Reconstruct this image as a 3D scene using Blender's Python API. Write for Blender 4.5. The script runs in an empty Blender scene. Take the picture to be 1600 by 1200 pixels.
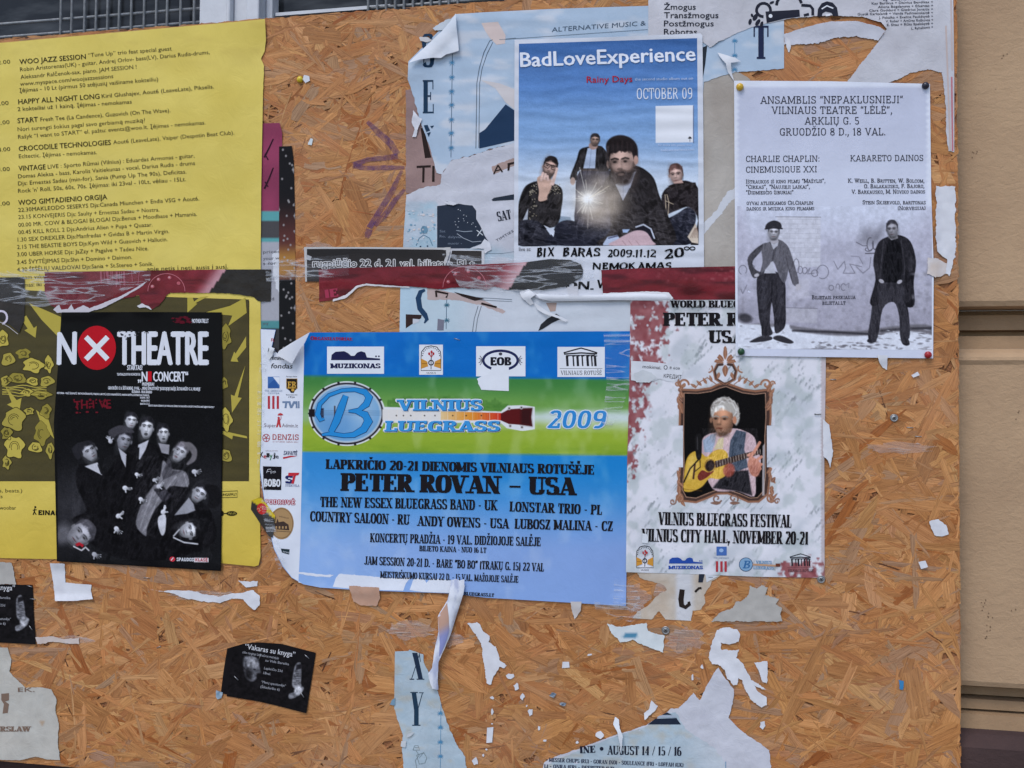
import bpy, bmesh, math, random
import numpy as np
from mathutils import Vector, Matrix
from mathutils.geometry import delaunay_2d_cdt

scene = bpy.context.scene
COL = scene.collection

# ---------------------------------------------------------------- camera
F_PX = 1556.0                       # focal length in pixels of a 1600 px wide picture (35 mm lens)
YAW, PITCH, ROLL = math.radians(11.5), math.radians(1.75), math.radians(0.5)
DIST, CAM_Z = 1.524, 1.45           # metres from the board's face, height of the eye
_R = np.array((Matrix.Rotation(YAW, 3, 'Z') @ Matrix.Rotation(math.pi / 2 + PITCH, 3, 'X') @ Matrix.Rotation(ROLL, 3, 'Z')))
cam_d = bpy.data.cameras.new('camera')
cam_d.sensor_width = 36.0
cam_d.lens = F_PX / 1600 * 36
cam_d.clip_start = 0.02
cam_d.clip_end = 400
cam = bpy.data.objects.new('camera', cam_d)
COL.objects.link(cam)
cam.matrix_world = Matrix.Translation((0, -DIST, CAM_Z)) @ Matrix(_R.tolist()).to_4x4()
scene.camera = cam

# ---------------------------------------------------------------- world, sun, exposure
SUN_EL, SUN_AZ = math.radians(58), math.radians(20)     # azimuth: towards the left of the street, in front of the board
world = bpy.data.worlds.new('World')
scene.world = world
world.use_nodes = True
wn = world.node_tree
bg = wn.nodes['Background']
sky = wn.nodes.new('ShaderNodeTexSky')
sky.sky_type = 'NISHITA'
sky.sun_disc = False
sky.sun_elevation = SUN_EL
sky.sun_rotation = math.pi + SUN_AZ
sky.air_density = 1.0
sky.dust_density = 1.5
sky.ozone_density = 1.0
bg.inputs['Strength'].default_value = 0.10
wn.links.new(sky.outputs[0], bg.inputs['Color'])
sun_d = bpy.data.lights.new('sun', 'SUN')
sun_d.energy = 0.75
sun_d.angle = math.radians(24)
sun_d.color = (1.0, 0.985, 0.965)
sun = bpy.data.objects.new('sun', sun_d)
COL.objects.link(sun)
_sd = Vector((-math.sin(SUN_AZ) * math.cos(SUN_EL), -math.cos(SUN_AZ) * math.cos(SUN_EL), math.sin(SUN_EL)))
sun.rotation_euler = _sd.to_track_quat('Z', 'Y').to_euler()
sun.location = (0, -4, 6)
scene.view_settings.view_transform = 'Standard'
scene.view_settings.look = 'None'
scene.view_settings.exposure = 0.92
scene.view_settings.gamma = 1.0
scene.cycles.max_bounces = 6
scene.cycles.diffuse_bounces = 3

# ---------------------------------------------------------------- helpers
CAMP = np.array([0.0, -DIST, CAM_Z])
def W(px, py, h=0.0):
    """photograph pixel -> point on the plane h millimetres in front of the board's face"""
    px = np.asarray(px, float); py = np.asarray(py, float)
    h = np.broadcast_to(np.asarray(h, float), px.shape) * 0.001
    d = np.stack([(px - 800) / F_PX, -(py - 600) / F_PX, -np.ones_like(px)], -1) @ _R.T
    t = (DIST - h) / d[..., 1]
    return CAMP + d * t[..., None]

def lin(c):
    c = np.asarray(c, float) / 255.0
    return np.where(c <= 0.04045, c / 12.92, ((c + 0.055) / 1.055) ** 2.4)

def _hash(ix, iy, seed):
    n = (ix.astype(np.int64) * 374761393 + iy.astype(np.int64) * 668265263 + seed * 974634777) & 0x7fffffff
    n = ((n ^ (n >> 13)) * 1274126177) & 0x7fffffff
    return ((n ^ (n >> 16)) & 0xffff) / 65535.0
def vn(x, y, seed=0):
    """smooth value noise 0..1"""
    x = np.asarray(x, float); y = np.asarray(y, float)
    x, y = np.broadcast_arrays(x, y)
    ix = np.floor(x); iy = np.floor(y); fx = x - ix; fy = y - iy
    fx = fx * fx * (3 - 2 * fx); fy = fy * fy * (3 - 2 * fy)
    a = _hash(ix, iy, seed); b = _hash(ix + 1, iy, seed); c = _hash(ix, iy + 1, seed); d = _hash(ix + 1, iy + 1, seed)
    return (a * (1 - fx) + b * fx) * (1 - fy) + (c * (1 - fx) + d * fx) * fy
def fbm(x, y, seed=0, o=3):
    s = 0; a = 0.5; t = 0
    for k in range(o):
        s = s + a * vn(np.asarray(x) * 2 ** k, np.asarray(y) * 2 ** k, seed + k * 17); t += a; a *= 0.5
    return s / t

def tag(o, label=None, cat=None, group=None, kind=None):
    if label: o['label'] = label
    if cat: o['category'] = cat
    if group: o['group'] = group
    if kind: o['kind'] = kind
    return o
def thing(name, label, cat, loc, group=None):
    o = bpy.data.objects.new(name, None)
    o.empty_display_size = 0.02
    COL.objects.link(o)
    o.location = tuple(float(v) for v in loc)
    return tag(o, label, cat, group)
def root_of(o):
    p = np.zeros(3)
    while o is not None:
        p = p + np.array(o.location); o = o.parent
    return p
def raw_mesh(name, V, faces, mat, parent=None, col=None, uv=None, smooth=True):
    """V in world coordinates; faces an (n,k) array or a list of lists; col per vertex (linear rgb)"""
    V = np.asarray(V, float)
    me = bpy.data.meshes.new(name)
    if parent is not None:
        org = root_of(parent)
    else:
        org = (V.min(0) + V.max(0)) / 2
    L = (V - org).astype(np.float32)
    if isinstance(faces, np.ndarray):
        n, k = faces.shape
        me.vertices.add(len(L)); me.vertices.foreach_set('co', L.ravel())
        me.loops.add(n * k); me.loops.foreach_set('vertex_index', faces.astype(np.int32).ravel())
        me.polygons.add(n)
        me.polygons.foreach_set('loop_start', np.arange(0, n * k, k, dtype=np.int32))
        me.polygons.foreach_set('loop_total', np.full(n, k, np.int32))
        me.update(calc_edges=True)
    else:
        me.from_pydata(L.tolist(), [], faces)
    if col is not None:
        at = me.color_attributes.new('Col', 'FLOAT_COLOR', 'POINT')
        c = np.ones((len(L), 4), np.float32); c[:, :3] = col
        at.data.foreach_set('color', c.ravel())
    if uv is not None:
        ul = me.uv_layers.new(name='UVMap')
        li = np.zeros(len(me.loops), np.int32); me.loops.foreach_get('vertex_index', li)
        ul.data.foreach_set('uv', np.asarray(uv, np.float32)[li].ravel())
    me.polygons.foreach_set('use_smooth', np.full(len(me.polygons), smooth))
    me.materials.append(mat)
    me.validate()
    ob = bpy.data.objects.new(name, me)
    COL.objects.link(ob)
    if parent is not None: ob.parent = parent
    else: ob.location = tuple(org)
    return ob

# ---------------------------------------------------------------- materials
def nmat(name):
    m = bpy.data.materials.new(name); m.use_nodes = True
    nt = m.node_tree; return m, nt, nt.nodes['Principled BSDF']
def N(nt, typ, **kw):
    n = nt.nodes.new(typ)
    for k, v in kw.items():
        if k.startswith('i_'):
            key = k[2:].replace('_', ' ')
            n.inputs[key].default_value = v
        else: setattr(n, k, v)
    return n
def paper_mat(name, rough=0.55, spec=0.4, mottle=0.10, bump=0.12, scale=60, alpha=1.0, coat=0.0, fine=0.0):
    """paper whose printed colour is the mesh's own colour attribute; slight mottling and crumple relief"""
    m, nt, b = nmat(name)
    a = N(nt, 'ShaderNodeVertexColor', layer_name='Col')
    tc = N(nt, 'ShaderNodeTexCoord')
    n1 = N(nt, 'ShaderNodeTexNoise', i_Scale=scale * 0.3, i_Detail=6.0, i_Roughness=0.65)
    n2 = N(nt, 'ShaderNodeTexNoise', i_Scale=scale, i_Detail=5.0, i_Roughness=0.6, i_Distortion=1.2)
    for n in (n1, n2): nt.links.new(tc.outputs['Object'], n.inputs['Vector'])
    mr = N(nt, 'ShaderNodeMapRange', i_From_Min=0.25, i_From_Max=0.75, i_To_Min=1 - mottle, i_To_Max=1.0 + mottle * 0.4)
    nt.links.new(n1.outputs['Fac'], mr.inputs['Value'])
    mx = N(nt, 'ShaderNodeMix', data_type='RGBA', blend_type='MULTIPLY')
    mx.inputs['Factor'].default_value = 1.0
    nt.links.new(a.outputs['Color'], mx.inputs['A']); nt.links.new(mr.outputs['Result'], mx.inputs['B'])
    nt.links.new(mx.outputs['Result'], b.inputs['Base Color'])
    bp = N(nt, 'ShaderNodeBump', i_Strength=bump, i_Distance=0.004)
    nt.links.new(n2.outputs['Fac'], bp.inputs['Height']); nt.links.new(bp.outputs['Normal'], b.inputs['Normal'])
    b.inputs['Roughness'].default_value = rough
    b.inputs['Specular IOR Level'].default_value = spec
    if coat: b.inputs['Coat Weight'].default_value = coat; b.inputs['Coat Roughness'].default_value = 0.15
    if alpha < 1: b.inputs['Alpha'].default_value = alpha
    return m
M_PAPER = paper_mat('matte_paper', 0.75, 0.12)
M_OLD = paper_mat('weathered_paper', 0.85, 0.2, mottle=0.22, bump=0.3, scale=45)
M_GLOSS = paper_mat('coated_paper', 0.36, 0.12, mottle=0.07, bump=0.17, scale=30)
M_YELLOW = paper_mat('yellow_paper', 0.5, 0.2, mottle=0.09, bump=0.28, scale=26)
M_BLACK = paper_mat('black_gloss_paper', 0.3, 0.07, mottle=0.05, bump=0.08, scale=24)
M_INK = paper_mat('printing_ink', 0.6, 0.05, mottle=0.08, bump=0.03, scale=60)
M_PRINT = paper_mat('photographic_print', 0.42, 0.06, mottle=0.05, bump=0.06, scale=30)
M_STRIP = paper_mat('taped_red_paper', 0.3, 0.12, mottle=0.25, bump=0.35, scale=50, coat=0.12)

def flat_mat(name, rgb, rough=0.5, metal=0.0, spec=0.5, bump=0.0, scale=80, var=0.1, alpha=1.0):
    m, nt, b = nmat(name)
    tc = N(nt, 'ShaderNodeTexCoord')
    n1 = N(nt, 'ShaderNodeTexNoise', i_Scale=scale, i_Detail=6.0, i_Roughness=0.6)
    nt.links.new(tc.outputs['Object'], n1.inputs['Vector'])
    rp = N(nt, 'ShaderNodeValToRGB')
    c = lin(rgb)
    rp.color_ramp.elements[0].position = 0.3; rp.color_ramp.elements[1].position = 0.7
    rp.color_ramp.elements[0].color = (*np.clip(c * (1 - var), 0, 1), 1); rp.color_ramp.elements[1].color = (*np.clip(c * (1 + var), 0, 1), 1)
    nt.links.new(n1.outputs['Fac'], rp.inputs['Fac']); nt.links.new(rp.outputs['Color'], b.inputs['Base Color'])
    b.inputs['Roughness'].default_value = rough; b.inputs['Metallic'].default_value = metal
    b.inputs['Specular IOR Level'].default_value = spec
    if bump:
        bp = N(nt, 'ShaderNodeBump', i_Strength=bump, i_Distance=0.01)
        nt.links.new(n1.outputs['Fac'], bp.inputs['Height']); nt.links.new(bp.outputs['Normal'], b.inputs['Normal'])
    if alpha < 1: b.inputs['Alpha'].default_value = alpha
    return m
def tape_mat(name, alpha, rough, rgb, lo=.5, hi=.72, base=.35, dist=2.5, scale=70.0, lines=False):
    m, nt, b = nmat(name)
    tc = N(nt, 'ShaderNodeTexCoord')
    n1 = N(nt, 'ShaderNodeTexNoise', i_Scale=scale, i_Detail=3.0, i_Distortion=dist)
    mp = N(nt, 'ShaderNodeMapping'); mp.inputs['Rotation'].default_value = (0, .5, 0); mp.inputs['Scale'].default_value = (.16, 1, 1.5)
    nt.links.new(tc.outputs['Object'], mp.inputs['Vector']); nt.links.new(mp.outputs['Vector'], n1.inputs['Vector'])
    mr = N(nt, 'ShaderNodeMapRange', i_From_Min=lo, i_From_Max=hi, i_To_Min=alpha * base, i_To_Max=alpha)
    if lines:                           # glints on the crinkled tape, painted as thin whitish opaque lines
        rp = N(nt, 'ShaderNodeValToRGB'); e = rp.color_ramp.elements; lo_ = alpha * base
        e[0].position = .462; e[0].color = (lo_, lo_, lo_, 1); e[1].position = .535; e[1].color = (lo_, lo_, lo_, 1); k = e.new(.5); k.color = (alpha, alpha, alpha, 1)
        nt.links.new(n1.outputs['Fac'], rp.inputs['Fac']); nt.links.new(rp.outputs['Color'], b.inputs['Alpha'])
    else:
        nt.links.new(n1.outputs['Fac'], mr.inputs['Value']); nt.links.new(mr.outputs['Result'], b.inputs['Alpha'])
    bp = N(nt, 'ShaderNodeBump', i_Strength=0.5, i_Distance=0.004)
    nt.links.new(n1.outputs['Fac'], bp.inputs['Height']); nt.links.new(bp.outputs['Normal'], b.inputs['Normal'])
    b.inputs['Base Color'].default_value = (*lin(rgb), 1)
    b.inputs['Roughness'].default_value = rough
    return m
M_TAPE = tape_mat('clear_tape', 0.42, 0.12, (210, 214, 222), .6, .68, .08, 2.2, 24.0, True)
M_GLUE = tape_mat('dried_glue', 0.75, 0.7, (205, 185, 175))
M_STEEL = flat_mat('zinc_steel', (150, 150, 150), 0.4, 0.85, var=0.2, scale=300)

# ---------------------------------------------------------------- sheets of paper
HX0, HY0, HC = -100, -80, 2.0       # a running map of how far the paper already stands off the board (mm)
_gx, _gy = np.meshgrid(np.arange(HX0, 1640, HC), np.arange(HY0, 1260, HC))
HMAP = 1.32 + 0.5 * fbm(_gx / 130.0, _gy / 130.0, 5, 2)
def _maxf(a, r):
    for ax in (0, 1):
        a = np.max([np.roll(a, k, ax) for k in range(-r, r + 1)], 0)
    return a
def _blur(a, r):
    for ax in (0, 1):
        a = np.mean([np.roll(a, k, ax) for k in range(-r, r + 1)], 0)
    return a
class Under:
    def __init__(s): s.g = _blur(_blur(_maxf(HMAP, 4), 2), 1)
    def __call__(s, x, y):
        u = np.clip((np.asarray(x, float) - HX0) / HC, 0, s.g.shape[1] - 1.001); v = np.clip((np.asarray(y, float) - HY0) / HC, 0, s.g.shape[0] - 1.001)
        i = u.astype(int); j = v.astype(int); fu = u - i; fv = v - j; g = s.g
        return (g[j, i] * (1 - fu) + g[j, i + 1] * fu) * (1 - fv) + (g[j + 1, i] * (1 - fu) + g[j + 1, i + 1] * fu) * fv
class HField:
    """height of one sheet: it drapes over whatever was glued up before it, plus its own ripples"""
    def __init__(s, hf, amp, wl, seed): s.hf = hf; s.amp = amp; s.wl = wl; s.seed = seed; s.under = None; s.solid = True
    def __call__(s, x, y):
        x = np.asarray(x, float); y = np.asarray(y, float)
        if s.under is None: s.under = Under()
        h = s.under(x, y) + .28 + s.amp * fbm(x / s.wl, y / s.wl, s.seed, 2)
        return h if s.hf is None else h + s.hf(x, y)
def hfun(h0, hf=None, amp=0.12, wl=26.0, seed=1): return HField(hf, amp, wl, seed)
def over(hf):
    o = HField(hf, 0.0, 26.0, 1); o.solid = False; return o
def settle(poly, Hf):
    P = np.array(poly); m = (_gx > P[:, 0].min()) & (_gx < P[:, 0].max()) & (_gy > P[:, 1].min()) & (_gy < P[:, 1].max())
    m[m] = inside(_gx[m], _gy[m], poly)
    HMAP[m] = np.maximum(HMAP[m], Hf(_gx[m], _gy[m]) + .1)
def inside(px, py, poly):
    c = np.zeros(px.shape, bool); n = len(poly); j = n - 1
    for i in range(n):
        xi, yi = poly[i]; xj, yj = poly[j]
        if yi != yj:
            m = ((yi > py) != (yj > py)) & (px < (xj - xi) * (py - yi) / (yj - yi) + xi)
            c ^= m
        j = i
    return c
def outline(poly, torn=0.0, seed=0, seg=None):
    """poly: (x,y) or (x,y,t); t is the raggedness of the edge that starts there"""
    out = []; n = len(poly); rnd = random.Random(seed)
    for i in range(n):
        a = poly[i]; b = poly[(i + 1) % n]
        t = a[2] if len(a) > 2 else torn
        ax, ay, bx, by = a[0], a[1], b[0], b[1]
        L = math.hypot(bx - ax, by - ay)
        s = seg or (1.8 if t > 0 else 7.0)
        k = max(1, int(L / s))
        nx, ny = -(by - ay) / max(L, 1e-6), (bx - ax) / max(L, 1e-6)
        for q in range(k):
            u = q / k
            x = ax + (bx - ax) * u; y = ay + (by - ay) * u
            if t > 0 and q > 0:
                w = float(fbm(np.array((i * 37.0 + q * s) / 7.0), np.array(seed * 3.1), seed, 3)) - 0.5
                o = t * (w * 3.0 + rnd.uniform(-0.35, 0.35))
                x += nx * o; y += ny * o
            out.append((x, y))
    return out
def tri_sheet(poly, step):
    P = np.array(poly)
    x0, y0 = P.min(0); x1, y1 = P.max(0)
    gx, gy = np.meshgrid(np.arange(x0 + step / 2, x1, step), np.arange(y0 + step / 2, y1, step))
    gx = gx + (np.arange(gx.shape[0])[:, None] % 2) * step / 2
    gx = gx.ravel(); gy = gy.ravel()
    m = inside(gx, gy, poly)
    gx, gy = gx[m], gy[m]
    if len(gx):
        keep = np.ones(len(gx), bool)
        for (ax, ay), (bx, by) in zip(poly, poly[1:] + poly[:1]):
            dx, dy = bx - ax, by - ay; l2 = dx * dx + dy * dy + 1e-9
            t = np.clip(((gx - ax) * dx + (gy - ay) * dy) / l2, 0, 1)
            keep &= (gx - ax - t * dx) ** 2 + (gy - ay - t * dy) ** 2 > (step * 0.33) ** 2
        gx, gy = gx[keep], gy[keep]
    pts = [Vector(p) for p in poly] + [Vector((a, b)) for a, b in zip(gx, gy)]
    n = len(poly)
    r = delaunay_2d_cdt(pts, [(i, (i + 1) % n) for i in range(n)], [list(range(n))], 1, 1e-4)
    V = np.array([(v.x, v.y) for v in r[0]])
    T = np.array([f for f in r[2] if len(f) == 3], np.int32)
    c = V[T].mean(1)
    T = T[inside(c[:, 0], c[:, 1], poly)]
    # make every triangle face the street
    a, b, d = V[T[:, 0]], V[T[:, 1]], V[T[:, 2]]
    cr = (b[:, 0] - a[:, 0]) * (d[:, 1] - a[:, 1]) - (b[:, 1] - a[:, 1]) * (d[:, 0] - a[:, 0])
    fl = cr > 0
    T[fl] = T[fl][:, ::-1]
    return V, T
def colours(col, x, y):
    if callable(col):
        return lin(np.clip(col(x, y), 0, 255))
    return np.broadcast_to(lin(col), (len(x), 3))
def sheet(name, poly, col, mat, Hf, parent=None, step=8, torn=0.0, seed=0):
    pl = outline(poly, torn, seed)
    V, T = tri_sheet(pl, step)
    x, y = V[:, 0], V[:, 1]
    h = Hf(x, y)
    if not isinstance(Hf, HField) or Hf.solid: settle(pl, Hf)
    return raw_mesh(name, W(x, y, h), T, mat, parent, colours(col, x, y))
def centre(poly):
    P = np.array([p[:2] for p in poly], float)
    return W(P[:, 0].mean(), P[:, 1].mean(), 1.0)

# ---------------------------------------------------------------- lettering
class Ink:
    """flat pieces of print collected in photograph pixels, then laid on a sheet as one mesh"""
    def __init__(s): s.v = []; s.f = []; s.c = []; s.e = []; s.n = 0; s.k = 0
    def add(s, pts, faces, col, lift=0.0):
        pts = np.asarray(pts, float)
        s.v.append(pts); s.c.append(np.broadcast_to(lin(col), (len(pts), 3)))
        s.k += 1
        s.e.append(np.full(len(pts), lift + (s.k % 9) * 0.012))
        s.f += [[i + s.n for i in f] for f in faces]; s.n += len(pts)
        return s
    def poly(s, pts, col, lift=0.0):
        pts = [tuple(p) for p in pts]
        a = sum(p[0] * q[1] - q[0] * p[1] for p, q in zip(pts, pts[1:] + pts[:1]))
        if a > 0: pts = pts[::-1]
        return s.add(pts, [list(range(len(pts)))], col, lift)
    def rect(s, x0, y0, x1, y1, col, lift=0.0):
        return s.poly([(x0, y0), (x1, y0), (x1, y1), (x0, y1)], col, lift)
    def ell(s, cx, cy, rx, ry, col, lift=0.0, n=20, ang=0):
        ca, sa = math.cos(ang), math.sin(ang)
        return s.poly([(cx + rx * math.cos(t) * ca - ry * math.sin(t) * sa, cy + rx * math.cos(t) * sa + ry * math.sin(t) * ca)
                       for t in [2 * math.pi * i / n for i in range(n)]], col, lift)
    def line(s, pts, w, col, lift=0.0, closed=False):
        pts = [np.array(p, float) for p in pts]
        if closed: pts = pts + [pts[0]]
        L = []; Rr = []
        for i, p in enumerate(pts):
            a = pts[max(i - 1, 0)]; b = pts[min(i + 1, len(pts) - 1)]
            if closed and i in (0, len(pts) - 1): a, b = pts[-2], pts[1]
            d = b - a; d = d / (np.hypot(*d) + 1e-9); n = np.array([-d[1], d[0]])
            ww = w[i] if isinstance(w, (list, tuple)) else w
            L.append(p + n * ww / 2); Rr.append(p - n * ww / 2)
        m = len(pts)
        return s.add(L + Rr, [[i, i + 1, m + i + 1, m + i] for i in range(m - 1)], col, lift)
    def clusters(s, v, pad=5.0):
        """groups of print that stand clear of one another on the sheet"""
        if len(s.f) > 900: return None
        B = np.array([[*v[f].min(0), *v[f].max(0)] for f in s.f]); B[:, :2] -= pad; B[:, 2:] += pad
        lab = np.arange(len(B))
        hit = (B[:, None, 0] < B[None, :, 2]) & (B[None, :, 0] < B[:, None, 2]) & (B[:, None, 1] < B[None, :, 3]) & (B[None, :, 1] < B[:, None, 3])
        while True:
            new = np.where(hit, lab[None, :], len(B)).min(1)
            if (new == lab).all(): break
            lab = new
        u = np.unique(lab)
        return [[f for f, l in zip(s.f, lab) if l == k] for k in u] if 1 < len(u) <= 6 else None
    def build(s, name, parent, Hf, eps=0.12, mat=None, whole=False):
        cl = None if whole or not s.f else s.clusters(np.concatenate(s.v))
        if cl:
            allf = s.f; o = None
            for g in cl:
                s.f = g; o = s.build(name, parent, Hf, eps, mat, True)
            s.f = allf
            return o
        v = np.concatenate(s.v); c = np.concatenate(s.c); e = np.concatenate(s.e)
        F = []; nv = []; nc = []; ne = []; n = len(v)
        for f in s.f:                     # large pieces are cut up so that they follow the sheet's ripples
            q = v[f]; ext = q.max(0) - q.min(0)
            if ext.max() < 9: F.append(f); continue
            if len(f) == 4:
                k = int(max(np.hypot(*(q[1] - q[0])), np.hypot(*(q[2] - q[3]))) / 5) + 1; m = int(max(np.hypot(*(q[3] - q[0])), np.hypot(*(q[2] - q[1]))) / 5) + 1
                a, b = np.meshgrid(np.linspace(0, 1, k + 1), np.linspace(0, 1, m + 1))
                a = a.ravel()[:, None]; b = b.ravel()[:, None]
                P = q[0] * (1 - a) * (1 - b) + q[1] * a * (1 - b) + q[2] * a * b + q[3] * (1 - a) * b
                F += [[n + j * (k + 1) + i, n + j * (k + 1) + i + 1, n + (j + 1) * (k + 1) + i + 1, n + (j + 1) * (k + 1) + i] for j in range(m) for i in range(k)]
            elif len(f) > 4:
                P, T = tri_sheet(outline([tuple(z) for z in q], 0, 0, 5.0), 5.0)
                F += (T + n).tolist()
            else: F.append(f); continue
            nv.append(P); nc.append(np.broadcast_to(c[f[0]], (len(P), 3))); ne.append(np.full(len(P), e[f[0]])); n += len(P)
        if nv: v = np.concatenate([v] + nv); c = np.concatenate([c] + nc); e = np.concatenate([e] + ne)
        us = np.unique(np.concatenate([np.asarray(f) for f in F])); re = np.zeros(n, int); re[us] = np.arange(len(us))
        F = [[int(re[i]) for i in f] for f in F]; v, c, e = v[us], c[us], e[us]
        return raw_mesh(name, W(v[:, 0], v[:, 1], Hf(v[:, 0], v[:, 1]) + eps + .12 + e * 1.8), F, mat or M_INK, parent, c, smooth=False)

_fc = bpy.data.curves.new('type', 'FONT'); _fo = bpy.data.objects.new('type', _fc); COL.objects.link(_fo)
_fc.resolution_u = 2
def font_mesh(text, bold=0.0):
    _fc.body = text; _fc.offset = bold
    dg = bpy.context.evaluated_depsgraph_get(); dg.update()
    me = bpy.data.meshes.new_from_object(_fo.evaluated_get(dg))
    v = np.zeros(len(me.vertices) * 3); me.vertices.foreach_get('co', v); v = v.reshape(-1, 3)[:, :2].copy()
    f = [list(p.vertices) for p in me.polygons]
    bpy.data.meshes.remove(me)
    return v, f
def sans(ink, text, x0, y0, x1, y1, cap, col, bold=0.0, slant=0.0, lift=0.0):
    """sans-serif line of type from baseline start (x0,y0) to baseline end (x1,y1)"""
    if bold > .012:
        d = bold * cap * .62
        for k, (a, b) in enumerate(((-d, 0), (d, 0), (0, -d * .6), (0, d * .6))):
            sans(ink, text, x0 + a, y0 + b, x1 + a, y1 + b, cap, col, 0.0, slant, lift + k * .02)
        return
    v, f = font_mesh(text)
    if len(v) == 0: return
    xs = v[:, 0]; w = xs.max() - xs.min()
    L = math.hypot(x1 - x0, y1 - y0)
    u = (xs - xs.min()) / w * L; t = v[:, 1] / 0.729 * cap
    u = u + t * slant
    d = np.array([(x1 - x0) / L, (y1 - y0) / L]); up = np.array([d[1], -d[0]])
    pts = np.array([x0, y0]) + u[:, None] * d + t[:, None] * up
    ink.add(pts, f, col, lift)

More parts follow.
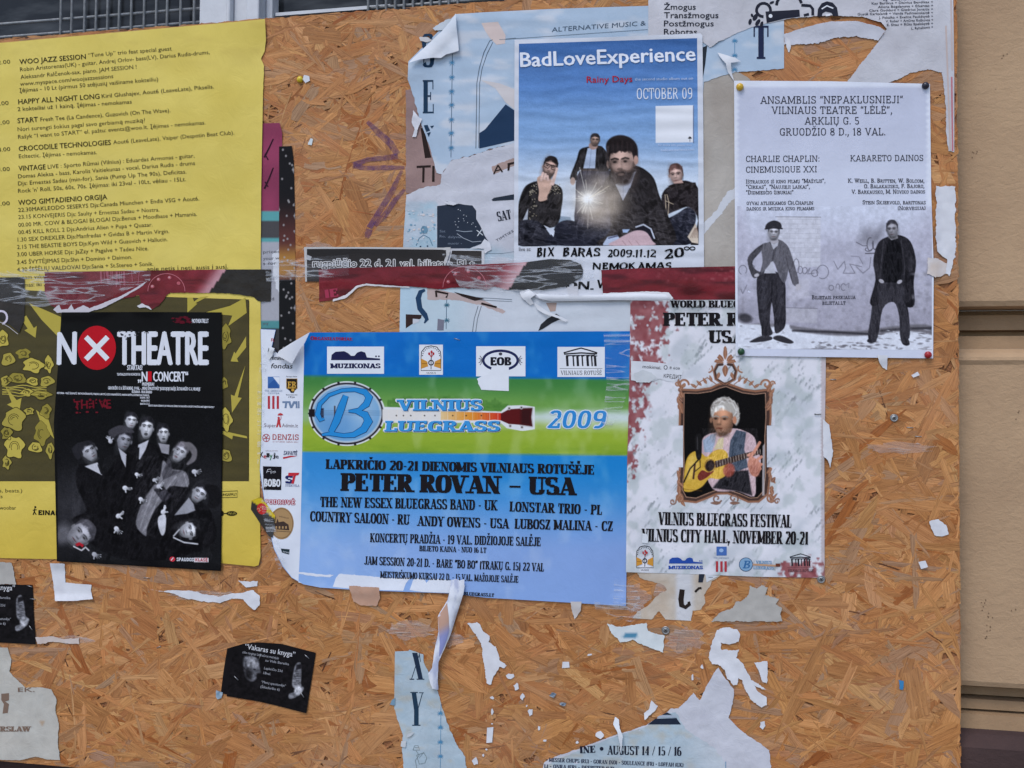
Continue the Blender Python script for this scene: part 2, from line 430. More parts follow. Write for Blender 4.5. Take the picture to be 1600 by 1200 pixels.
# an alphabet of slab-serif capitals, drawn stroke by stroke; unit cap height
def Vs(x, a=0, b=1): return ('V', x, a, b)
def Hs(a, b, y): return ('H', a, b, y)
def Ds(x0, y0, x1, y1, k=1): return ('D', x0, y0, x1, y1, k)
def Ar(cx, cy, rx, ry, a0, a1): return ('A', cx, cy, rx, ry, a0, a1)
def Se(x, y): return ('S', x, y)
def Ti(x, a, b): return ('T', x, a, b)
def _st(x): return [Vs(x), Se(x, 0), Se(x, 1)]
GL = {
 'A': (.84, [Ds(.12, 0, .42, 1, 0), Ds(.42, 1, .72, 0, 1), Hs(.22, .62, .3), Se(.12, 0), Se(.72, 0)]),
 'B': (.74, _st(.18) + [Hs(.1, .38, 1), Hs(.18, .4, .53), Hs(.1, .4, 0), Ar(.36, .765, .2, .235, 90, -90), Ar(.38, .265, .24, .265, 90, -90)]),
 'C': (.74, [Ar(.42, .5, .28, .5, 48, 312), Ti(.66, .66, .97), Ti(.66, .1, .3)]),
 'D': (.8, _st(.18) + [Hs(.1, .38, 1), Hs(.1, .38, 0), Ar(.36, .5, .3, .5, 90, -90)]),
 'E': (.7, _st(.18) + [Hs(.1, .6, 1), Hs(.18, .46, .52), Hs(.1, .62, 0), Ti(.59, .72, 1), Ti(.61, 0, .28), Ti(.46, .4, .64)]),
 'F': (.66, _st(.18) + [Hs(.1, .6, 1), Hs(.18, .46, .5), Ti(.58, .7, 1), Ti(.46, .38, .62)]),
 'G': (.8, [Ar(.42, .5, .28, .5, 48, 312), Ti(.66, .68, .97), Vs(.64, 0.03, .4), Hs(.5, .74, .42)]),
 'H': (.88, _st(.18) + _st(.7) + [Hs(.18, .7, .52)]),
 'I': (.38, _st(.19)),
 'J': (.6, [Vs(.42, .25, 1), Se(.42, 1), Ar(.25, .25, .17, .25, 0, -165)]),
 'K': (.84, _st(.18) + [Ds(.24, .42, .66, 1, 0), Ds(.34, .56, .7, 0, 1), Se(.66, 1), Se(.7, 0)]),
 'L': (.66, _st(.18) + [Hs(.1, .58, 0), Ti(.58, 0, .32)]),
 'M': (1.02, [Vs(.16), Vs(.86), Se(.16, 0), Se(.86, 0), Se(.12, 1), Se(.9, 1), Ds(.18, 1, .51, .1, 1), Ds(.51, .1, .86, 1, 0)]),
 'N': (.88, [Ti(.16, 0, 1), Se(.16, 0), Se(.14, 1), Ds(.16, 1, .7, 0, 1), Ti(.72, 0, 1), Se(.72, 1)]),
 'O': (.78, [Ar(.39, .5, .27, .5, 0, 360)]),
 'P': (.72, _st(.18) + [Hs(.1, .38, 1), Hs(.18, .38, .44), Ar(.36, .72, .22, .28, 90, -90)]),
 'Q': (.78, [Ar(.39, .5, .27, .5, 0, 360), Ds(.36, .22, .68, -.12, 1)]),
 'R': (.8, _st(.18) + [Hs(.1, .38, 1), Hs(.18, .38, .48), Ar(.36, .74, .22, .26, 90, -90), Ds(.4, .48, .66, 0, 1), Se(.68, 0)]),
 'S': (.68, [Ar(.34, .75, .22, .25, 30, 250), Ds(.26, .58, .42, .42, 1), Ar(.34, .26, .23, .26, 70, -150), Ti(.55, .7, .97), Ti(.11, .04, .3)]),
 'T': (.74, [Vs(.37), Se(.37, 0), Hs(.06, .68, 1), Ti(.07, .66, 1), Ti(.67, .66, 1)]),
 'U': (.84, [Vs(.18, .28, 1), Se(.18, 1), Ar(.42, .28, .24, .28, 180, 360), Ti(.66, .28, 1), Se(.66, 1)]),
 'V': (.82, [Ds(.12, 1, .42, 0, 1), Ds(.42, 0, .7, 1, 0), Se(.12, 1), Se(.7, 1)]),
 'W': (1.14, [Ds(.12, 1, .36, 0, 1), Ds(.36, 0, .56, 1, 0), Ds(.56, 1, .8, 0, 1), Ds(.8, 0, 1.02, 1, 0), Se(.12, 1), Se(.57, 1), Se(1.02, 1)]),
 'X': (.82, [Ds(.14, 1, .68, 0, 1), Ds(.14, 0, .66, 1, 0), Se(.14, 1), Se(.68, 0), Se(.14, 0), Se(.66, 1)]),
 'Y': (.8, [Ds(.12, 1, .4, .46, 1), Ds(.4, .46, .68, 1, 0), Vs(.4, 0, .48), Se(.4, 0), Se(.12, 1), Se(.68, 1)]),
 'Z': (.7, [Hs(.1, .58, 1), Hs(.08, .6, 0), Ds(.14, 0, .54, 1, 1), Ti(.11, .7, 1), Ti(.6, 0, .3)]),
 '0': (.7, [Ar(.35, .5, .22, .5, 0, 360)]),
 '1': (.46, [Vs(.25), Se(.25, 0), Ds(.08, .8, .26, .98, 0)]),
 '2': (.68, [Ar(.34, .72, .2, .28, 160, -40), Ds(.12, .04, .48, .56, 1), Hs(.1, .58, 0), Ti(.58, 0, .28)]),
 '3': (.66, [Ar(.32, .76, .2, .24, 150, -80), Ar(.32, .27, .22, .27, 85, -150)]),
 '4': (.7, [Vs(.46), Se(.46, 0), Ds(.1, .3, .46, 1, 0), Hs(.08, .62, .28)]),
 '5': (.66, [Ti(.16, .5, 1), Hs(.14, .54, 1), Ar(.32, .3, .22, .3, 110, -150)]),
 '6': (.7, [Ar(.35, .3, .22, .3, 0, 360), Ar(.42, .5, .29, .5, 75, 200)]),
 '7': (.64, [Hs(.08, .58, 1), Ds(.26, 0, .56, 1, 1), Ti(.1, .7, 1)]),
 '8': (.7, [Ar(.35, .76, .19, .24, 0, 360), Ar(.35, .27, .22, .27, 0, 360)]),
 '9': (.7, [Ar(.35, .7, .22, .3, 0, 360), Ar(.28, .5, .29, .5, -105, 20)]),
 '.': (.28, [Vs(.14, 0, .17)]), ',': (.28, [Vs(.14, 0, .17), Ds(.06, -.2, .16, .04, 0)]),
 ':': (.3, [Vs(.15, 0, .16), Vs(.15, .5, .66)]), '-': (.44, [Hs(.08, .36, .42)]), '–': (.7, [Hs(.06, .64, .42)]),
 '“': (.46, [Ds(.12, .7, .18, 1, 1), Ds(.3, .7, .36, 1, 1)]), '”': (.46, [Ds(.1, .7, .16, 1, 1), Ds(.28, .7, .34, 1, 1)]),
 '„': (.46, [Ds(.1, -.2, .16, .12, 1), Ds(.28, -.2, .34, .12, 1)]),
 '(': (.36, [Ar(.36, .45, .2, .6, 120, 240)]), ')': (.36, [Ar(.0, .45, .2, .6, 60, -60)]),
 '/': (.5, [Ds(.06, 0, .42, 1, 0)]), '•': (.5, [Ar(.25, .45, .08, .09, 0, 360)]),
 '&': (.86, [Ar(.34, .78, .15, .22, 0, 360), Ar(.34, .27, .25, .27, 60, 330), Ds(.26, .62, .72, 0, 1), Ds(.56, .2, .74, .5, 0), Hs(.62, .82, .48)]),
 '+': (.6, [Hs(.08, .52, .42), Ti(.3, .2, .64)]), ' ': (.36, []),
}
DIA = {'Č': ('C', 'v'), 'Š': ('S', 'v'), 'Ž': ('Z', 'v'), 'Ė': ('E', '.'), 'Ų': ('U', 'o'), 'Ą': ('A', 'o'), 'Į': ('I', 'o'), 'Ę': ('E', 'o'), 'Ū': ('U', '-')}
def glyph_polys(ch, S, h, sw, serif):
    base, mark = DIA.get(ch, (ch, None))
    w, el = GL.get(base, GL['-'])
    out = []
    R = lambda a, b, c, d: out.append([(a, b), (c, b), (c, d), (a, d)])
    for e in el:
        k = e[0]
        if k == 'V': R(e[1] - S / 2, e[2], e[1] + S / 2, e[3])
        elif k == 'T': R(e[1] - h / 2, e[2], e[1] + h / 2, e[3])
        elif k == 'H':
            y = e[3]; y = 1 - h / 2 if y == 1 else h / 2 if y == 0 else y
            R(e[1], y - h / 2, e[2], y + h / 2)
        elif k == 'D':
            t = (S if e[5] else max(h, S * .35)) / 2
            out.append([(e[1] - t, e[2]), (e[1] + t, e[2]), (e[3] + t, e[4]), (e[3] - t, e[4])])
        elif k == 'S':
            if serif:
                y0, y1 = (0, h) if e[2] == 0 else (1 - h, 1)
                R(e[1] - S / 2 - sw, y0, e[1] + S / 2 + sw, y1)
        elif k == 'A':
            cx, cy, rx, ry, a0, a1 = e[1:]
            ry = max(ry - h / 2, .02); n = max(4, int(abs(a1 - a0) / 24))
            L = []; Q = []
            for i in range(n + 1):
                a = math.radians(a0 + (a1 - a0) * i / n)
                ca, sa = math.cos(a), math.sin(a); p = 0.78
                px = cx + rx * math.copysign(abs(ca) ** p, ca); py = cy + ry * math.copysign(abs(sa) ** p, sa)
                nl = math.hypot(ca / rx, sa / ry); nx, ny = ca / rx / nl, sa / ry / nl
                hw = 0.5 * math.hypot(S * nx, h * ny)
                L.append((px + nx * hw, py + ny * hw)); Q.append((px - nx * hw, py - ny * hw))
            for i in range(n): out.append([L[i], L[i + 1], Q[i + 1], Q[i]])
    m = w / 2
    if mark == 'v':
        out.append([(m - .2, 1.32), (m - .2 + S * .7, 1.32), (m + S * .3, 1.1), (m - S * .3, 1.1)])
        out.append([(m + .2 - S * .7, 1.32), (m + .2, 1.32), (m + S * .3, 1.1), (m - S * .3, 1.1)])
    elif mark == '.': R(m - S * .5, 1.1, m + S * .5, 1.1 + S)
    elif mark == '-': R(m - .2, 1.12, m + .2, 1.12 + h)
    elif mark == 'o': out.append([(m + .06, 0), (m + .06 + h, 0), (m + .04, -.26), (m - .04, -.2)])
    return w, out
def slab(ink, text, x0, y0, x1, y1, cap, col, stem=.2, hair=.12, serif=True, sw=.07, slant=0.0, gap=.02, grow=0.0, lift=0.0):
    items = []; x = 0.0
    for ch in text:
        sc = 1.0
        if ch.islower(): ch = ch.upper(); sc = .8
        w, pl = glyph_polys(ch, stem, hair, sw, serif)
        for p in pl: items.append([(x + a * sc, b * sc) for a, b in p])
        x += (w + gap) * sc
    if not items: return
    L = math.hypot(x1 - x0, y1 - y0)
    d = ((x1 - x0) / L, (y1 - y0) / L); up = (d[1], -d[0])
    kx = L / x
    for p in items:
        q = []
        for a, b in p:
            u = a * kx + b * cap * slant; t = b * cap
            q.append((x0 + d[0] * u + up[0] * t, y0 + d[1] * u + up[1] * t))
        if grow:
            c = np.mean(q, 0); q = [tuple(np.array(z) + np.sign(np.array(z) - c) * grow) for z in q]
        ink.poly(q, col, lift)

# ---------------------------------------------------------------- painting printed pictures into a fine grid's colours
class Paint:
    def __init__(s, quad, step=1.0):
        (ax, ay), (bx, by), (cx, cy), (dx, dy) = quad       # top left, top right, bottom right, bottom left
        nu = max(2, int(math.hypot(bx - ax, by - ay) / step)); nv = max(2, int(math.hypot(dx - ax, dy - ay) / step))
        u, v = np.meshgrid(np.linspace(0, 1, nu), np.linspace(0, 1, nv))
        s.X = (ax * (1 - u) * (1 - v) + bx * u * (1 - v) + cx * u * v + dx * (1 - u) * v).ravel()
        s.Y = (ay * (1 - u) * (1 - v) + by * u * (1 - v) + cy * u * v + dy * (1 - u) * v).ravel()
        s.nu, s.nv = nu, nv
        s.C = np.zeros((len(s.X), 3)); s.keep = None
    def fill(s, f):
        s.C[:] = f(s.X, s.Y) if callable(f) else f
    def _bb(s, x0, x1, y0, y1): return np.nonzero((s.X > x0) & (s.X < x1) & (s.Y > y0) & (s.Y < y1))[0]
    def blend(s, i, col, a):
        c = np.asarray(col, float)
        s.C[i] = s.C[i] * (1 - a[:, None]) + c * a[:, None]
    def ell(s, cx, cy, rx, ry, col, a=1.0, ang=0.0, soft=1.2):
        r = max(rx, ry) + soft + 1
        i = s._bb(cx - r, cx + r, cy - r, cy + r)
        x = s.X[i] - cx; y = s.Y[i] - cy; ca, sa = math.cos(ang), math.sin(ang)
        u = (x * ca + y * sa) / rx; v = (-x * sa + y * ca) / ry
        q = np.sqrt(u * u + v * v); d = (1 - q) * min(rx, ry)
        s.blend(i, col, a * np.clip(0.5 + d / soft, 0, 1))
    def poly(s, pts, col, a=1.0, soft=1.2, smooth=False):
        P = np.array(pts, float)
        if smooth:
            n = len(P); q = []
            for k in range(n):
                p0, p1, p2, p3 = P[k - 1], P[k], P[(k + 1) % n], P[(k + 2) % n]
                for t in (0, .25, .5, .75):
                    q.append(.5 * (2 * p1 + (p2 - p0) * t + (2 * p0 - 5 * p1 + 4 * p2 - p3) * t * t + (3 * p1 - p0 - 3 * p2 + p3) * t ** 3))
            P = np.array(q)
        x0, y0 = P.min(0) - soft - 1; x1, y1 = P.max(0) + soft + 1
        i = s._bb(x0, x1, y0, y1); x, y = s.X[i], s.Y[i]
        ins = inside(x, y, [tuple(p) for p in P]); dm = np.full(len(i), 1e9)
        for (ax, ay), (bx, by) in zip(P, np.roll(P, -1, 0)):
            dx, dy = bx - ax, by - ay; l2 = dx * dx + dy * dy + 1e-9
            t = np.clip(((x - ax) * dx + (y - ay) * dy) / l2, 0, 1)
            dm = np.minimum(dm, (x - ax - t * dx) ** 2 + (y - ay - t * dy) ** 2)
        d = np.sqrt(dm) * np.where(ins, 1, -1)
        s.blend(i, col, a * np.clip(0.5 + d / soft, 0, 1))
    def line(s, pts, w, col, a=1.0, soft=1.2):
        P = np.array(pts, float); r = w + soft + 1
        x0, y0 = P.min(0) - r; x1, y1 = P.max(0) + r
        i = s._bb(x0, x1, y0, y1); x, y = s.X[i], s.Y[i]; dm = np.full(len(i), 1e9)
        for (ax, ay), (bx, by) in zip(P[:-1], P[1:]):
            dx, dy = bx - ax, by - ay; l2 = dx * dx + dy * dy + 1e-9
            t = np.clip(((x - ax) * dx + (y - ay) * dy) / l2, 0, 1)
            dm = np.minimum(dm, (x - ax - t * dx) ** 2 + (y - ay - t * dy) ** 2)
        s.blend(i, col, a * np.clip(0.5 + (w / 2 - np.sqrt(dm)) / soft, 0, 1))
    def ball(s, cx, cy, rx, ry, ang=0.0, lx=-.5, ly=-.6, amb=.5, k=.75, soft=.25):
        """the studio lighting of a head in the printed picture"""
        r = max(rx, ry) * 1.1; i = s._bb(cx - r, cx + r, cy - r, cy + r); x = s.X[i] - cx; y = s.Y[i] - cy; ca, sa = math.cos(ang), math.sin(ang)
        u = (x * ca + y * sa) / rx; v = (-x * sa + y * ca) / ry; q = u * u + v * v
        n = np.sqrt(np.clip(1 - q, 0, 1)); lz = math.sqrt(max(.05, 1 - lx * lx - ly * ly)); f = amb + k * np.clip(u * lx + v * ly + n * lz, 0, 1)
        w = np.clip((1.0 - np.sqrt(q)) / soft, 0, 1)
        s.C[i] *= (1 + (f - 1) * w)[:, None]
    def folds(s, pts, amt, seed, sx=5.0, sy=13.0, ang=0.0, dark=80):
        """creases of cloth inside an outline of the printed picture"""
        P = np.array(pts, float); i = s._bb(P[:, 0].min(), P[:, 0].max(), P[:, 1].min(), P[:, 1].max()); x, y = s.X[i], s.Y[i]
        m = inside(x, y, [tuple(p) for p in P]) & (s.C[i].mean(1) < dark); ca, sa = math.cos(ang), math.sin(ang)
        n = fbm((x * ca + y * sa) / sx, (-x * sa + y * ca) / sy, seed, 3); r = 1 - np.abs(2 * n - 1) * 2.2; e = (n - .5)
        s.C[i] += (m * amt * (np.clip(r, 0, 1) ** 2 * .8 + e * .9))[:, None] * np.array((1, .98, 1.02))
        s.C[i] = np.clip(s.C[i], 4, 255)
    def grain(s, amt, seed=1):
        rg = np.random.default_rng(seed); s.C += rg.normal(0, amt, len(s.C))[:, None]
        s.C[:] = np.clip(s.C, 3, 255)
    def noise(s, amt, sc, seed=3, sy=None):
        s.C *= (1 + amt * (fbm(s.X / sc, s.Y / (sy or sc), seed, 3) - 0.5) * 2)[:, None]
    def face(s, cx, cy, w, h, ang=0.0, skin=(200, 160, 140), hair=(40, 30, 28), turn=0.0, beard=0.0, look=(0, 0), hairtop=0.45, lit=1, mouth=0.0, female=False):
        ca, sa = math.cos(ang), math.sin(ang)
        L = lambda u, v: (cx + u * w / 2 * ca - v * h / 2 * sa, cy + u * w / 2 * sa + v * h / 2 * ca)
        sk = np.array(skin, float); hr = np.array(hair, float)
        E = lambda u, v, ru, rv, col, a=1.0, soft=1.3: s.ell(*L(u, v), ru * w / 2, rv * h / 2, col, a, ang, soft)
        E(0, -.40, 1.0, .8, hr)
        if female: E(0, .1, 1.12, 1.0, hr, .9)
        E(-.98 + turn * .2, .02, .14, .2, sk * .75); E(.98 + turn * .2, .02, .14, .2, sk * .7)
        pts = [L(*p) for p in ((-.9, -.5), (-.5, -.9), (.5, -.9), (.9, -.5), (.92, .1), (.74, .58), (.34, .97), (-.34, .97), (-.74, .58), (-.92, .1))]
        s.poly(pts, sk, 1, 1.6, True)
        E(.7 * -lit, .1, .42, .95, sk * .55, .6, w * .34)                # the side of the head turned from the studio light
        E(.3 * lit + turn * .3, -.42, .5, .28, np.minimum(sk * 1.16, 255), .55, w * .3)
        E(.42 * lit + turn * .3, .18, .25, .22, np.minimum(sk * 1.12, 255), .5, w * .2)
        E(0, .98, .55, .16, sk * .5, .6, w * .12)
        hp = [(-.99, -.12), (-1.03, -.5), (-.7, -1.08), (-.1, -1.24), (.55, -1.14), (1.0, -.62), (.99, -.12), (.9, -.24), (.84, -.52), (.55, -.74 + hairtop * .3), (.12, -.86 + hairtop * .42), (-.2, -.92 + hairtop * .3), (-.5, -.7 + hairtop * .25), (-.82, -.5), (-.9, -.22)]
        s.poly([L(*p) for p in hp], hr, 1, 1.9, True)
        for k in range(9):      # loose locks break up the outline and the hairline
            q = -1 + k * .25; jt = math.sin(k * 12.9 + cx) * .1
            s.line([L(q * .95, -1.1 + .35 * q * q + jt), L(q * .92, -.82 + hairtop * .3 + .26 * q * q)], w * .09, hr * (1.0 + .35 * (k % 3 == 1)) + 3 * (k % 3), .7, w * .06 + .6)
        E(-.25, -.98, .4, .12, np.minimum(hr * 1.5 + 8, 255), .5, w * .1)
        t = turn * .35 + look[0] * .08; e = look[1] * .1
        for sd in (-1, 1):
            E(t + sd * .4, -.14 + e, .29, .13, sk * .5, .72, w * .09 + .5)
            E(t + sd * .4 + look[0] * .05, -.08 + e, .12, .05, (26, 21, 21), .9, w * .03 + .6)
            s.line([L(t + sd * .66, -.21 + e), L(t + sd * .4, -.27 + e), L(t + sd * .14, -.21 + e)], max(.9, h * .042), hr * .7 + sk * .08, .85, 1.1)
        s.line([L(t + turn * .1 + .1, -.12), L(t + turn * .25 + .14, .24)], w * .1, sk * .68, .5, w * .1)
        E(t + turn * .25 + .02, .1, .08, .2, np.minimum(sk * 1.15, 255), .5, w * .06)
        E(t + turn * .25, .3, .22, .07, sk * .52, .65, 1)
        E(t + turn * .1, .56, .28, .055 + mouth * .1, (sk * np.array([.58, .42, .42])) if mouth < .5 else sk * .25, .85, 1.2)
        E(t + turn * .1, .7, .24, .06, sk * .68, .5, 1.2)
        s.ball(cx, cy, w * .58, h * .62, ang, -.45 * lit, -.45, .48, .66)
        if beard:
            pts = [L(*p) for p in ((-.92, .0), (-.74, .34), (-.4, .44), (0, .36), (.4, .44), (.74, .34), (.92, .0), (.8, .66), (.38, 1.04), (-.38, 1.04), (-.8, .66))]
            s.poly(pts, hr * .6 + sk * .14, beard, w * .14, True)
            E(t, .57, .24, .07, sk * .55, .9, 1)
    def build(s, name, parent, Hf, eps=0.1, mat=None, keep=None):
        nu, nv = s.nu, s.nv
        idx = np.arange(nu * nv).reshape(nv, nu)
        Q = np.stack([idx[:-1, :-1], idx[1:, :-1], idx[1:, 1:], idx[:-1, 1:]], -1).reshape(-1, 4)
        if keep is not None:
            k = keep(s.X, s.Y); Q = Q[k[Q].all(1)]
            us = np.unique(Q); re = np.zeros(nu * nv, np.int64); re[us] = np.arange(len(us)); Q = re[Q]
        else: us = np.arange(nu * nv)
        x, y = s.X[us], s.Y[us]
        return raw_mesh(name, W(x, y, Hf(x, y) + eps), Q, mat or M_PRINT, parent, lin(np.clip(s.C[us], 0, 255)))
def S(*p):     # unpack zoomed coordinates
    return p

# ================================================================ the setting
rng = np.random.default_rng(11)
BX0, BX1 = -2.15, 0.342
BZ0, BZ1 = CAM_Z - 0.604, CAM_Z + 0.6545
WALL_Y = 0.034

def box(v0, v1):
    (x0, y0, z0), (x1, y1, z1) = v0, v1
    V = [(x0, y0, z0), (x1, y0, z0), (x1, y1, z0), (x0, y1, z0), (x0, y0, z1), (x1, y0, z1), (x1, y1, z1), (x0, y1, z1)]
    Fc = [(0, 3, 2, 1), (4, 5, 6, 7), (0, 1, 5, 4), (1, 2, 6, 5), (2, 3, 7, 6), (3, 0, 4, 7)]
    return V, Fc
def boxes(name, bl, mat, parent=None, bevel=0.0):
    V = []; Fc = []
    for a, b in bl:
        v, f = box(a, b); Fc += [[i + len(V) for i in q] for q in f]; V += v
    o = raw_mesh(name, V, Fc, mat, parent, smooth=False)
    if bevel:
        m = o.modifiers.new('bevel', 'BEVEL'); m.width = bevel; m.segments = 2
    return o

m_pave, nt, b = nmat('paving_concrete')
tc = N(nt, 'ShaderNodeTexCoord'); br = N(nt, 'ShaderNodeTexBrick', i_Scale=2.0, i_Mortar_Size=0.012)
br.inputs['Color1'].default_value = (.22, .21, .2, 1); br.inputs['Color2'].default_value = (.27, .26, .245, 1); br.inputs['Mortar'].default_value = (.1, .1, .1, 1)
nt.links.new(tc.outputs['Object'], br.inputs['Vector']); nt.links.new(br.outputs['Color'], b.inputs['Base Color']); b.inputs['Roughness'].default_value = .85
o = raw_mesh('pavement', [(-60, -60, 0), (60, -60, 0), (60, 6, 0), (-60, 6, 0)], [[0, 1, 2, 3]], m_pave); tag(o, kind='structure')

# plaster
def plaster(name, rgb, dirt):
    m, nt, b = nmat(name)
    tc = N(nt, 'ShaderNodeTexCoord')
    big = N(nt, 'ShaderNodeTexNoise', i_Scale=5.0, i_Detail=8.0, i_Roughness=0.65)
    mid = N(nt, 'ShaderNodeTexNoise', i_Scale=80.0, i_Detail=8.0, i_Roughness=0.6, i_Distortion=0.6)
    fin = N(nt, 'ShaderNodeTexNoise', i_Scale=260.0, i_Detail=3.0)
    spk = N(nt, 'ShaderNodeTexVoronoi', i_Scale=38.0)
    mp = N(nt, 'ShaderNodeMapping'); mp.inputs['Scale'].default_value = (1, 1, .35)
    for n in (big, fin, spk): nt.links.new(tc.outputs['Object'], n.inputs['Vector'])
    mp2 = N(nt, 'ShaderNodeMapping'); mp2.inputs['Scale'].default_value = (.8, 1, 1.25)
    nt.links.new(tc.outputs['Object'], mp2.inputs['Vector']); nt.links.new(mp2.outputs['Vector'], mid.inputs['Vector'])
    rp = N(nt, 'ShaderNodeValToRGB'); c = lin(rgb); d = lin(dirt)
    e = rp.color_ramp.elements; e[0].position = .32; e[0].color = (*d, 1); e[1].position = .62; e[1].color = (*c, 1)
    nt.links.new(big.outputs['Fac'], rp.inputs['Fac'])
    sp = N(nt, 'ShaderNodeValToRGB'); e = sp.color_ramp.elements; e[0].position = .03; e[0].color = (.25, .22, .2, 1); e[1].position = .075; e[1].color = (1, 1, 1, 1)
    nt.links.new(spk.outputs['Distance'], sp.inputs['Fac'])
    thin = N(nt, 'ShaderNodeMath', operation='GREATER_THAN'); thin.inputs[1].default_value = .6
    nt.links.new(big.outputs['Fac'], thin.inputs[0])
    mx = N(nt, 'ShaderNodeMix', data_type='RGBA', blend_type='MULTIPLY')
    nt.links.new(thin.outputs[0], mx.inputs['Factor']); nt.links.new(rp.outputs['Color'], mx.inputs['A']); nt.links.new(sp.outputs['Color'], mx.inputs['B'])
    nt.links.new(mx.outputs['Result'], b.inputs['Base Color'])
    ad = N(nt, 'ShaderNodeMath', operation='MULTIPLY_ADD'); ad.inputs[1].default_value = .25
    nt.links.new(fin.outputs['Fac'], ad.inputs[0]); nt.links.new(mid.outputs['Fac'], ad.inputs[2])
    bp = N(nt, 'ShaderNodeBump', i_Strength=.3, i_Distance=.006)
    nt.links.new(ad.outputs[0], bp.inputs['Height']); nt.links.new(bp.outputs['Normal'], b.inputs['Normal'])
    b.inputs['Roughness'].default_value = .85; b.inputs['Specular IOR Level'].default_value = .2
    return m
M_WALL = plaster('ochre_plaster', (184, 154, 122), (168, 139, 110))
M_WALL_SHADED = plaster('ochre_shaded_plaster', (160, 132, 102), (138, 112, 86))  # darker copy of the wall plaster: groove shade put into the colour
M_PLINTH = plaster('maroon_plinth_paint', (76, 59, 57), (60, 47, 46))

wz = lambda py: float(W(1550, py, -34)[2])
bld = thing('town_building', 'ochre plastered town building with a grooved wall beside and behind the chipboard', 'building', (1.0, WALL_Y, 0.0))
WIN_X0, WIN_X1 = -3.2, float(W(1000, 0, -34)[0])
WIN_Z0, WIN_Z1 = BZ1 - 0.5, BZ1 + 1.3
g1 = [(-.3, 1.9, 0)]
def extrude_profile(name, prof, x0, x1, mat, parent):
    """prof: (z, y) from top to bottom"""
    nx = 2; xs = np.linspace(x0, x1, nx); V = []; Fc = []
    for z, y in prof: V += [(x, y, z) for x in xs]
    for i in range(len(prof) - 1):
        for j in range(nx - 1):
            a = i * nx + j; Fc.append([a, a + nx, a + nx + 1, a + 1])
    return raw_mesh(name, V, Fc, mat, parent, smooth=False)
Y = WALL_Y
RX1 = 4.0
top = 5.0
def seg(p0, y0, p1, y1): return [(wz(p0) if p0 is not None else top, y0), (wz(p1), y1)]
# upper block, groove, middle block, lower moulding, plinth - each a run of the same facade
extrude_profile('wall', [(top, Y), (wz(470), Y), (wz(478), Y + .004), (wz(480), Y + .05)], WIN_X1, RX1, M_WALL, bld)
extrude_profile('wall_groove', [(wz(480), Y + .0505), (wz(487), Y + .05), (wz(489), Y + .034), (wz(513), Y + .031), (wz(515), Y + .046), (wz(521), Y + .046), (wz(523), Y + .026), (wz(544), Y + .018)], WIN_X1, RX1, M_WALL_SHADED, bld)
extrude_profile('wall', [(wz(544), Y + .0185), (wz(551), Y + .005), (wz(558), Y - .002), (wz(563), Y - .003), (wz(570), Y), (wz(1066), Y), (wz(1074), Y + .003), (wz(1076), Y + .045)], WIN_X1, RX1, M_WALL, bld)
extrude_profile('wall_groove', [(wz(1076), Y + .0455), (wz(1080), Y + .045), (wz(1082), Y + .03), (wz(1094), Y + .028), (wz(1095), Y + .04), (wz(1098), Y + .04), (wz(1100), Y + .022), (wz(1115), Y + .02), (wz(1118), Y + .03), (wz(1121), Y + .012), (wz(1142), Y + .006)], WIN_X1, RX1, M_WALL_SHADED, bld)
extrude_profile('plinth', [(wz(1142), Y + .0065), (wz(1146), Y - .006), (wz(1158), Y - .02), (wz(1162), Y - .024), (0, Y - .024)], WIN_X1, RX1, M_PLINTH, bld)
boxes('plinth', [((-6, Y, .0), (WIN_X1 - .0005, Y + .3, BZ0 + .04))], M_PLINTH, bld)  # plinth paint carried under the board; its dark colour includes the shade there
boxes('wall', [((-6, Y, BZ0 + .0405), (WIN_X1 - .0005, Y + .3, WIN_Z0)), ((-6, Y, WIN_Z1), (WIN_X1 - .0005, Y + .3, top)), ((-6, Y, WIN_Z0 + .0005), (WIN_X0, Y + .3, WIN_Z1 - .0005))], M_WALL, bld)
boxes('window_reveal', [((WIN_X1 - .02, Y + .002, WIN_Z0 + .001), (WIN_X1 - .001, Y + .28, WIN_Z1 - .001))], M_WALL_SHADED, bld)

# window above the board
M_FRAME = flat_mat('white_window_paint', (205, 207, 212), .45, var=.06, bump=.1, scale=40)
m_glass, nt, b = nmat('dark_window_glass')
b.inputs['Base Color'].default_value = (.012, .013, .015, 1); b.inputs['Roughness'].default_value = .12
tc = N(nt, 'ShaderNodeTexCoord'); n1 = N(nt, 'ShaderNodeTexNoise', i_Scale=9.0, i_Detail=4.0)
mp = N(nt, 'ShaderNodeMapping'); mp.inputs['Rotation'].default_value = (0, .8, 0); mp.inputs['Scale'].default_value = (1, 1, 4)
nt.links.new(tc.outputs['Object'], mp.inputs['Vector']); nt.links.new(mp.outputs['Vector'], n1.inputs['Vector'])
rp = N(nt, 'ShaderNodeValToRGB'); e = rp.color_ramp.elements; e[0].position = .42; e[0].color = (.012, .013, .015, 1); e[1].position = .7; e[1].color = (.06, .064, .068, 1)
nt.links.new(n1.outputs['Fac'], rp.inputs['Fac']); nt.links.new(rp.outputs['Color'], b.inputs['Base Color'])
b.inputs['Specular IOR Level'].default_value = .25
WY = 0.13
win = thing('window', 'dark wide window with white frame bars showing above the top edge of the chipboard', 'window', ((WIN_X0 + WIN_X1) / 2, WY, WIN_Z0))
hx = lambda px, py=25, h=-110: float(W(px, py, h)[0])
zt = WIN_Z1 - .002; zb = WIN_Z0 + .002
boxes('pane', [((WIN_X0 + .001, WY + .03, zb), (hx(330), WY + .04, zt))], m_glass, win)
boxes('pane', [((hx(395), WY + .03, zb), (WIN_X1 - .021, WY + .04, zt))], m_glass, win)
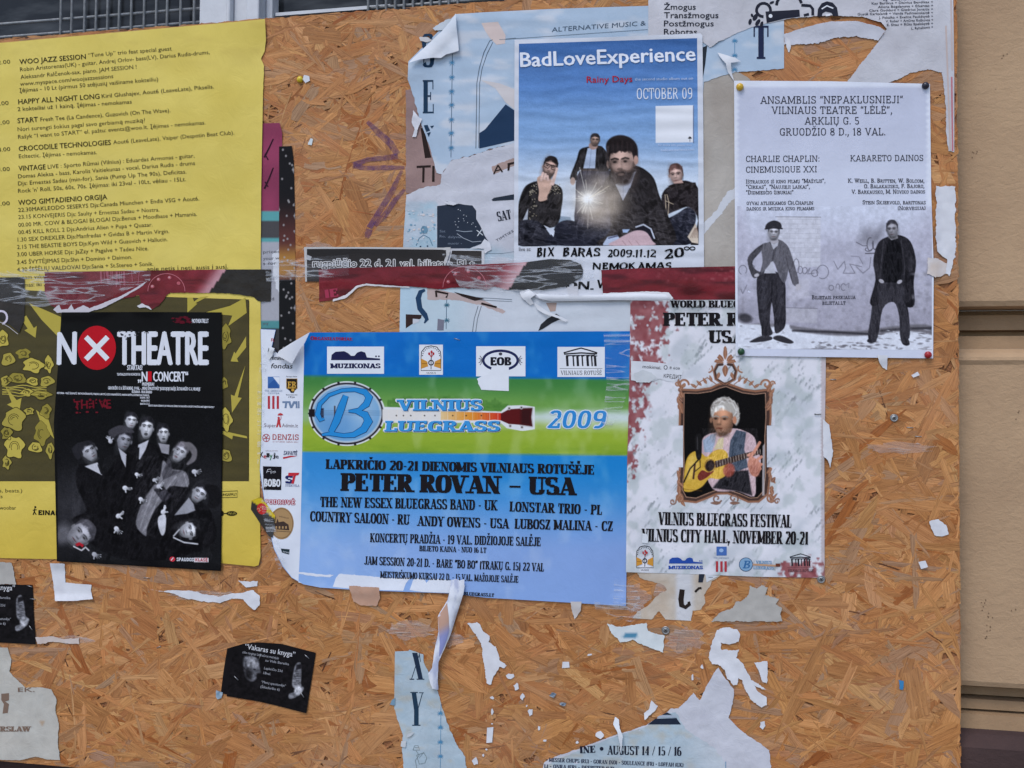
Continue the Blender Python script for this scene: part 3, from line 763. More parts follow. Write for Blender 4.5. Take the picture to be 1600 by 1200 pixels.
boxes('mullion', [((hx(311), WY - .02, zb), (hx(356), WY + .06, zt)), ((hx(356) + .0005, WY - .027, zb), (hx(362), WY + .06, zt)), ((hx(362) + .0005, WY - .014, zb), (hx(384), WY + .06, zt)), ((hx(384) + .0005, WY - .022, zb), (hx(405), WY + .06, zt)), ((hx(405) + .0005, WY + .004, zb), (hx(416), WY + .05, zt))], M_FRAME, win, bevel=.003)
boxes('frame', [((WIN_X0 + .001, WY - .02, zb), (WIN_X1 - .022, WY + .05, zb + .05)), ((WIN_X0 + .001, WY - .02, zt - .05), (WIN_X1 - .022, WY + .05, zt))], M_FRAME, win)

def rod(pts, r, n=8):
    V = []; Fc = []
    pts = [Vector(p) for p in pts]
    for i, p in enumerate(pts):
        d = (pts[min(i + 1, len(pts) - 1)] - pts[max(i - 1, 0)]).normalized()
        a = d.orthogonal().normalized(); c = d.cross(a)
        if i and (a - la).length > 1.0: a = -a; c = -c
        la = a
        for k in range(n):
            t = 2 * math.pi * k / n
            V.append(tuple(p + (a * math.cos(t) + c * math.sin(t)) * r))
    for i in range(len(pts) - 1):
        for k in range(n):
            Fc.append([i * n + k, i * n + (k + 1) % n, (i + 1) * n + (k + 1) % n, (i + 1) * n + k])
    Fc += [list(range(n))[::-1], [len(V) - n + k for k in range(n)]]
    return V, Fc
def rods(name, rl, mat, parent):
    V = []; Fc = []
    for pts, r in rl:
        v, f = rod(pts, r); Fc += [[i + len(V) for i in q] for q in f]; V += v
    return raw_mesh(name, V, Fc, mat, parent)
M_BAR = flat_mat('grey_grille_paint', (150, 152, 154), .5, .2, var=.25, scale=120)
GY = WY - .012
def grille(label, pxs, rails, x0, x1):
    g = thing('window_grille', label, 'grille', ((x0 + x1) / 2, GY, WIN_Z0))
    for px in pxs:
        x = hx(px, 30, -118)
        rods('bar', [([(x, GY, WIN_Z0 + .01), (x, GY, WIN_Z1 - .01)], .0024)], M_BAR, g)
    for py, pa in rails:
        z = float(W(pa, py, -118)[2])
        rods('rail', [([(x0, GY + .0055, z), (x1, GY + .0055, z)], .003)], M_BAR, g)
    return g
grille('grey welded bar grille in front of the left window pane', [95, 112, 132, 150, 168, 186, 205, 225, 244, 261, 282, 303], [(13, 290), (52, 60)], WIN_X0 + .01, hx(309))
grille('grey welded bar grille in front of the right window pane', [575, 589, 603, 617, 631, 645, 659, 673, 687, 701, 715], [(9, 600)], hx(572), hx(760))
boxes('window_shelf', [((hx(418), WY + .012, float(W(450, 14, -130)[2]) - .006), (hx(600), WY + .026, float(W(450, 14, -130)[2])))], M_FRAME, win)

# ================================================================ the board
m_str, nt, b = nmat('pressed_wood_strands')
at = N(nt, 'ShaderNodeVertexColor', layer_name='Col'); uvn = N(nt, 'ShaderNodeUVMap', uv_map='UVMap')
def streak(sx, sy, det, dist):
    mp = N(nt, 'ShaderNodeMapping'); mp.inputs['Scale'].default_value = (sx, sy, 1)
    nz = N(nt, 'ShaderNodeTexNoise', i_Scale=1.0, i_Detail=det, i_Roughness=.6, i_Distortion=dist)
    nt.links.new(uvn.outputs['UV'], mp.inputs['Vector']); nt.links.new(mp.outputs['Vector'], nz.inputs['Vector'])
    return nz
s1 = streak(14, 380, 4.0, .9); s2 = streak(26, 1100, 2.0, .4); s3 = streak(9, 110, 3.0, .8)
rp = N(nt, 'ShaderNodeValToRGB'); e = rp.color_ramp.elements
e[0].position = .32; e[0].color = (.36, .30, .25, 1); e[1].position = .68; e[1].color = (1.2, 1.2, 1.22, 1)
k = rp.color_ramp.elements.new(.44); k.color = (.86, .84, .81, 1)
mixf = N(nt, 'ShaderNodeMath', operation='MULTIPLY_ADD'); mixf.inputs[1].default_value = .45
half = N(nt, 'ShaderNodeMath', operation='MULTIPLY'); half.inputs[1].default_value = .55
nt.links.new(s1.outputs['Fac'], half.inputs[0]); nt.links.new(s2.outputs['Fac'], mixf.inputs[0]); nt.links.new(half.outputs[0], mixf.inputs[2])
nt.links.new(mixf.outputs[0], rp.inputs['Fac'])
ck = streak(11, 260, 3.0, 1.4)
cr = N(nt, 'ShaderNodeValToRGB'); e = cr.color_ramp.elements
e[0].position = .485; e[0].color = (1, 1, 1, 1); e[1].position = .515; e[1].color = (1, 1, 1, 1); k = cr.color_ramp.elements.new(.5); k.color = (.36, .27, .2, 1)
nt.links.new(ck.outputs['Fac'], cr.inputs['Fac'])
ckm = N(nt, 'ShaderNodeMix', data_type='RGBA', blend_type='MULTIPLY'); ckm.inputs['Factor'].default_value = .75
nt.links.new(rp.outputs['Color'], ckm.inputs['A']); nt.links.new(cr.outputs['Color'], ckm.inputs['B'])
mx = N(nt, 'ShaderNodeMix', data_type='RGBA', blend_type='MULTIPLY'); mx.inputs['Factor'].default_value = 1
nt.links.new(at.outputs['Color'], mx.inputs['A']); nt.links.new(ckm.outputs['Result'], mx.inputs['B'])
rp3 = N(nt, 'ShaderNodeValToRGB'); e = rp3.color_ramp.elements
e[0].position = .3; e[0].color = (.82, .74, .66, 1); e[1].position = .62; e[1].color = (1.05, 1.05, 1.05, 1)
nt.links.new(s3.outputs['Fac'], rp3.inputs['Fac'])
mx2 = N(nt, 'ShaderNodeMix', data_type='RGBA', blend_type='MULTIPLY'); mx2.inputs['Factor'].default_value = 1
nt.links.new(mx.outputs['Result'], mx2.inputs['A']); nt.links.new(rp3.outputs['Color'], mx2.inputs['B'])
# weathering: grey bleached patches over the whole sheet
tc = N(nt, 'ShaderNodeTexCoord'); wz_n = N(nt, 'ShaderNodeTexNoise', i_Scale=5.5, i_Detail=6.0, i_Roughness=.65)
nt.links.new(tc.outputs['Object'], wz_n.inputs['Vector'])
wr = N(nt, 'ShaderNodeMapRange', i_From_Min=.5, i_From_Max=.78, i_To_Min=0.0, i_To_Max=.4)
nt.links.new(wz_n.outputs['Fac'], wr.inputs['Value'])
mx3 = N(nt, 'ShaderNodeMix', data_type='RGBA'); mx3.inputs['B'].default_value = (*lin((184, 142, 108)), 1)
nt.links.new(wr.outputs['Result'], mx3.inputs['Factor']); nt.links.new(mx2.outputs['Result'], mx3.inputs['A'])
nt.links.new(mx3.outputs['Result'], b.inputs['Base Color'])
bp = N(nt, 'ShaderNodeBump', i_Strength=.5, i_Distance=.0015)
nt.links.new(mixf.outputs[0], bp.inputs['Height']); nt.links.new(bp.outputs['Normal'], b.inputs['Normal'])
b.inputs['Roughness'].default_value = .62; b.inputs['Specular IOR Level'].default_value = .3

board = thing('chipboard_panel', 'large weathered orange strand chipboard sheet boarding up the window, covered in posters', 'board', ((BX0 + BX1) / 2, 0.006, BZ0))
M_CORE = flat_mat('pressed_wood_edge', (150, 96, 58), .8, var=.35, bump=.6, scale=150)
boxes('panel', [((BX0, 0.0012, BZ0), (BX1, 0.016, BZ1))], M_CORE, board)

def strands():
    pal = lin(np.array([(214, 160, 108), (206, 148, 94), (193, 133, 80), (178, 117, 66), (224, 178, 130), (160, 100, 56), (196, 128, 76), (186, 124, 76), (139, 88, 50), (208, 156, 112)]))
    pw = np.array([.17, .17, .16, .11, .11, .06, .08, .07, .02, .05]); pw /= pw.sum()
    n = 21000
    nl, ncx = 7, 4
    cx = rng.uniform(BX0, BX1, n); cz = rng.uniform(BZ0, BZ1, n)
    L = np.clip(rng.lognormal(math.log(.068), .5, n), .014, .19)
    wd = np.clip(rng.lognormal(math.log(.0142), .58, n), .002, .042); wd = np.minimum(wd, L * .4)
    sl = rng.random(n) < .4
    wd[sl] *= .35
    ang = np.where(rng.random(n) < .62, rng.normal(0, .5, n), rng.uniform(-1.57, 1.57, n))
    col = pal[rng.choice(len(pal), n, p=pw)]
    mean = (pal * pw[:, None]).sum(0); col = (mean + (col - mean) * .4) * rng.uniform(.82, 1.1, (n, 1)) * 1.0
    gk = rng.random(n); gm = lin((176, 140, 116)); om = lin((168, 100, 48)); w1 = np.clip(gk / .2, 0, 1)[:, None]; w2 = np.clip((1 - gk) / .12, 0, 1)[:, None]
    col = ((gm * (1 - w1) + col * w1) * w2 + om * (1 - w2)) * rng.uniform(.97, 1.03, (n, 3))
    col = col * np.array((.92, .89, .79))
    dark = rng.random(n) < .02
    wd[dark] = np.minimum(wd[dark], .0022); L[dark] = np.minimum(L[dark], .04); col[dark] = lin((112, 70, 42)) * rng.uniform(.6, 1.3, (dark.sum(), 1))
    u = np.linspace(-.5, .5, nl); v = np.linspace(-.5, .5, ncx)
    U = np.broadcast_to(u[None, :, None], (n, nl, ncx)).copy() * L[:, None, None]
    Vv = np.broadcast_to(v[None, None, :], (n, nl, ncx)).copy() * wd[:, None, None]
    # ragged ends, wavering sides, some strands pointed
    for end in (0, -1):
        U[:, end, :] += rng.normal(0, .06, (n, ncx)) * L[:, None] + rng.normal(0, .25, n)[:, None] * np.linspace(-1, 1, ncx)[None] * wd[:, None]
    tap0 = np.where(rng.random(n) < .3, rng.uniform(.1, .6, n), rng.uniform(.85, 1.05, n))
    tap1 = np.where(rng.random(n) < .3, rng.uniform(.1, .6, n), rng.uniform(.85, 1.05, n))
    tt = (u + .5)[None, :, None]
    e0 = np.clip(tt / .3, 0, 1); e1 = np.clip((1 - tt) / .3, 0, 1)
    Vv *= (tap0[:, None, None] + (1 - tap0[:, None, None]) * e0) * (tap1[:, None, None] + (1 - tap1[:, None, None]) * e1)
    Vv += (rng.normal(0, .05, (n, nl, 1)) + rng.normal(0, .03, (n, nl, ncx))) * wd[:, None, None]
    Vv += (rng.normal(0, .012, n) * L)[:, None, None] * (4 * (u ** 2))[None, :, None]
    hb = rng.uniform(0, 1, n)
    Hh = hb[:, None, None] * 1.0 + rng.normal(0, .22, n)[:, None, None] * u[None, :, None] * 2 + rng.normal(0, .16, n)[:, None, None] * v[None, None, :] * 2 + rng.normal(0, .05, (n, nl, ncx))
    Hh = .05 + .6 * (1 + np.tanh((Hh - .5) * 1.5)) + rng.uniform(0, .012, n)[:, None, None]
    ca, sa = np.cos(ang)[:, None, None], np.sin(ang)[:, None, None]
    X = cx[:, None, None] + U * ca - Vv * sa; Z = cz[:, None, None] + U * sa + Vv * ca
    over = (X < BX0) | (X > BX1) | (Z < BZ0) | (Z > BZ1)
    X = np.clip(X, BX0 + .0005, BX1 + rng.normal(0, .0008, X.shape)); Z = np.clip(Z, BZ0 + .0005, BZ1 + rng.normal(0, .001, Z.shape))
    V = np.stack([X, -Hh * .001, Z], -1).reshape(-1, 3)
    idx = np.arange(n * nl * ncx).reshape(n, nl, ncx)
    Q = np.stack([idx[:, :-1, :-1], idx[:, 1:, :-1], idx[:, 1:, 1:], idx[:, :-1, 1:]], -1).reshape(-1, 4)
    C = np.repeat(col, nl * ncx, 0)
    # darker resin-soaked fringe along some of the strands' sides
    uv = np.stack([U + rng.uniform(0, 40, n)[:, None, None], Vv + rng.uniform(0, 40, n)[:, None, None]], -1).reshape(-1, 2)
    return raw_mesh('strand_face', V, Q, m_str, board, C, uv, smooth=False)
strands()

H_BOARD = lambda x, y: 1.32 + 0 * np.asarray(x, float)
# purple spray-paint zigzag sinking into the wood
def spray(name, pts, w, rgb, alpha, seed):
    m, nt, b = nmat('faded_purple_paint')
    tc = N(nt, 'ShaderNodeTexCoord'); n1 = N(nt, 'ShaderNodeTexNoise', i_Scale=90.0, i_Detail=6.0, i_Roughness=.7)
    nt.links.new(tc.outputs['Object'], n1.inputs['Vector'])
    mr = N(nt, 'ShaderNodeMapRange', i_From_Min=.3, i_From_Max=.7, i_To_Min=alpha * .25, i_To_Max=alpha)
    nt.links.new(n1.outputs['Fac'], mr.inputs['Value']); nt.links.new(mr.outputs['Result'], b.inputs['Alpha'])
    b.inputs['Base Color'].default_value = (*lin(rgb), 1); b.inputs['Roughness'].default_value = .8
    ink = Ink()
    for p, ww in pts: ink.line(p, ww, rgb)
    return ink.build(name, board, H_BOARD, .05, m)
spray('paint_mark', [([(574, 190), (592, 208), (610, 224), (621, 241)], [5.6, 10.4, 11.2, 9.6]),
                     ([(622, 244), (600, 247), (575, 249), (552, 258)], [9.6, 8.0, 7.2, 9.6]),
                     ([(552, 258), (570, 263), (600, 262), (632, 262)], [9.6, 7.2, 8.0, 5.6]),
                     ([(628, 266), (612, 300), (596, 325), (577, 356)], [4.8, 9.6, 8.8, 9.6]),
                     ([(577, 358), (575, 366), (573, 372)], [10.4, 10.4, 6.4]),
                     ([(632, 296), (618, 312), (600, 338), (585, 352)], [4.8, 8.0, 9.6, 8.0])], 12, (100, 62, 110), .66, 5)
for bx, by, rx, ry, sd in ((1068, 1000, 34, 20, 1), (640, 985, 40, 14, 2), (1045, 930, 22, 30, 3), (500, 388, 26, 10, 4), (118, 1000, 30, 7, 5), (990, 935, 26, 22, 6), (700, 1000, 26, 12, 7), (1405, 700, 60, 9, 8), (320, 930, 60, 8, 9)):
    ink = Ink(); r = random.Random(sd)
    ink.poly([(bx + rx * math.cos(t) * r.uniform(.65, 1.2), by + ry * math.sin(t) * r.uniform(.65, 1.2)) for t in [2 * math.pi * i / 26 for i in range(26)]], (200, 180, 170))
    ink.build('glue_residue', board, H_BOARD, .06, M_GLUE)

def screw(px, py, r_px, parent):
    c = W(px, py, 1.5); s = float(np.linalg.norm(W(px + r_px, py, 1.5) - c))
    prof = [(0, 1.2), (.55, 1.15), (.62, .75), (.78, .75), (.84, 1.05), (1.0, .7), (1.05, 0)]
    V = []; Fc = []; n = 20
    for r, h in prof:
        for k in range(n):
            t = 2 * math.pi * k / n; V.append((c[0] + s * r * math.cos(t), c[1] - .0011 * h, c[2] + s * r * math.sin(t)))
    for i in range(len(prof) - 1):
        for k in range(n): Fc.append([i * n + k, (i + 1) * n + k, (i + 1) * n + (k + 1) % n, i * n + (k + 1) % n])
    o = raw_mesh('screw', V, Fc, M_STEEL, parent)
    y = c[1] - .00136
    a = .6
    D = []
    for q in (a, a + math.pi / 2):
        d = np.array([math.cos(q), 0, math.sin(q)]) * s * .45; e = np.array([-math.sin(q), 0, math.cos(q)]) * s * .13
        D.append([c + d + e, c - d + e, c - d - e, c + d - e])
    V = np.concatenate([np.array(D[0]), np.array(D[1])]); V[:4, 1] = y; V[4:, 1] = y - .00003
    raw_mesh('cross_slot', V, [[0, 1, 2, 3], [4, 5, 6, 7]], M_SLOT, o, smooth=False)
M_SLOT = flat_mat('dark_screw_slot', (45, 42, 40), .8)  # flat dark cross laid on the screw head
for sx, sy in ((1397, 653), (1283, 905), (1040, 985)): screw(sx, sy, 6.2, board)

for px_, py_, pts in ((1536, 945, 5), (1548, 962, 4), (1545, 982, 5), (1541, 1000, 3), (1584, 955, 3), (1524, 243, 5), (1570, 90, 3), (1592, 650, 4)):
    ink = Ink(); r = random.Random(px_)
    for k in range(pts):
        cx_, cy_ = px_ + r.uniform(-5, 5), py_ + r.uniform(-9, 9); ink.poly([(cx_ + r.uniform(.5, 1.5) * math.cos(t), cy_ + r.uniform(.5, 2.0) * math.sin(t)) for t in np.linspace(0, 5.6, 8)], (124, 102, 80))
    ink.build('plaster_chip', bld, lambda x, y: -33.75 + 0 * np.asarray(x, float), .0)

# ================================================================ paper on the board
WHITE = (222, 226, 234); BK = (26, 26, 30)
def mixc(a, b, t): 
    t = np.asarray(t)[..., None]; return np.asarray(a, float) * (1 - t) + np.asarray(b, float) * t
def sm(e0, e1, x): 
    t = np.clip((np.asarray(x, float) - e0) / (e1 - e0), 0, 1); return t * t * (3 - 2 * t)
def gauss(x, y, cx, cy, rx, ry): return np.exp(-((x - cx) / rx) ** 2 - ((y - cy) / ry) ** 2)
LAY = lambda k: 1.45 + .42 * k

# ---- maroon and turquoise strip, and the black strip beside it, sticking out from under the yellow poster
def c_maroon(x, y):
    c = np.broadcast_to(np.array((146, 62, 92.)), (len(x), 3)).copy()
    c[:] = mixc((158, 66, 98), (120, 48, 74), vn(x / 30, y / 40, 2))
    edge = 0.5 * (x - 412)
    for a, b, col in ((330, 346, (92, 160, 162)), (346, 372, (74, 72, 74)), (372, 379, (92, 160, 162)), (379, 700, (168, 168, 176))):
        m = (y + edge * .12 > a) & (y + edge * .12 <= b); c[m] = col
    m = (y > 500); c[m & (y < 512)] = (80, 140, 142); c[m & (y >= 512)] = (60, 60, 62)
    return c
pm = [(405, 193), (437, 192), (441, 208), (440, 330), (442, 560), (405, 560)]
H = hfun(LAY(0) + .3, lambda x, y: 2.2 * gauss(x, y, 438, 196, 12, 20), seed=3)
t = thing('magenta_poster', 'narrow maroon and turquoise poster edge sticking out from behind the yellow programme', 'poster', centre(pm), 'posters on the board')
sheet('paper', pm, c_maroon, M_GLOSS, H, t, step=3.0)
ink = Ink()
ink.line([(427, 217), (420, 232), (413, 246)], [2, 2.5, 3], (52, 26, 40)).line([(414, 240), (419, 250)], 2, (52, 26, 40)).line([(427, 262), (420, 280), (413, 295)], [2, 2.5, 3], (52, 26, 40)).line([(414, 284), (419, 292)], 2, (52, 26, 40))
for i, (s_, yy) in enumerate((('prices', 396), ('your who', 406), ('s for', 414), ('', 430), ('nord', 470), ('my', 508), ('ku', 518))):
    if s_: sans(ink, s_, 411, yy, 411 + 4.3 * len(s_), yy - 1, 5, (100, 100, 106))
ink.build('small_print', t, H)
sheet('torn_patch', [(425, 398, 1.0), (436, 388, 1), (440, 420, 1), (441, 470, 1.5), (432, 452, 1.5), (427, 430, 1)], (214, 216, 222), M_PAPER, lambda x, y: H(x, y) + .12, t, seed=4)

def c_star(x, y):
    c = mixc((28, 26, 28), (92, 52, 48), sm(300, 380, y))
    c = mixc(c, (170, 122, 62), sm(375, 405, y) * (1 - sm(425, 440, y)))
    c = np.where((y > 436)[:, None], np.array((26., 26, 28)), c)
    sp = _hash((x / 2.2).astype(int), (y / 2.2).astype(int), 9) > .975
    c[sp] = (165, 160, 160)
    return c
ps = [(436, 229), (456, 228), (459, 252), (461, 330), (462, 560), (436, 560)]
H = hfun(LAY(0), lambda x, y: 1.5 * gauss(x, y, 452, 232, 14, 16), seed=7)
t = thing('black_poster', 'narrow black and orange speckled poster edge beside the maroon strip', 'poster', centre(ps), 'posters on the board')
sheet('paper', ps, c_star, M_BLACK, H, t, step=2.4)

# ---- brown poster under the torn pale blue one
def c_brown(x, y): return mixc((168, 140, 134), (142, 116, 112), fbm(x / 40, y / 18, 4))
pb = [(634, 140, 1.2), (652, 140), (720, 140), (806, 200), (806, 300), (640, 303, 1.2), (634, 300, .8)]
H = hfun(LAY(0), seed=12)
t = thing('brown_poster', 'weathered brown paper poster with dark capitals peeping out under the torn pale blue poster', 'poster', centre(pb), 'posters on the board')
sheet('paper', pb, c_brown, M_OLD, H, t, seed=2)
ink = Ink(); DB = (46, 36, 34)
ink.poly([(657, 200), (662, 200), (674, 246), (664, 247)], DB)
ink.poly([(651, 259), (673, 258), (673, 261.5), (651, 262.5)], DB).poly([(660, 260), (663.5, 260), (663, 285), (659.5, 285)], DB)
ink.poly([(675.5, 259), (679, 259), (679, 284), (675, 284)], DB)
ink.build('lettering', t, H)

# ---- grey-beige bare sheet to the right of the band poster
def c_beige(x, y): return mixc((186, 180, 172), (168, 158, 148), fbm(x / 28, y / 60, 6))
pg = [(1090, 122, .8), (1150, 110, .8), (1172, 124), (1172, 470), (1090, 470)]
H = hfun(LAY(0) - .1, seed=15, amp=.25)
t = thing('bare_backing_sheet', 'blank greyish beige old sheet between the band poster and the pinned white poster', 'paper', centre(pg), 'posters on the board')
sheet('paper', pg, c_beige, M_OLD, H, t, seed=5)
sheet('torn_patch', [(1096, 352, 1.2), (1118, 330, 1.5), (1136, 300, 1.2), (1156, 288, 1), (1156, 302, 1.5), (1138, 318, 1.6), (1122, 340, 1.2), (1100, 366, 1)], (206, 208, 214), M_PAPER, lambda x, y: H(x, y) + .15, t, seed=6)

# ---- pale blue festival poster (torn): upper part
def c_pale(x, y):
    c = mixc((166, 186, 206), (182, 199, 217), fbm(x / 60, y / 30, 8))
    c = mixc(c, (206, 210, 218), .8 * sm(.52, .75, fbm(x / 45, y / 14, 21)))
    return c
def c_torn(x, y):
    return mixc((208, 209, 217), (196, 196, 206), fbm(x / 50, y / 20, 31))
pp = [(712, 22), (760, 19), (860, 14), (1013, 9), (1110, 8), (1110, 70, 2.0), (1145, 52, 2.0), (1180, 38, 1.5), (1225, 26), (1225, 107, .8), (1195, 110, .8), (1150, 112, .8), (1118, 122, .8), (1100, 128), (1090, 250), (806, 240), (800, 224, 1.4), (770, 232, 1.4), (736, 243, 1.6), (706, 250, .8), (690, 272, .6), (682, 270, .8), (672, 232, .8), (655, 184, 1.2), (646, 150, .8), (637, 124), (638, 96)]
def hf_pale(x, y):
    return 5.0 * gauss(x, y, 646, 110, 28, 22) + 1.6 * gauss(x, y, 655, 180, 14, 40) + .7 * (.5 + .5 * np.sin(y / 4.2 + .02 * x)) * gauss(x, y, 750, 130, 60, 90) + 1.2 * gauss(x, y, 800, 30, 120, 7)
H = hfun(LAY(1), hf_pale, seed=18, amp=.25)
t = thing('pale_blue_poster', 'pale blue torn poster with a folded white top corner, behind the band poster', 'poster', centre(pp), 'posters on the board')
sheet('paper', pp, c_pale, M_PAPER, H, t, step=4, seed=9)
ink = Ink(); NAVY = (34, 58, 82); BL = (84, 140, 178)
for ch, x0, yb in (('S', 659, 105), ('E', 660, 177), ('Y', 658, 215)):
    if ch != 'Y': slab(ink, ch, x0, yb, x0 + 20, yb, 52, NAVY, stem=.24, hair=.05, sw=.04)
ink.poly([(662, 196), (668, 195), (672, 204), (666, 206)], NAVY).poly([(672, 197), (678, 196), (675, 201)], NAVY).poly([(667, 208), (673, 206), (670, 214)], NAVY)
ink.line([(707, 84), (706, 140), (704.5, 246)], .9, (70, 96, 120))
for yy in (98, 121, 143, 164, 187, 208, 231):
    xx = 706.3 - (yy - 98) * .01
    for k in range(9):
        a = math.pi * (k / 8 * 1.5 - .25)
        ink.line([(xx, yy), (xx + 5.2 * math.cos(a), yy - 4.6 * math.sin(a) + (1.5 if k in (0, 8) else 0))], [1.4, .5], BL)
ink.line([(765, 64), (756, 82), (749, 106), (745, 130), (743.5, 232)], .9, (80, 90, 104)).line([(770, 66), (761, 84), (753, 108), (749.5, 130), (748, 231)], .9, (80, 90, 104))
ink.line([(790, 61), (806, 59.5)], .9, (80, 90, 104)).line([(770, 62), (765, 64)], .9, (80, 90, 104))
ink.poly([(749, 208), (758, 202), (790, 163), (806, 174), (806, 219), (780, 225), (749, 232)], (36, 58, 86))
sans(ink, 'ALTERNATIVE MUSIC &', 862, 50, 1009, 39.5, 7.5, (70, 86, 104), slant=.12)
ink.line([(780, 62), (1012, 46)], .7, (110, 126, 142))
slab(ink, 'T', 1176, 92, 1203, 92, 52, (38, 46, 74), stem=.24, hair=.06)
ink.line([(1148, 62), (1148, 86)], .9, BL)
for yy in (64, 87, 109):
    for k in range(9):
        a = math.pi * (k / 8 * 1.5 - .25); ink.line([(1148, yy), (1148 + 5 * math.cos(a), yy - 4.4 * math.sin(a))], [1.4, .5], BL)
ink.poly([(1098, 74), (1105, 71), (1102, 100), (1098, 123)], (44, 50, 58))
ink.build('lettering', t, H)
ink = Ink()
ink.poly([(752, 36), (778, 34), (790, 55), (789, 68), (776, 70), (766, 60), (758, 48)], (214, 196, 190)).poly([(751, 125), (774, 138), (790, 160), (806, 173), (806, 140), (780, 130)], (208, 202, 202))
ink.build('bare_spots', t, H, .07)
# folded-over corner showing its white back
def hf_flap(x, y):
    d = ((x - 640) * .64 + (y - 97) * .77)
    q = np.clip((712 - x) / 75, 0, 1)
    return 1.5 + 5.5 * np.sin(np.clip((y - 22 - (712 - x) * 0.98 + 10) / 46, 0, 1) * math.pi * .8) + 2.0 * gauss(x, y, 715, 78, 14, 14)
sheet('folded_corner', [(712, 21), (713, 40), (716, 66), (717, 79), (708, 82), (697, 85), (689, 90.5), (676, 90), (655, 93), (639, 98), (645, 91), (672, 66), (690, 49), (703, 34)],
      lambda x, y: mixc((226, 228, 234), (204, 212, 222), vn(x / 20, y / 20, 5)), M_PAPER, over(hf_flap), t, step=4)
# white torn layers in the lower half of that stack
pt = [(635, 304, 1.2), (668, 291, 1.4), (688, 288, 1.2), (690, 272, .8), (706, 251, 1.6), (736, 244, 1.4), (770, 233, 1.4), (800, 224, 1), (812, 222), (812, 432), (628, 432), (631, 360, .6), (634, 320, .6)]
def c_torn2(x, y):
    c = c_torn(x, y)
    k = sm(.45, .6, fbm(x / 14, y / 14, 44)) * (x < 684) * sm(312, 322, y)
    c = mixc(c, (164, 190, 204), k * .9)
    k = (x < 684) * sm(312, 318, y) * .5
    c = mixc(c, (168, 192, 206), k)
    k = sm(372, 392, y - (x - 760) * .3) * (x > 690) * sm(.35, .6, fbm(x / 50, y / 20, 3))
    return mixc(c, (176, 198, 212), .8 * k)
H = hfun(LAY(2), lambda x, y: 1.0 * gauss(x, y, 640, 310, 16, 14) + .9 * (.5 + .5 * np.sin(y / 5 + x * .03)) * gauss(x, y, 770, 300, 60, 60), seed=23, amp=.3)
t2 = thing('white_torn_poster', 'white torn poster remains with a dark blue scrap, just left of the band poster', 'poster', centre(pt), 'posters on the board')
sheet('paper', pt, c_torn2, M_OLD, H, t2, step=4, seed=13)
ink = Ink()
ink.poly([(683, 322), (698, 320), (698, 314.5), (716, 318), (726, 320), (738, 321), (744, 329), (744, 342), (751, 354), (757, 368), (763, 377), (752, 381), (738, 386), (734, 388), (683, 388)], (46, 54, 68))
for k in range(16):
    r = random.Random(k); ink.ell(715 + r.uniform(-8, 30), 328 + r.uniform(-4, 28), .7, .7, (200, 205, 214), .05, 6)
ink.line([(713, 360), (725, 362), (738, 361)], .9, (160, 170, 182), .05).line([(714, 365), (724, 372), (738, 378), (752, 377)], .8, (170, 178, 190), .05)
sans(ink, 'XI', 745, 369, 758, 367, 10, (205, 210, 216), lift=.05)
for yy, s_ in ((363, 'Sat'), (371, 'Ro,'), (372, 'dalyvau'), (382, 'nuotr -')):
    sans(ink, s_, (687 if len(s_) < 4 else 700), yy, (696 if len(s_) < 4 else 722), yy, 4, (120, 130, 146), lift=.05)
ink.poly([(768, 312), (772, 309), (803, 303.5), (803, 312), (770, 314)], (48, 56, 68))
slab(ink, 'SAT', 778, 346, 800, 342, 15, (44, 48, 60), stem=.28, hair=.07, sw=.03)
sans(ink, 'TIMTIES', 776, 378, 803, 362, 4, (60, 66, 80))
ink.line([(758, 396), (786, 396)], .6, (110, 126, 140)).line([(786, 396), (808, 392)], .5, (120, 136, 150))
ink.ell(663, 359, 5.5, 6, (110, 146, 168), 0, 14)
for k in (-3, -1, 1, 3): ink.line([(663 + k, 353), (663 + k * 1.3, 365)], .5, (60, 96, 120), .04)
ink.line([(650, 384), (655, 372), (662, 367), (671, 372), (676, 384)], 1.0, (80, 120, 146)).ell(657, 385, 1.4, 1.2, NAVY, n=8).ell(668, 384.5, 1.4, 1.2, NAVY, n=8)
for k in range(40):
    r = random.Random(k + 90); ink.ell(660 + r.uniform(-24, 20), 350 + r.uniform(-26, 34), r.uniform(.6, 2.6), r.uniform(.6, 2), [(206, 208, 214), (120, 160, 184), (214, 204, 202)][k % 3], .02, 7)
ink.build('print_remains', t2, H)
pa = [(768, 261, 1), (786, 253, 1), (806, 247), (806, 258), (790, 264, 1), (771, 273, 1)]
sheet('torn_window', pa, (172, 148, 140), M_OLD, lambda x, y: H(x, y) + .1, t2, seed=31)
ink = Ink()
ink.line([(771.5, 272), (778, 258)], 2.2, DB).line([(778, 258), (785, 269)], 2.4, DB).line([(774, 267), (782, 265)], 1.6, DB)
ink.poly([(793, 255), (804, 252.5), (804, 256), (797, 257.5), (796, 266), (793, 267)], DB)
ink.build('lettering', t2, H, .3)
for k, (q, sd) in enumerate((([(694, 316, .6), (704, 314, .6), (717, 318, .6), (708, 321, .6), (698, 319, .6)], 1), ([(736, 388, .8), (752, 381, .8), (757, 373, .8), (766, 380, .8), (768, 390, .8), (758, 396, .8), (756, 389, .8)], 2), ([(646, 172, .8), (652, 180, 1), (660, 186, 1), (655, 196, 1), (652, 206, .6), (650, 214, .6), (644, 214, .5), (648, 203, .8), (643, 190, .8)], 3))):
    sheet('curled_tatter', q, (214, 215, 222), M_PAPER, over(lambda x, y: .5 + 1.5 * vn(x / 7, y / 7, 3)), t2, step=3, seed=40 + k)
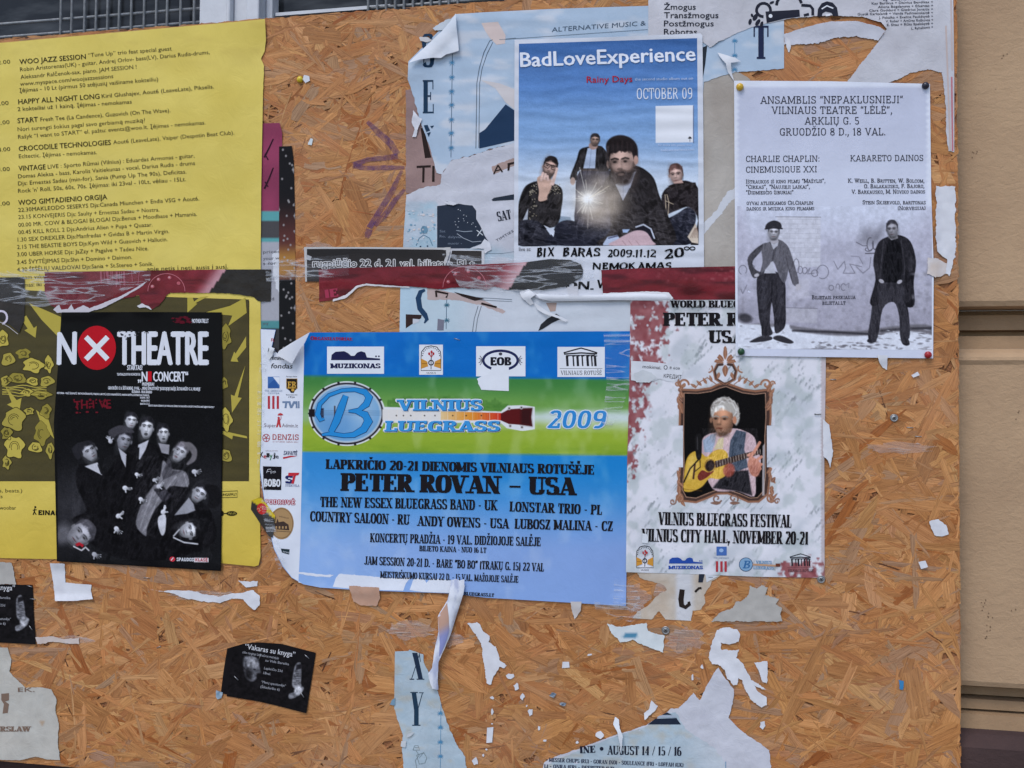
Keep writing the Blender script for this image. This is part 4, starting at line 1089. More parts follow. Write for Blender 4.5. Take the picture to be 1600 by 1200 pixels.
# lower band of the pale blue poster, between the red strips and the blue poster
pl = [(626, 425, .6), (760, 428), (992, 436), (986, 470), (984, 532), (624, 532)]
def c_low(x, y):
    c = mixc((186, 204, 214), (204, 208, 216), sm(700, 760, x) * .8 + .2 * fbm(x / 30, y / 14, 3))
    return mixc(c, (176, 202, 218), .7 * (1 - sm(640, 660, x)))
H = hfun(LAY(1) + .2, lambda x, y: .8 * (.5 + .5 * np.sin(y / 4 + x * .02)) * gauss(x, y, 880, 490, 80, 40), seed=27, amp=.25)
t3 = thing('pale_blue_poster', 'pale band of torn festival poster with a palm column, directly above the blue festival poster', 'poster', centre(pl), 'posters on the board')
sheet('paper', pl, c_low, M_PAPER, H, t3, step=5, seed=14)
ink = Ink()
ink.line([(664, 453), (657, 456), (653.5, 466), (656, 482), (664, 492), (667, 499), (663, 505)], [4, 7, 8.5, 8, 8, 6, 2], (40, 66, 96))
ink.line([(698, 468), (697, 514)], .9, (70, 96, 120))
for yy in (477, 501):
    for k in range(9):
        a = math.pi * (k / 8 * 1.5 - .25); ink.line([(698, yy), (698 + 5 * math.cos(a), yy - 4.4 * math.sin(a))], [1.4, .5], (70, 112, 130))
ink.poly([(684, 498), (694, 500), (693, 516), (683, 516)], (122, 122, 136))
ink.line([(747, 478), (741, 498), (738, 520)], .8, (90, 100, 112)).line([(752, 478), (746, 498), (743, 520)], .8, (90, 100, 112))
ink.line([(735, 464), (800, 468)], .8, (120, 130, 142)).line([(735, 468), (800, 471)], .7, (130, 140, 150))
ink.poly([(841, 517), (845, 507), (855, 498), (869, 490), (879, 497), (862, 505), (848, 514)], (44, 46, 50))
ink.poly([(634, 491), (659, 492), (658, 497), (640, 509), (634, 513)], (58, 44, 42)).poly([(645, 498), (656, 499), (654, 503), (645, 507)], (200, 204, 212), .03)
ink.poly([(853, 473), (870, 473), (868, 486), (860, 487)], (172, 150, 140))
ink.build('print_remains', t3, H)
pq = [(667, 449, 1), (684, 452, .8), (732, 463, 1.2), (758, 470, 1.2), (790, 487, .8), (786, 490, .8), (752, 477, 1.2), (720, 470, 1.2), (700, 468, .8), (678, 469, .8), (668, 468, .8)]
sheet('torn_window', pq, (190, 170, 166), M_OLD, lambda x, y: H(x, y) + .1, t3, step=5, seed=33)
ink = Ink()
ink.line([(681, 454), (682, 464)], 3, DB).line([(681, 455), (700, 459), (697, 465)], 3, DB).poly([(709, 456), (726, 460), (757, 467), (742, 470), (722, 463)], DB).line([(752, 474), (776, 480)], 3, DB)
ink.build('lettering', t3, H, .3)

# ---- old pale blue poster remains near the bottom
def c_pale3(x, y): return mixc(mixc((168, 188, 200), (184, 197, 206), fbm(x / 30, y / 9, 17)), (188, 178, 160), .5 * sm(.55, .8, fbm(x / 22, y / 10, 19)))
px = [(617, 1018), (638, 1017), (640, 1015, .6), (661, 1022, .8), (662, 1035, .8), (672, 1056, .8), (684, 1080, .8), (691, 1107, 1), (699, 1130, 1), (712, 1160, 1), (727, 1184, 1), (731, 1215), (632, 1215, 1), (628, 1172, 1.4), (630, 1150, 1.0), (620, 1120, .8), (616, 1106)]
H = hfun(LAY(0), lambda x, y: .5 * (.5 + .5 * np.sin(y / 3.5)) * gauss(x, y, 690, 1150, 40, 60), seed=61, amp=.2)
tx = thing('pale_blue_poster', 'pale blue torn strip with large letters X and Y, low on the bare board', 'poster', centre(px), 'posters on the board')
sheet('paper', px, c_pale3, M_OLD, H, tx, step=4, seed=62)
ink = Ink()
ink.poly([(644, 1020), (652, 1020), (661, 1062), (654, 1062)], (38, 52, 72)).line([(656, 1020), (643, 1061)], 1.0, (38, 52, 72)).rect(640, 1060.5, 647, 1062, (38, 52, 72)).rect(651, 1060.5, 663, 1062, (38, 52, 72)).line([(655, 1022), (657, 1034)], 1, (38, 52, 72))
ink.poly([(643, 1082), (650, 1082), (654, 1108), (654, 1133), (647, 1133), (647, 1110)], (38, 60, 80)).line([(660, 1083), (653, 1108)], 1.1, (38, 60, 80)).rect(641, 1081.3, 653, 1082.6, (38, 60, 80)).rect(655, 1081.8, 662, 1083, (38, 60, 80)).rect(644, 1132.5, 657, 1134, (38, 60, 80))
ink.line([(689, 1100), (688, 1200)], .8, BL)
for yy in (1115, 1137, 1160, 1182):
    for k in range(9):
        a = math.pi * (k / 8 * 1.5 - .25); ink.line([(688, yy), (688 + 5 * math.cos(a), yy - 4.4 * math.sin(a))], [1.5, .5], BL)
GYL = (120, 132, 134)
ink.line([(645, 1172), (648, 1165), (653, 1165), (656, 1172), (645, 1172)], .8, GYL).line([(648, 1168), (654, 1168)], .5, GYL).line([(650, 1173), (655, 1180), (649, 1188), (651, 1200)], .8, GYL).line([(651, 1180), (662, 1176), (667, 1184), (664, 1192), (655, 1194), (651, 1180)], .8, GYL).line([(662, 1176), (655, 1184)], .6, GYL)
ink.build('lettering', tx, H)
for k, q in enumerate(([(638, 1146, .8), (648, 1144, .6), (642, 1150, .8), (634, 1152, .8)], [(627, 1158, .8), (635, 1157, .6), (633, 1168, .8), (626, 1166, .6)])):
    sheet('curled_tatter', q, (196, 200, 204), M_PAPER, over(lambda x, y: .4 + 2.5 * vn(x / 6, y / 6, 3)), tx, step=3, seed=70 + k)

pw = [(845, 1215), (850, 1192, 1), (858, 1186, 1), (874, 1180, 1), (910, 1168, 1), (960, 1149, .8), (1010, 1133, .8), (1040, 1114, 1), (1048, 1107, 1), (1060, 1107, 1.2), (1074, 1094, 1.2), (1084, 1082, 1), (1089, 1090, 1), (1093, 1094, 1), (1104, 1072, 1), (1118, 1048, .8), (1123, 1043, .8), (1132, 1058, .8), (1147, 1078, 1), (1145, 1100, 1), (1138, 1122, 1), (1160, 1143, 1), (1190, 1163, 1), (1202, 1172, 1), (1206, 1215)]
H = hfun(LAY(0), lambda x, y: .8 * fbm(x / 18, y / 7, 88) + 1.0 * gauss(x, y, 1120, 1060, 20, 20), seed=71, amp=.25)
tw = thing('white_torn_poster', 'white torn poster remains with a pale blue corner printed AUGUST 14', 'poster', centre(pw), 'posters on the board')
sheet('paper', pw, c_torn, M_OLD, H, tw, step=4, seed=72)
ppz = [(848, 1214), (852, 1197, .8), (872, 1185, .8), (900, 1175, .8), (960, 1151, .8), (1010, 1135), (1044, 1114), (1056, 1113, 1), (1062, 1124, 1.6), (1070, 1138, 1.6), (1090, 1152, 2), (1112, 1166, 2), (1128, 1182, 1.6), (1136, 1200), (1138, 1214)]
sheet('printed_layer', ppz, lambda x, y: mixc(c_pale3(x, y), (206, 208, 214), sm(1050, 1120, x) * .6), M_OLD, lambda x, y: H(x, y) + .12, tw, step=5, seed=73)
ink = Ink(); NV = (36, 40, 54)
ink.poly([(1012, 1132), (1024, 1123), (1057, 1122), (1064, 1132)], (38, 46, 62)).poly([(1034, 1117), (1042, 1113), (1050, 1117)], (38, 46, 62)).poly([(1026, 1121), (1031, 1118), (1055, 1118), (1057, 1121)], (170, 180, 196))
slab(ink, 'INE', 906, 1177, 931, 1176, 11, NV, stem=.3, hair=.09, sw=.03)
ink.ell(940, 1170, 3, 3, NV)
slab(ink, 'AUGUST 14 / 15 / 16', 949, 1179, 1065, 1181, 14, NV, stem=.27, hair=.08, sw=.03)
slab(ink, '• MESSER CHUPS (RU) • GORAN (NO) • SOULEANCE (FR) • LOFFAH (UK)', 853, 1190, 1068, 1198.5, 6.2, (62, 68, 86), stem=.26, hair=.1, sw=.02)
slab(ink, 'L) • ONRA (FR) • DEEPSTEP (LT)', 850, 1200, 960, 1204, 6, (62, 68, 86), stem=.26, hair=.1, sw=.02)
ink.line([(1134, 1190), (1134, 1205)], 1, BL)
ink.build('lettering', tw, H, .28)
sheet('curled_tatter', [(961, 1120, .5), (967, 1124, .5), (968, 1138, .3), (973, 1150, .3), (972, 1166, .3), (967, 1182, .5), (969, 1165, .3), (965, 1145, .3), (958, 1132, .3)], (220, 224, 230), M_PAPER, over(lambda x, y: .5 + 5 * np.sin(np.clip((y - 1118) / 66, 0, 1) * 3.14)), tw, step=3)

# ---- white poster with bold word list, torn, top right
pz = [(1013, -40), (1489, -40), (1491, 120), (1491, 238, .8), (1482, 236, .8), (1478, 200, 1), (1477, 150, 1), (1472, 113, 1.2), (1450, 108, 1.2), (1420, 115, 1.2), (1400, 125, 1), (1380, 133), (1320, 133, 1), (1345, 100, 1.2), (1370, 68, 1), (1386, 45, 1), (1378, 36, 1), (1350, 27, 1), (1300, 24, 1), (1240, 28, 1), (1225, 31, 1), (1175, 42, 1), (1145, 55, 1), (1125, 64, 1.4), (1108, 74, 1.4), (1097, 66), (1080, 62), (1013, 62)]
H = hfun(LAY(2), lambda x, y: 1.2 * gauss(x, y, 1300, 26, 90, 8) + 2.0 * gauss(x, y, 1380, 40, 14, 10) + 1.5 * gauss(x, y, 1118, 66, 14, 10), seed=35, amp=.25)
def c_zm(x, y): return mixc((208, 208, 214), (192, 190, 196), fbm(x / 40, y / 40, 55))
tz = thing('white_poster', 'white torn poster with a bold four word list and black round emblem, at the top', 'poster', centre([(1250, 50)]), 'posters on the board')
sheet('paper', pz, c_zm, M_OLD, H, tz, step=6, seed=36)
ink = Ink(); DK = (40, 42, 54)
for s_, yb, x1 in (('Žmogus', 15, 1087), ('Transžmogus', 28, 1122.5), ('Postžmogus', 41, 1115)):
    sans(ink, s_, 1037.5, yb, x1, yb, 9.6, DK, bold=.028)
sans(ink, 'Robotas', 1037.5, 54, 1089, 54, 9.6, DK, bold=.028)
names = ('Kay Bartkus + Dainius Bendikas +', 'Aliona Bogdanova + Eikantas +', 'Clare Goddard + Giedrius Jonaitis +', 'Gustė Karkalaitė + Vanda Padimanskaitė +', 'J. Pakalka + Evelina Paukštytė +', 'V. Rober + Artūras Rožkovas +', 'E. Shau + Rūta Spelskytė +', 'L. Ryhelionis +')
xs = (1362, 1372, 1358, 1340, 1373, 1384, 1386, 1424)
for k, (s_, xx) in enumerate(zip(names, xs)):
    sans(ink, s_, xx, 7 + k * 5.6, 1458, 4.5 + k * 5.6, 3.9, (70, 72, 84), bold=.02)
sans(ink, 'ų Žaidimai', 1380, 1, 1440, -1, 3.9, (70, 72, 84), bold=.02)
ink.build('lettering', tz, H)
ink = Ink()
for cx, cy, r, a0, a1 in ((1193, 16, 11, 200, 380), (1233, 10, 20, 185, 345)):
    ink.line([(cx + r * math.cos(math.radians(a)), cy + r * math.sin(math.radians(a))) for a in np.linspace(a0, a1, 10)], 4.5, DK)
ink.line([(1193 + 11 * math.cos(math.radians(a)), 16 + 10 * math.sin(math.radians(a))) for a in np.linspace(90, 230, 8)], 4.5, DK)
ink.poly([(1196, 18), (1249, 15), (1250, 26), (1226, 29), (1198, 36)], DK).line([(1252, 8), (1266, 9), (1270, 14), (1270, 24)], 4.5, DK).line([(1256, 24), (1264, 22)], 4, DK)
ink.poly([(1277, 26), (1278, 14), (1284, 5), (1292, 2), (1301, 4), (1308, 12), (1310, 25), (1302, 25), (1299, 20), (1290, 18), (1285, 21), (1284, 26)], DK).line([(1284, 14), (1292, 9), (1302, 13)], 2, (222, 224, 230), .04).line([(1290, 24), (1297, 23)], 3, (222, 224, 230), .04)
for cx, cy, rx, ry, a in ((1180, 27, 3.5, 6, .5), (1172, 34, 2.6, 5, .2), (1184, 35, 3, 6, .6), (1175, 24, 2, 3, -.3), (1190, 38, 2.4, 5, .3), (1206, 4, 4, 2, -.4), (1204, 25, 3, 3, 0)):
    ink.ell(cx, cy, rx, ry, DK if (cx, cy) != (1204, 25) else (222, 224, 230), .03, 14, a)
ink.build('emblem', tz, H)
ink = Ink()
for a, b_, col in (((1478, 40), (1485, 235), (196, 178, 172)), ((1487, 120), (1488.5, 236), (190, 120, 128)), ((1486, 0), (1488, 110), (196, 180, 178))):
    ink.line([a, b_], 2.5, col)
ink.build('worn_edge', tz, H, .06)
sheet('torn_flap', [(1225, 53, 1.2), (1260, 42, .8), (1300, 33, .8), (1340, 33, .8), (1374, 42, .8), (1383, 48, .6), (1372, 64, 1.4), (1340, 57, 1.4), (1310, 58, 1.4), (1270, 69, 1.4), (1225, 70, 1)], c_torn, M_OLD, over(lambda x, y: .3 + 2.2 * gauss(x, y, 1300, 40, 90, 12)), tz, step=5, seed=37)
sheet('curled_tatter', [(1121, 82, .4), (1148, 90, .4), (1158, 96, .4), (1142, 98, .3), (1143, 112, .3), (1147, 127), (1137, 112, .3), (1134, 99, .3), (1126, 90, .3)], (222, 224, 230), M_PAPER, over(lambda x, y: .6 + 4.5 * gauss(x, y, 1138, 95, 16, 16)), tz, step=3, seed=39)

# ---- yellow programme
YEL = (206, 190, 92)
def yz(px_, py_): return px_ / 2.609, py_ / 2.609
def c_yel(x, y):
    c = mixc((228, 207, 108), (212, 189, 86), fbm(x / 70, y / 50, 61))
    c = mixc(c, (206, 176, 64), sm(700, 900, y) * .8)
    c = mixc(c, (186, 160, 78), .5 * sm(.6, .8, fbm(x / 50, y / 20, 63)) * (1 - sm(30, 130, y)))
    return c
py_ = [(-60, 72), (0, 67), (200, 49), (380, 33), (414, 29.5), (415.5, 62), (413.5, 80), (408, 91, .5), (412.5, 103, .5), (411, 140), (408, 300), (407, 470), (409, 600), (406, 760), (407, 870), (404, 883), (398, 885), (345, 880), (200, 876), (0, 872), (-60, 870)]
def hf_yel(x, y):
    return 2.2 * gauss(x, y, 412, 34, 26, 24) + 2.5 * gauss(x, y, 402, 880, 18, 22) + 1.6 * (fbm(x / 60 + y / 260, y / 300, 66, 3)) * (1 - sm(420, 470, y)) + .9 * (fbm(x / 30, y / 30, 69, 2))
H = hfun(LAY(2) + .2, hf_yel, amp=.15, seed=67)
ty = thing('yellow_programme', 'big yellow club programme poster with dense black listings, at the left edge of the board', 'poster', centre([(190, 450)]), 'posters on the board')
sheet('paper', py_, c_yel, M_YELLOW, H, ty, step=5, seed=68)
TX = (66, 60, 38)
heads = Ink(); body = Ink()
def yl(s_, x0, y0, x1, y1, b=False):
    a = yz(x0, y0); c = yz(x1, y1)
    if b:
        hd = Ink(); sans(hd, s_, a[0], a[1], c[0], c[1], 8.2, (46, 42, 27), bold=.026); hd.build('heading', ty, H, .2); return
    sans(body, s_, a[0], a[1], c[0], c[1], 8.2 if b else 6.6, TX, bold=.03 if b else .004)
for q in (('WOO JAZZ SESSION', 80, 262, 350, 240), ('HAPPY ALL NIGHT LONG', 75, 425, 406, 402), ('START', 72, 502, 155, 496), ('CROCODILE TECHNOLOGIES', 77, 616, 452, 590), ('VINTAGE', 76, 696, 186, 690), ('WOO GIMTADIENIO ORGIJA', 75, 836, 437, 812)): yl(*q, b=True)
for q in (('“Tune Up” trio feat special guest', 360, 233, 700, 205), ('Robin Aristorenas(UK) - guitar, Andrej Orlov- bass(LV), Darius Rudis-drums,', 82, 291, 855, 220),
    ('Aleksandr Ralčenok-sax, piano. JAM SESSION !', 84, 322, 557, 280), ('www.myspace.com/woojazzsessions', 82, 350, 462, 318), ('Įėjimas - 10 Lt (pirmus 50 atėjusių vaišiname kokteiliu)', 80, 377, 645, 330),
    ('Kiril Glushajev, Aout6 (LeaveLate), Pikselis.', 415, 400, 872, 360), ('2 kokteiliai už 1 kainą. Įėjimas - nemokamas', 72, 453, 537, 422), ('Fresh Tee (La Candence), Guzovich (On The Wave).', 165, 495, 695, 457),
    ('Nori surengti šokius pagal savo gerbiamą muziką?', 72, 535, 592, 498), ('Rašyk “I want to START” el. paštu: events@woo.lt. Įėjimas - nemokamas.', 74, 566, 838, 507), ('Aout6 (LeaveLate), Vaiper (Despotin Beat Club).', 462, 588, 955, 548),
    ('Ecltectic. Įėjimas - nemokamas.', 77, 645, 395, 628), ('LIVE : Sporto Rūmai (Vilnius) : Eduardas Armonas - guitar,', 195, 688, 793, 642), ('Domas Aleksa - bass, Karolis Vaitiekunas - vocal, Darius Rudis - drums', 74, 727, 795, 672),
    ('Djs: Ernestas Sadau (min-for), Sania (Pump Up The 90s), Deficitas.', 74, 756, 760, 707), ("Rock 'n' Roll, 50s, 60s, 70s. Įėjimas: iki 23val - 10Lt, vėliau - 15Lt.", 74, 786, 758, 738),
    ('22.30MAKLEODO SESERYS Djs:Canada Miunchen + Endis VSG + Aout6.', 75, 864, 812, 817), ('23.15 KONVEJERIS Djs: Saulty + Ernestas Sadau + Nostra.', 75, 893, 650, 862), ('00.00 MR. COW & BLOGAI BLOGAI Djs:Benua + Moodbase + Mamania.', 75, 925, 803, 880),
    ('00.45 KILL ROLL 2 Djs:Andrius Alien + Pupa + Quazar.', 75, 955, 622, 923), ('1.30 SEX DREXLER Djs:Manfredas + Gvidas B + Martin Virgin.', 72, 985, 690, 950), ('2.15 THE BEASTIE BOYS Djs:Kym Wild + Guzovich + Hallucin.', 70, 1015, 683, 983),
    ('3.00 UBER HORSE Djs: JaZzy + Pagalve + Tadeu Nice.', 70, 1045, 605, 1020), ('3.45 ŠVYTĖJIMAS Djs:Shn + Domino + Daimon.', 70, 1077, 538, 1055), ('4.30 ŠEŠĖLIŲ VALDOVAI Djs:Sania + St.Stereo + Sonik.', 70, 1107, 625, 1083),
    ('apie netis į neti, ausis į ausį.', 600, 1104, 930, 1094), ('vienam vakarui', 60, 1140, 210, 1133), ('Įėjimas: iki 23', 62, 1171, 200, 1165),
    ('22.00', -25, 264, 42, 259), ('22.00', -32, 432, 35, 427), ('22.00', -27, 510, 39, 505), ('24.00', -24, 620, 42, 615), ('23.00', -26, 700, 40, 696), ('15.00', -26, 840, 40, 836)): yl(*q)
body.build('listings', ty, H, .2)
# dark picture panel with arrows in the lower half of the yellow poster
pd = [(-60, 448), (200, 462), (389, 468), (389.5, 560), (388, 752), (200, 752), (-60, 752)]
def c_dark(x, y): return mixc((84, 74, 36), (58, 52, 28), .6 * (.5 + .5 * np.sin(y * 2.1)) * .4 + .6 * fbm(x / 50, y / 60, 71))
sheet('printed_panel', pd, c_dark, M_YELLOW, lambda x, y: H(x, y) + .1, ty, step=7, seed=72)
AY = (182, 165, 74); ink = Ink()
def z2(px_, py_): return (px_ / 2.309, py_ / 2.309 + 400)
for pts in ([(105, 170), (220, 220), (218, 300), (150, 230)], [(75, 225), (95, 215), (122, 260), (133, 252), (128, 295), (88, 268), (100, 262)],
            [(752, 145), (722, 148), (700, 165), (695, 150), (676, 150), (676, 205), (712, 172), (705, 170)], [(885, 150), (890, 205), (823, 253), (838, 215), (735, 205), (830, 180)],
            [(888, 290), (888, 330), (855, 370), (860, 382), (832, 380), (845, 345), (850, 352)], [(885, 395), (858, 510), (872, 512), (837, 565), (833, 500), (846, 505), (868, 440)],
            [(800, 630), (890, 650), (892, 658), (840, 648), (838, 662), (800, 640)], [(130, 555), (175, 590), (196, 660), (150, 610)], [(20, 470), (60, 520), (78, 512), (70, 560), (25, 536), (42, 528)]):
    ink.poly([z2(*p) for p in pts], AY)
YB = (192, 174, 80); OL = (60, 54, 30)
def doodle(u, v, ru, rv, seed, n=26):
    r = random.Random(seed); ph = r.uniform(0, 6); lob = r.choice((3, 4, 5))
    P_ = [z2(u + ru * math.cos(t) * (1 + .22 * math.sin(lob * t + ph)), v + rv * math.sin(t) * (1 + .18 * math.cos((lob - 1) * t + ph))) for t in [2 * math.pi * k / n for k in range(n)]]
    ink.poly(P_, (YB, (172, 156, 72), (150, 136, 60))[seed % 3], .02); ink.line(P_, .9, OL, .1, closed=True)
    for q in range(3):
        a0 = r.uniform(0, 6.3); ink.line([z2(u + ru * (.2 + .16 * q) * math.cos(a0 + t), v + rv * (.2 + .16 * q) * math.sin(a0 + t)) for t in np.linspace(0, r.uniform(2, 4.5), 9)], .9, OL, .1)
for k, (u, v, ru, rv) in enumerate(((10, 300, 22, 30), (28, 372, 24, 26), (62, 440, 34, 22), (120, 395, 38, 26), (168, 452, 26, 20), (84, 352, 24, 18), (118, 452, 22, 16), (20, 450, 20, 18), (150, 500, 34, 16), (96, 492, 22, 14), (50, 590, 40, 40), (24, 640, 20, 24), (52, 690, 34, 42), (24, 745, 16, 24), (150, 640, 26, 40), (128, 690, 24, 22), (180, 700, 14, 30), (165, 560, 20, 26), (176, 390, 16, 30), (105, 560, 18, 14), (812, 290, 22, 42), (815, 590, 22, 40), (815, 720, 22, 26), (810, 460, 12, 20))):
    doodle(u, v, ru, rv, k)
for k in range(5): ink.line([z2(8 + t * 32, 470 + 8 * k + 4 * math.sin(t * 2 + k)) for t in np.linspace(0, 5, 12)], 1.2, YB, .05)
ink.line([(389, 470), (388.5, 752)], .8, (40, 36, 20))
ink.build('arrow_pattern', ty, H, .25)
ink = Ink()
for s_, x0, y0, x1 in (('(minimal sounds, beats.)', -150, 852, 80), ('vakarais', -60, 873, 9), ('myspace.com/woobar', -110, 914, 58)):
    a = z2(x0, y0); c = z2(x1, y0 + 1); sans(ink, s_, a[0], a[1], c[0], c[1], 6, TX)
slab(ink, 'EINAM', *z2(137, 934), *z2(222, 936), 7.5, (30, 28, 20), stem=.24, hair=.22, serif=False)
a = z2(125, 906); ink.ell(a[0] + 1, a[1], 1.6, 1.6, (30, 28, 20)).line([(a[0], a[1] + 2), (a[0] - .5, a[1] + 7), (a[0] - 2.5, a[1] + 12)], 1.6, (30, 28, 20)).line([(a[0] - .5, a[1] + 7), (a[0] + 2.5, a[1] + 12)], 1.4, (30, 28, 20)).line([(a[0] - 3, a[1] + 5), (a[0] + 3, a[1] + 4)], 1.2, (30, 28, 20))
q = [z2(797, 850), z2(857, 847), z2(857, 870), z2(797, 872)]; ink.line(q, .8, (40, 36, 22), closed=True); sans(ink, 'UNGAFM.LY', *z2(799, 866), *z2(855, 864), 4.2, (40, 36, 22), bold=.02)
c = z2(836, 929); ink.ell(c[0], c[1], 8.5, 3.8, (40, 36, 22)); sans(ink, 'Wi-Fi', c[0] - 6, c[1] + 1.7, c[0] + 6, c[1] + 1.7, 3.6, (190, 174, 80), lift=.1); ink.ell(*z2(802, 929), 2.5, 4, (40, 36, 22)).line([z2(806, 929), z2(818, 929)], 1.5, (40, 36, 22))
ink.build('small_print', ty, H)

# ---- the red and black torn strips under clear tape
def c_red(x, y):
    c = mixc((98, 24, 32), (138, 42, 52), fbm(x / 24, y / 16, 81))
    c = mixc(c, (66, 16, 22), .7 * sm(.5, .75, fbm(x / 60, y / 9, 83)))
    return c
def red_detail(ink, cx, cy, r, sgn=1):
    ink.line([(cx + r * math.cos(t), cy + .95 * r * math.sin(t)) for t in np.linspace(math.pi, 2 * math.pi, 16)], 1.0, (188, 110, 118))
    for a in (200, 238, 282, 325): 
        bx, by = cx + r * .8 * math.cos(math.radians(a)), cy + r * .75 * math.sin(math.radians(a))
        ink.ell(bx, by, 3, 2.8, (176, 92, 100), .02, 12).ell(bx - .5, by - .5, 1.4, 1.3, (206, 160, 164), .04, 8)
def strip_h(): return hfun(0, lambda x, y: .9 * fbm(x / 22, y / 12, 90, 3) + 1.0 * gauss(x, y, 355, 470, 20, 10), seed=91, amp=.3)
HS = strip_h()
t = thing('torn_red_strip', 'torn red and black poster strip taped across the yellow programme', 'poster strip', centre([(210, 447)]), 'torn strips under clear tape')
pr = [(69, 425), (347, 421), (424, 421), (423, 471, 1), (408, 471, 1.2), (392, 463, 1.0), (355, 458, .6), (290, 457, 1), (266, 457, 1.6), (250, 475, 1.6), (238, 483, 1.4), (220, 474, 1), (218, 462, 1), (175, 470, .8), (140, 484, .8), (90, 485, 1), (78, 475, 1), (70, 458, 1)]
def c_red1(x, y):
    c = c_red(x, y)
    c = mixc(c, (214, 168, 176), .85 * sm(-26, 0, x - (350 - (y - 422) * .72)) )
    blk = (x > 352 - (y - 422) * .72)
    c[blk] = mixc((34, 30, 28), (52, 48, 44), fbm(x / 20, y / 20, 7))[blk]
    return c
sheet('paper', pr, c_red1, M_STRIP, HS, t, step=2.6, seed=92)
ink = Ink(); red_detail(ink, 260, 455, 29)
slab(ink, 'ED', 92, 470, 124, 466, 14, (110, 26, 38), serif=False, stem=.3)
for k in range(14):
    r = random.Random(k + 5); x0 = r.uniform(150, 220); ink.line([(x0, 424), (x0 + r.uniform(-2, 2), 424 + r.uniform(6, 26))], r.uniform(.8, 3), (156, 84, 96))
ink.build('print_remains', t, HS)
sheet('white_torn_edge', [(83, 484, .8), (92, 476, 1), (96, 484, 1), (106, 483), (112, 475, 1), (116, 484, 1), (130, 477, .8), (140, 482, .8), (160, 474, .6), (190, 462, .5), (215, 448, .5), (232, 437, .4), (222, 447, .5), (196, 463, .6), (166, 479, .8), (138, 488, .8), (90, 489, .8)], (204, 198, 204), M_PAPER, lambda x, y: HS(x, y) + .3, t, step=4, seed=95)
sheet('white_torn_edge', [(214, 478, .6), (222, 474, .6), (233, 479, .6), (237, 484, .6), (228, 480, .5), (218, 481, .5)], (214, 212, 216), M_PAPER, lambda x, y: HS(x, y) + .3, t, step=4, seed=96)
# black strip at the far left
pk = [(-60, 434), (38, 433, .6), (39, 462), (38, 500), (30, 520, .8), (14, 506, 1), (0, 499, 1), (-60, 480, 1)]
def c_blk(x, y): return mixc((32, 29, 28), (56, 50, 48), fbm(x / 25, y / 14, 97))
t = thing('torn_black_strip', 'torn glossy black poster strip with a white letter, left of the red strip', 'poster strip', centre([(5, 470)]), 'torn strips under clear tape')
HS = strip_h()
sheet('paper', pk, c_blk, M_STRIP, HS, t, step=4, seed=98)
ink = Ink(); ink.line([(2 + 9 * math.cos(a), 496 + 10 * math.sin(a)) for a in np.linspace(-2.0, 1.4, 12)], 3.2, (208, 200, 214)); ink.line([(-12, 487), (2, 486)], 3, (208, 200, 214)); ink.line([(0, 503), (14, 511), (28, 522)], 1, (190, 184, 184)); ink.build('letter', t, HS)

# ---- band poster with four men
pb4 = [(804, 62), (950, 58), (1094, 52), (1097.5, 55), (1099, 200), (1100, 400), (1100, 440), (960, 442), (803, 440)]
def hf_band(x, y):
    w = np.sin(y / 3.1 + .9 * np.sin(x / 37.) + 4 * vn(x / 60, y / 30, 101))
    w2 = np.sin(y / 5.2 - x / 60 + 3 * vn(x / 90, y / 40, 102))
    return .8 * (.5 + .5 * w) * (.25 + .75 * vn(x / 50, y / 25, 103)) + .6 * (.5 + .5 * w2) + .9 * vn(x / 45, y / 22, 104)
H = hfun(LAY(3) + .3, hf_band, amp=.1, seed=105)
def c_white(x, y): return mixc((214, 218, 228), (204, 207, 216), fbm(x / 40, y / 25, 111))
tb = thing('band_poster', 'rippled blue band poster with a photograph of four men and handwriting below', 'poster', centre([(950, 240)]), 'posters on the board')
sheet('paper', pb4, c_white, M_GLOSS, H, tb, step=3.4, seed=106)
def bz(u, v): return (780 + u / 2.5, v / 2.5)
def bq(u, v): return (800 + u / 5.161, 190 + v / 5.161)
P = Paint([bz(77, 171), bz(773, 149), bz(780, 957), bz(74, 963)], .9)
def skyf(x, y):
    c = mixc((66, 106, 164), (92, 134, 192), sm(60, 130, y)); c = mixc(c, (130, 166, 210), sm(125, 200, y)); c = mixc(c, (206, 216, 230), sm(200, 300, y))
    c = mixc(c, (74, 110, 162), .35 * sm(.5, .8, fbm(x / 70, y / 22, 5)) * (1 - sm(150, 220, y)))
    return c
P.fill(skyf)
BLK = (28, 25, 26)
pq_ = lambda *pp: [bq(*p) for p in pp]
# far building
P.poly(pq_((350, 800), (370, 760), (470, 770), (480, 800), (520, 810), (520, 870), (340, 870)), (120, 140, 160), .7)
# standing man behind
P.poly(pq_((545, 400), (800, 400), (830, 560), (830, 850), (530, 850), (515, 640)), (44, 42, 52), 1, 1.5, True)
P.poly(pq_((600, 205), (545, 230), (520, 310), (470, 440), (480, 470), (520, 470), (550, 390), (770, 400), (790, 300), (740, 215), (700, 195)), BLK, 1, 1.5, True)
P.poly(pq_((610, 215), (680, 200), (670, 378), (575, 378)), (176, 190, 214), 1, 1.2); P.line(pq_((640, 215), (625, 375)), .8, (130, 145, 172)); P.poly(pq_((560, 378), (690, 378), (690, 398), (555, 398)), (60, 52, 52), 1, 1)
P.ell(*bq(490, 480), 4, 6, (186, 160, 150)); P.ell(*bq(655, 195), 7, 6, (170, 140, 130))
P.face(*bq(670, 150), 14, 17.5, .05, (190, 158, 142), (30, 26, 28), .1, beard=.3, hairtop=.5)
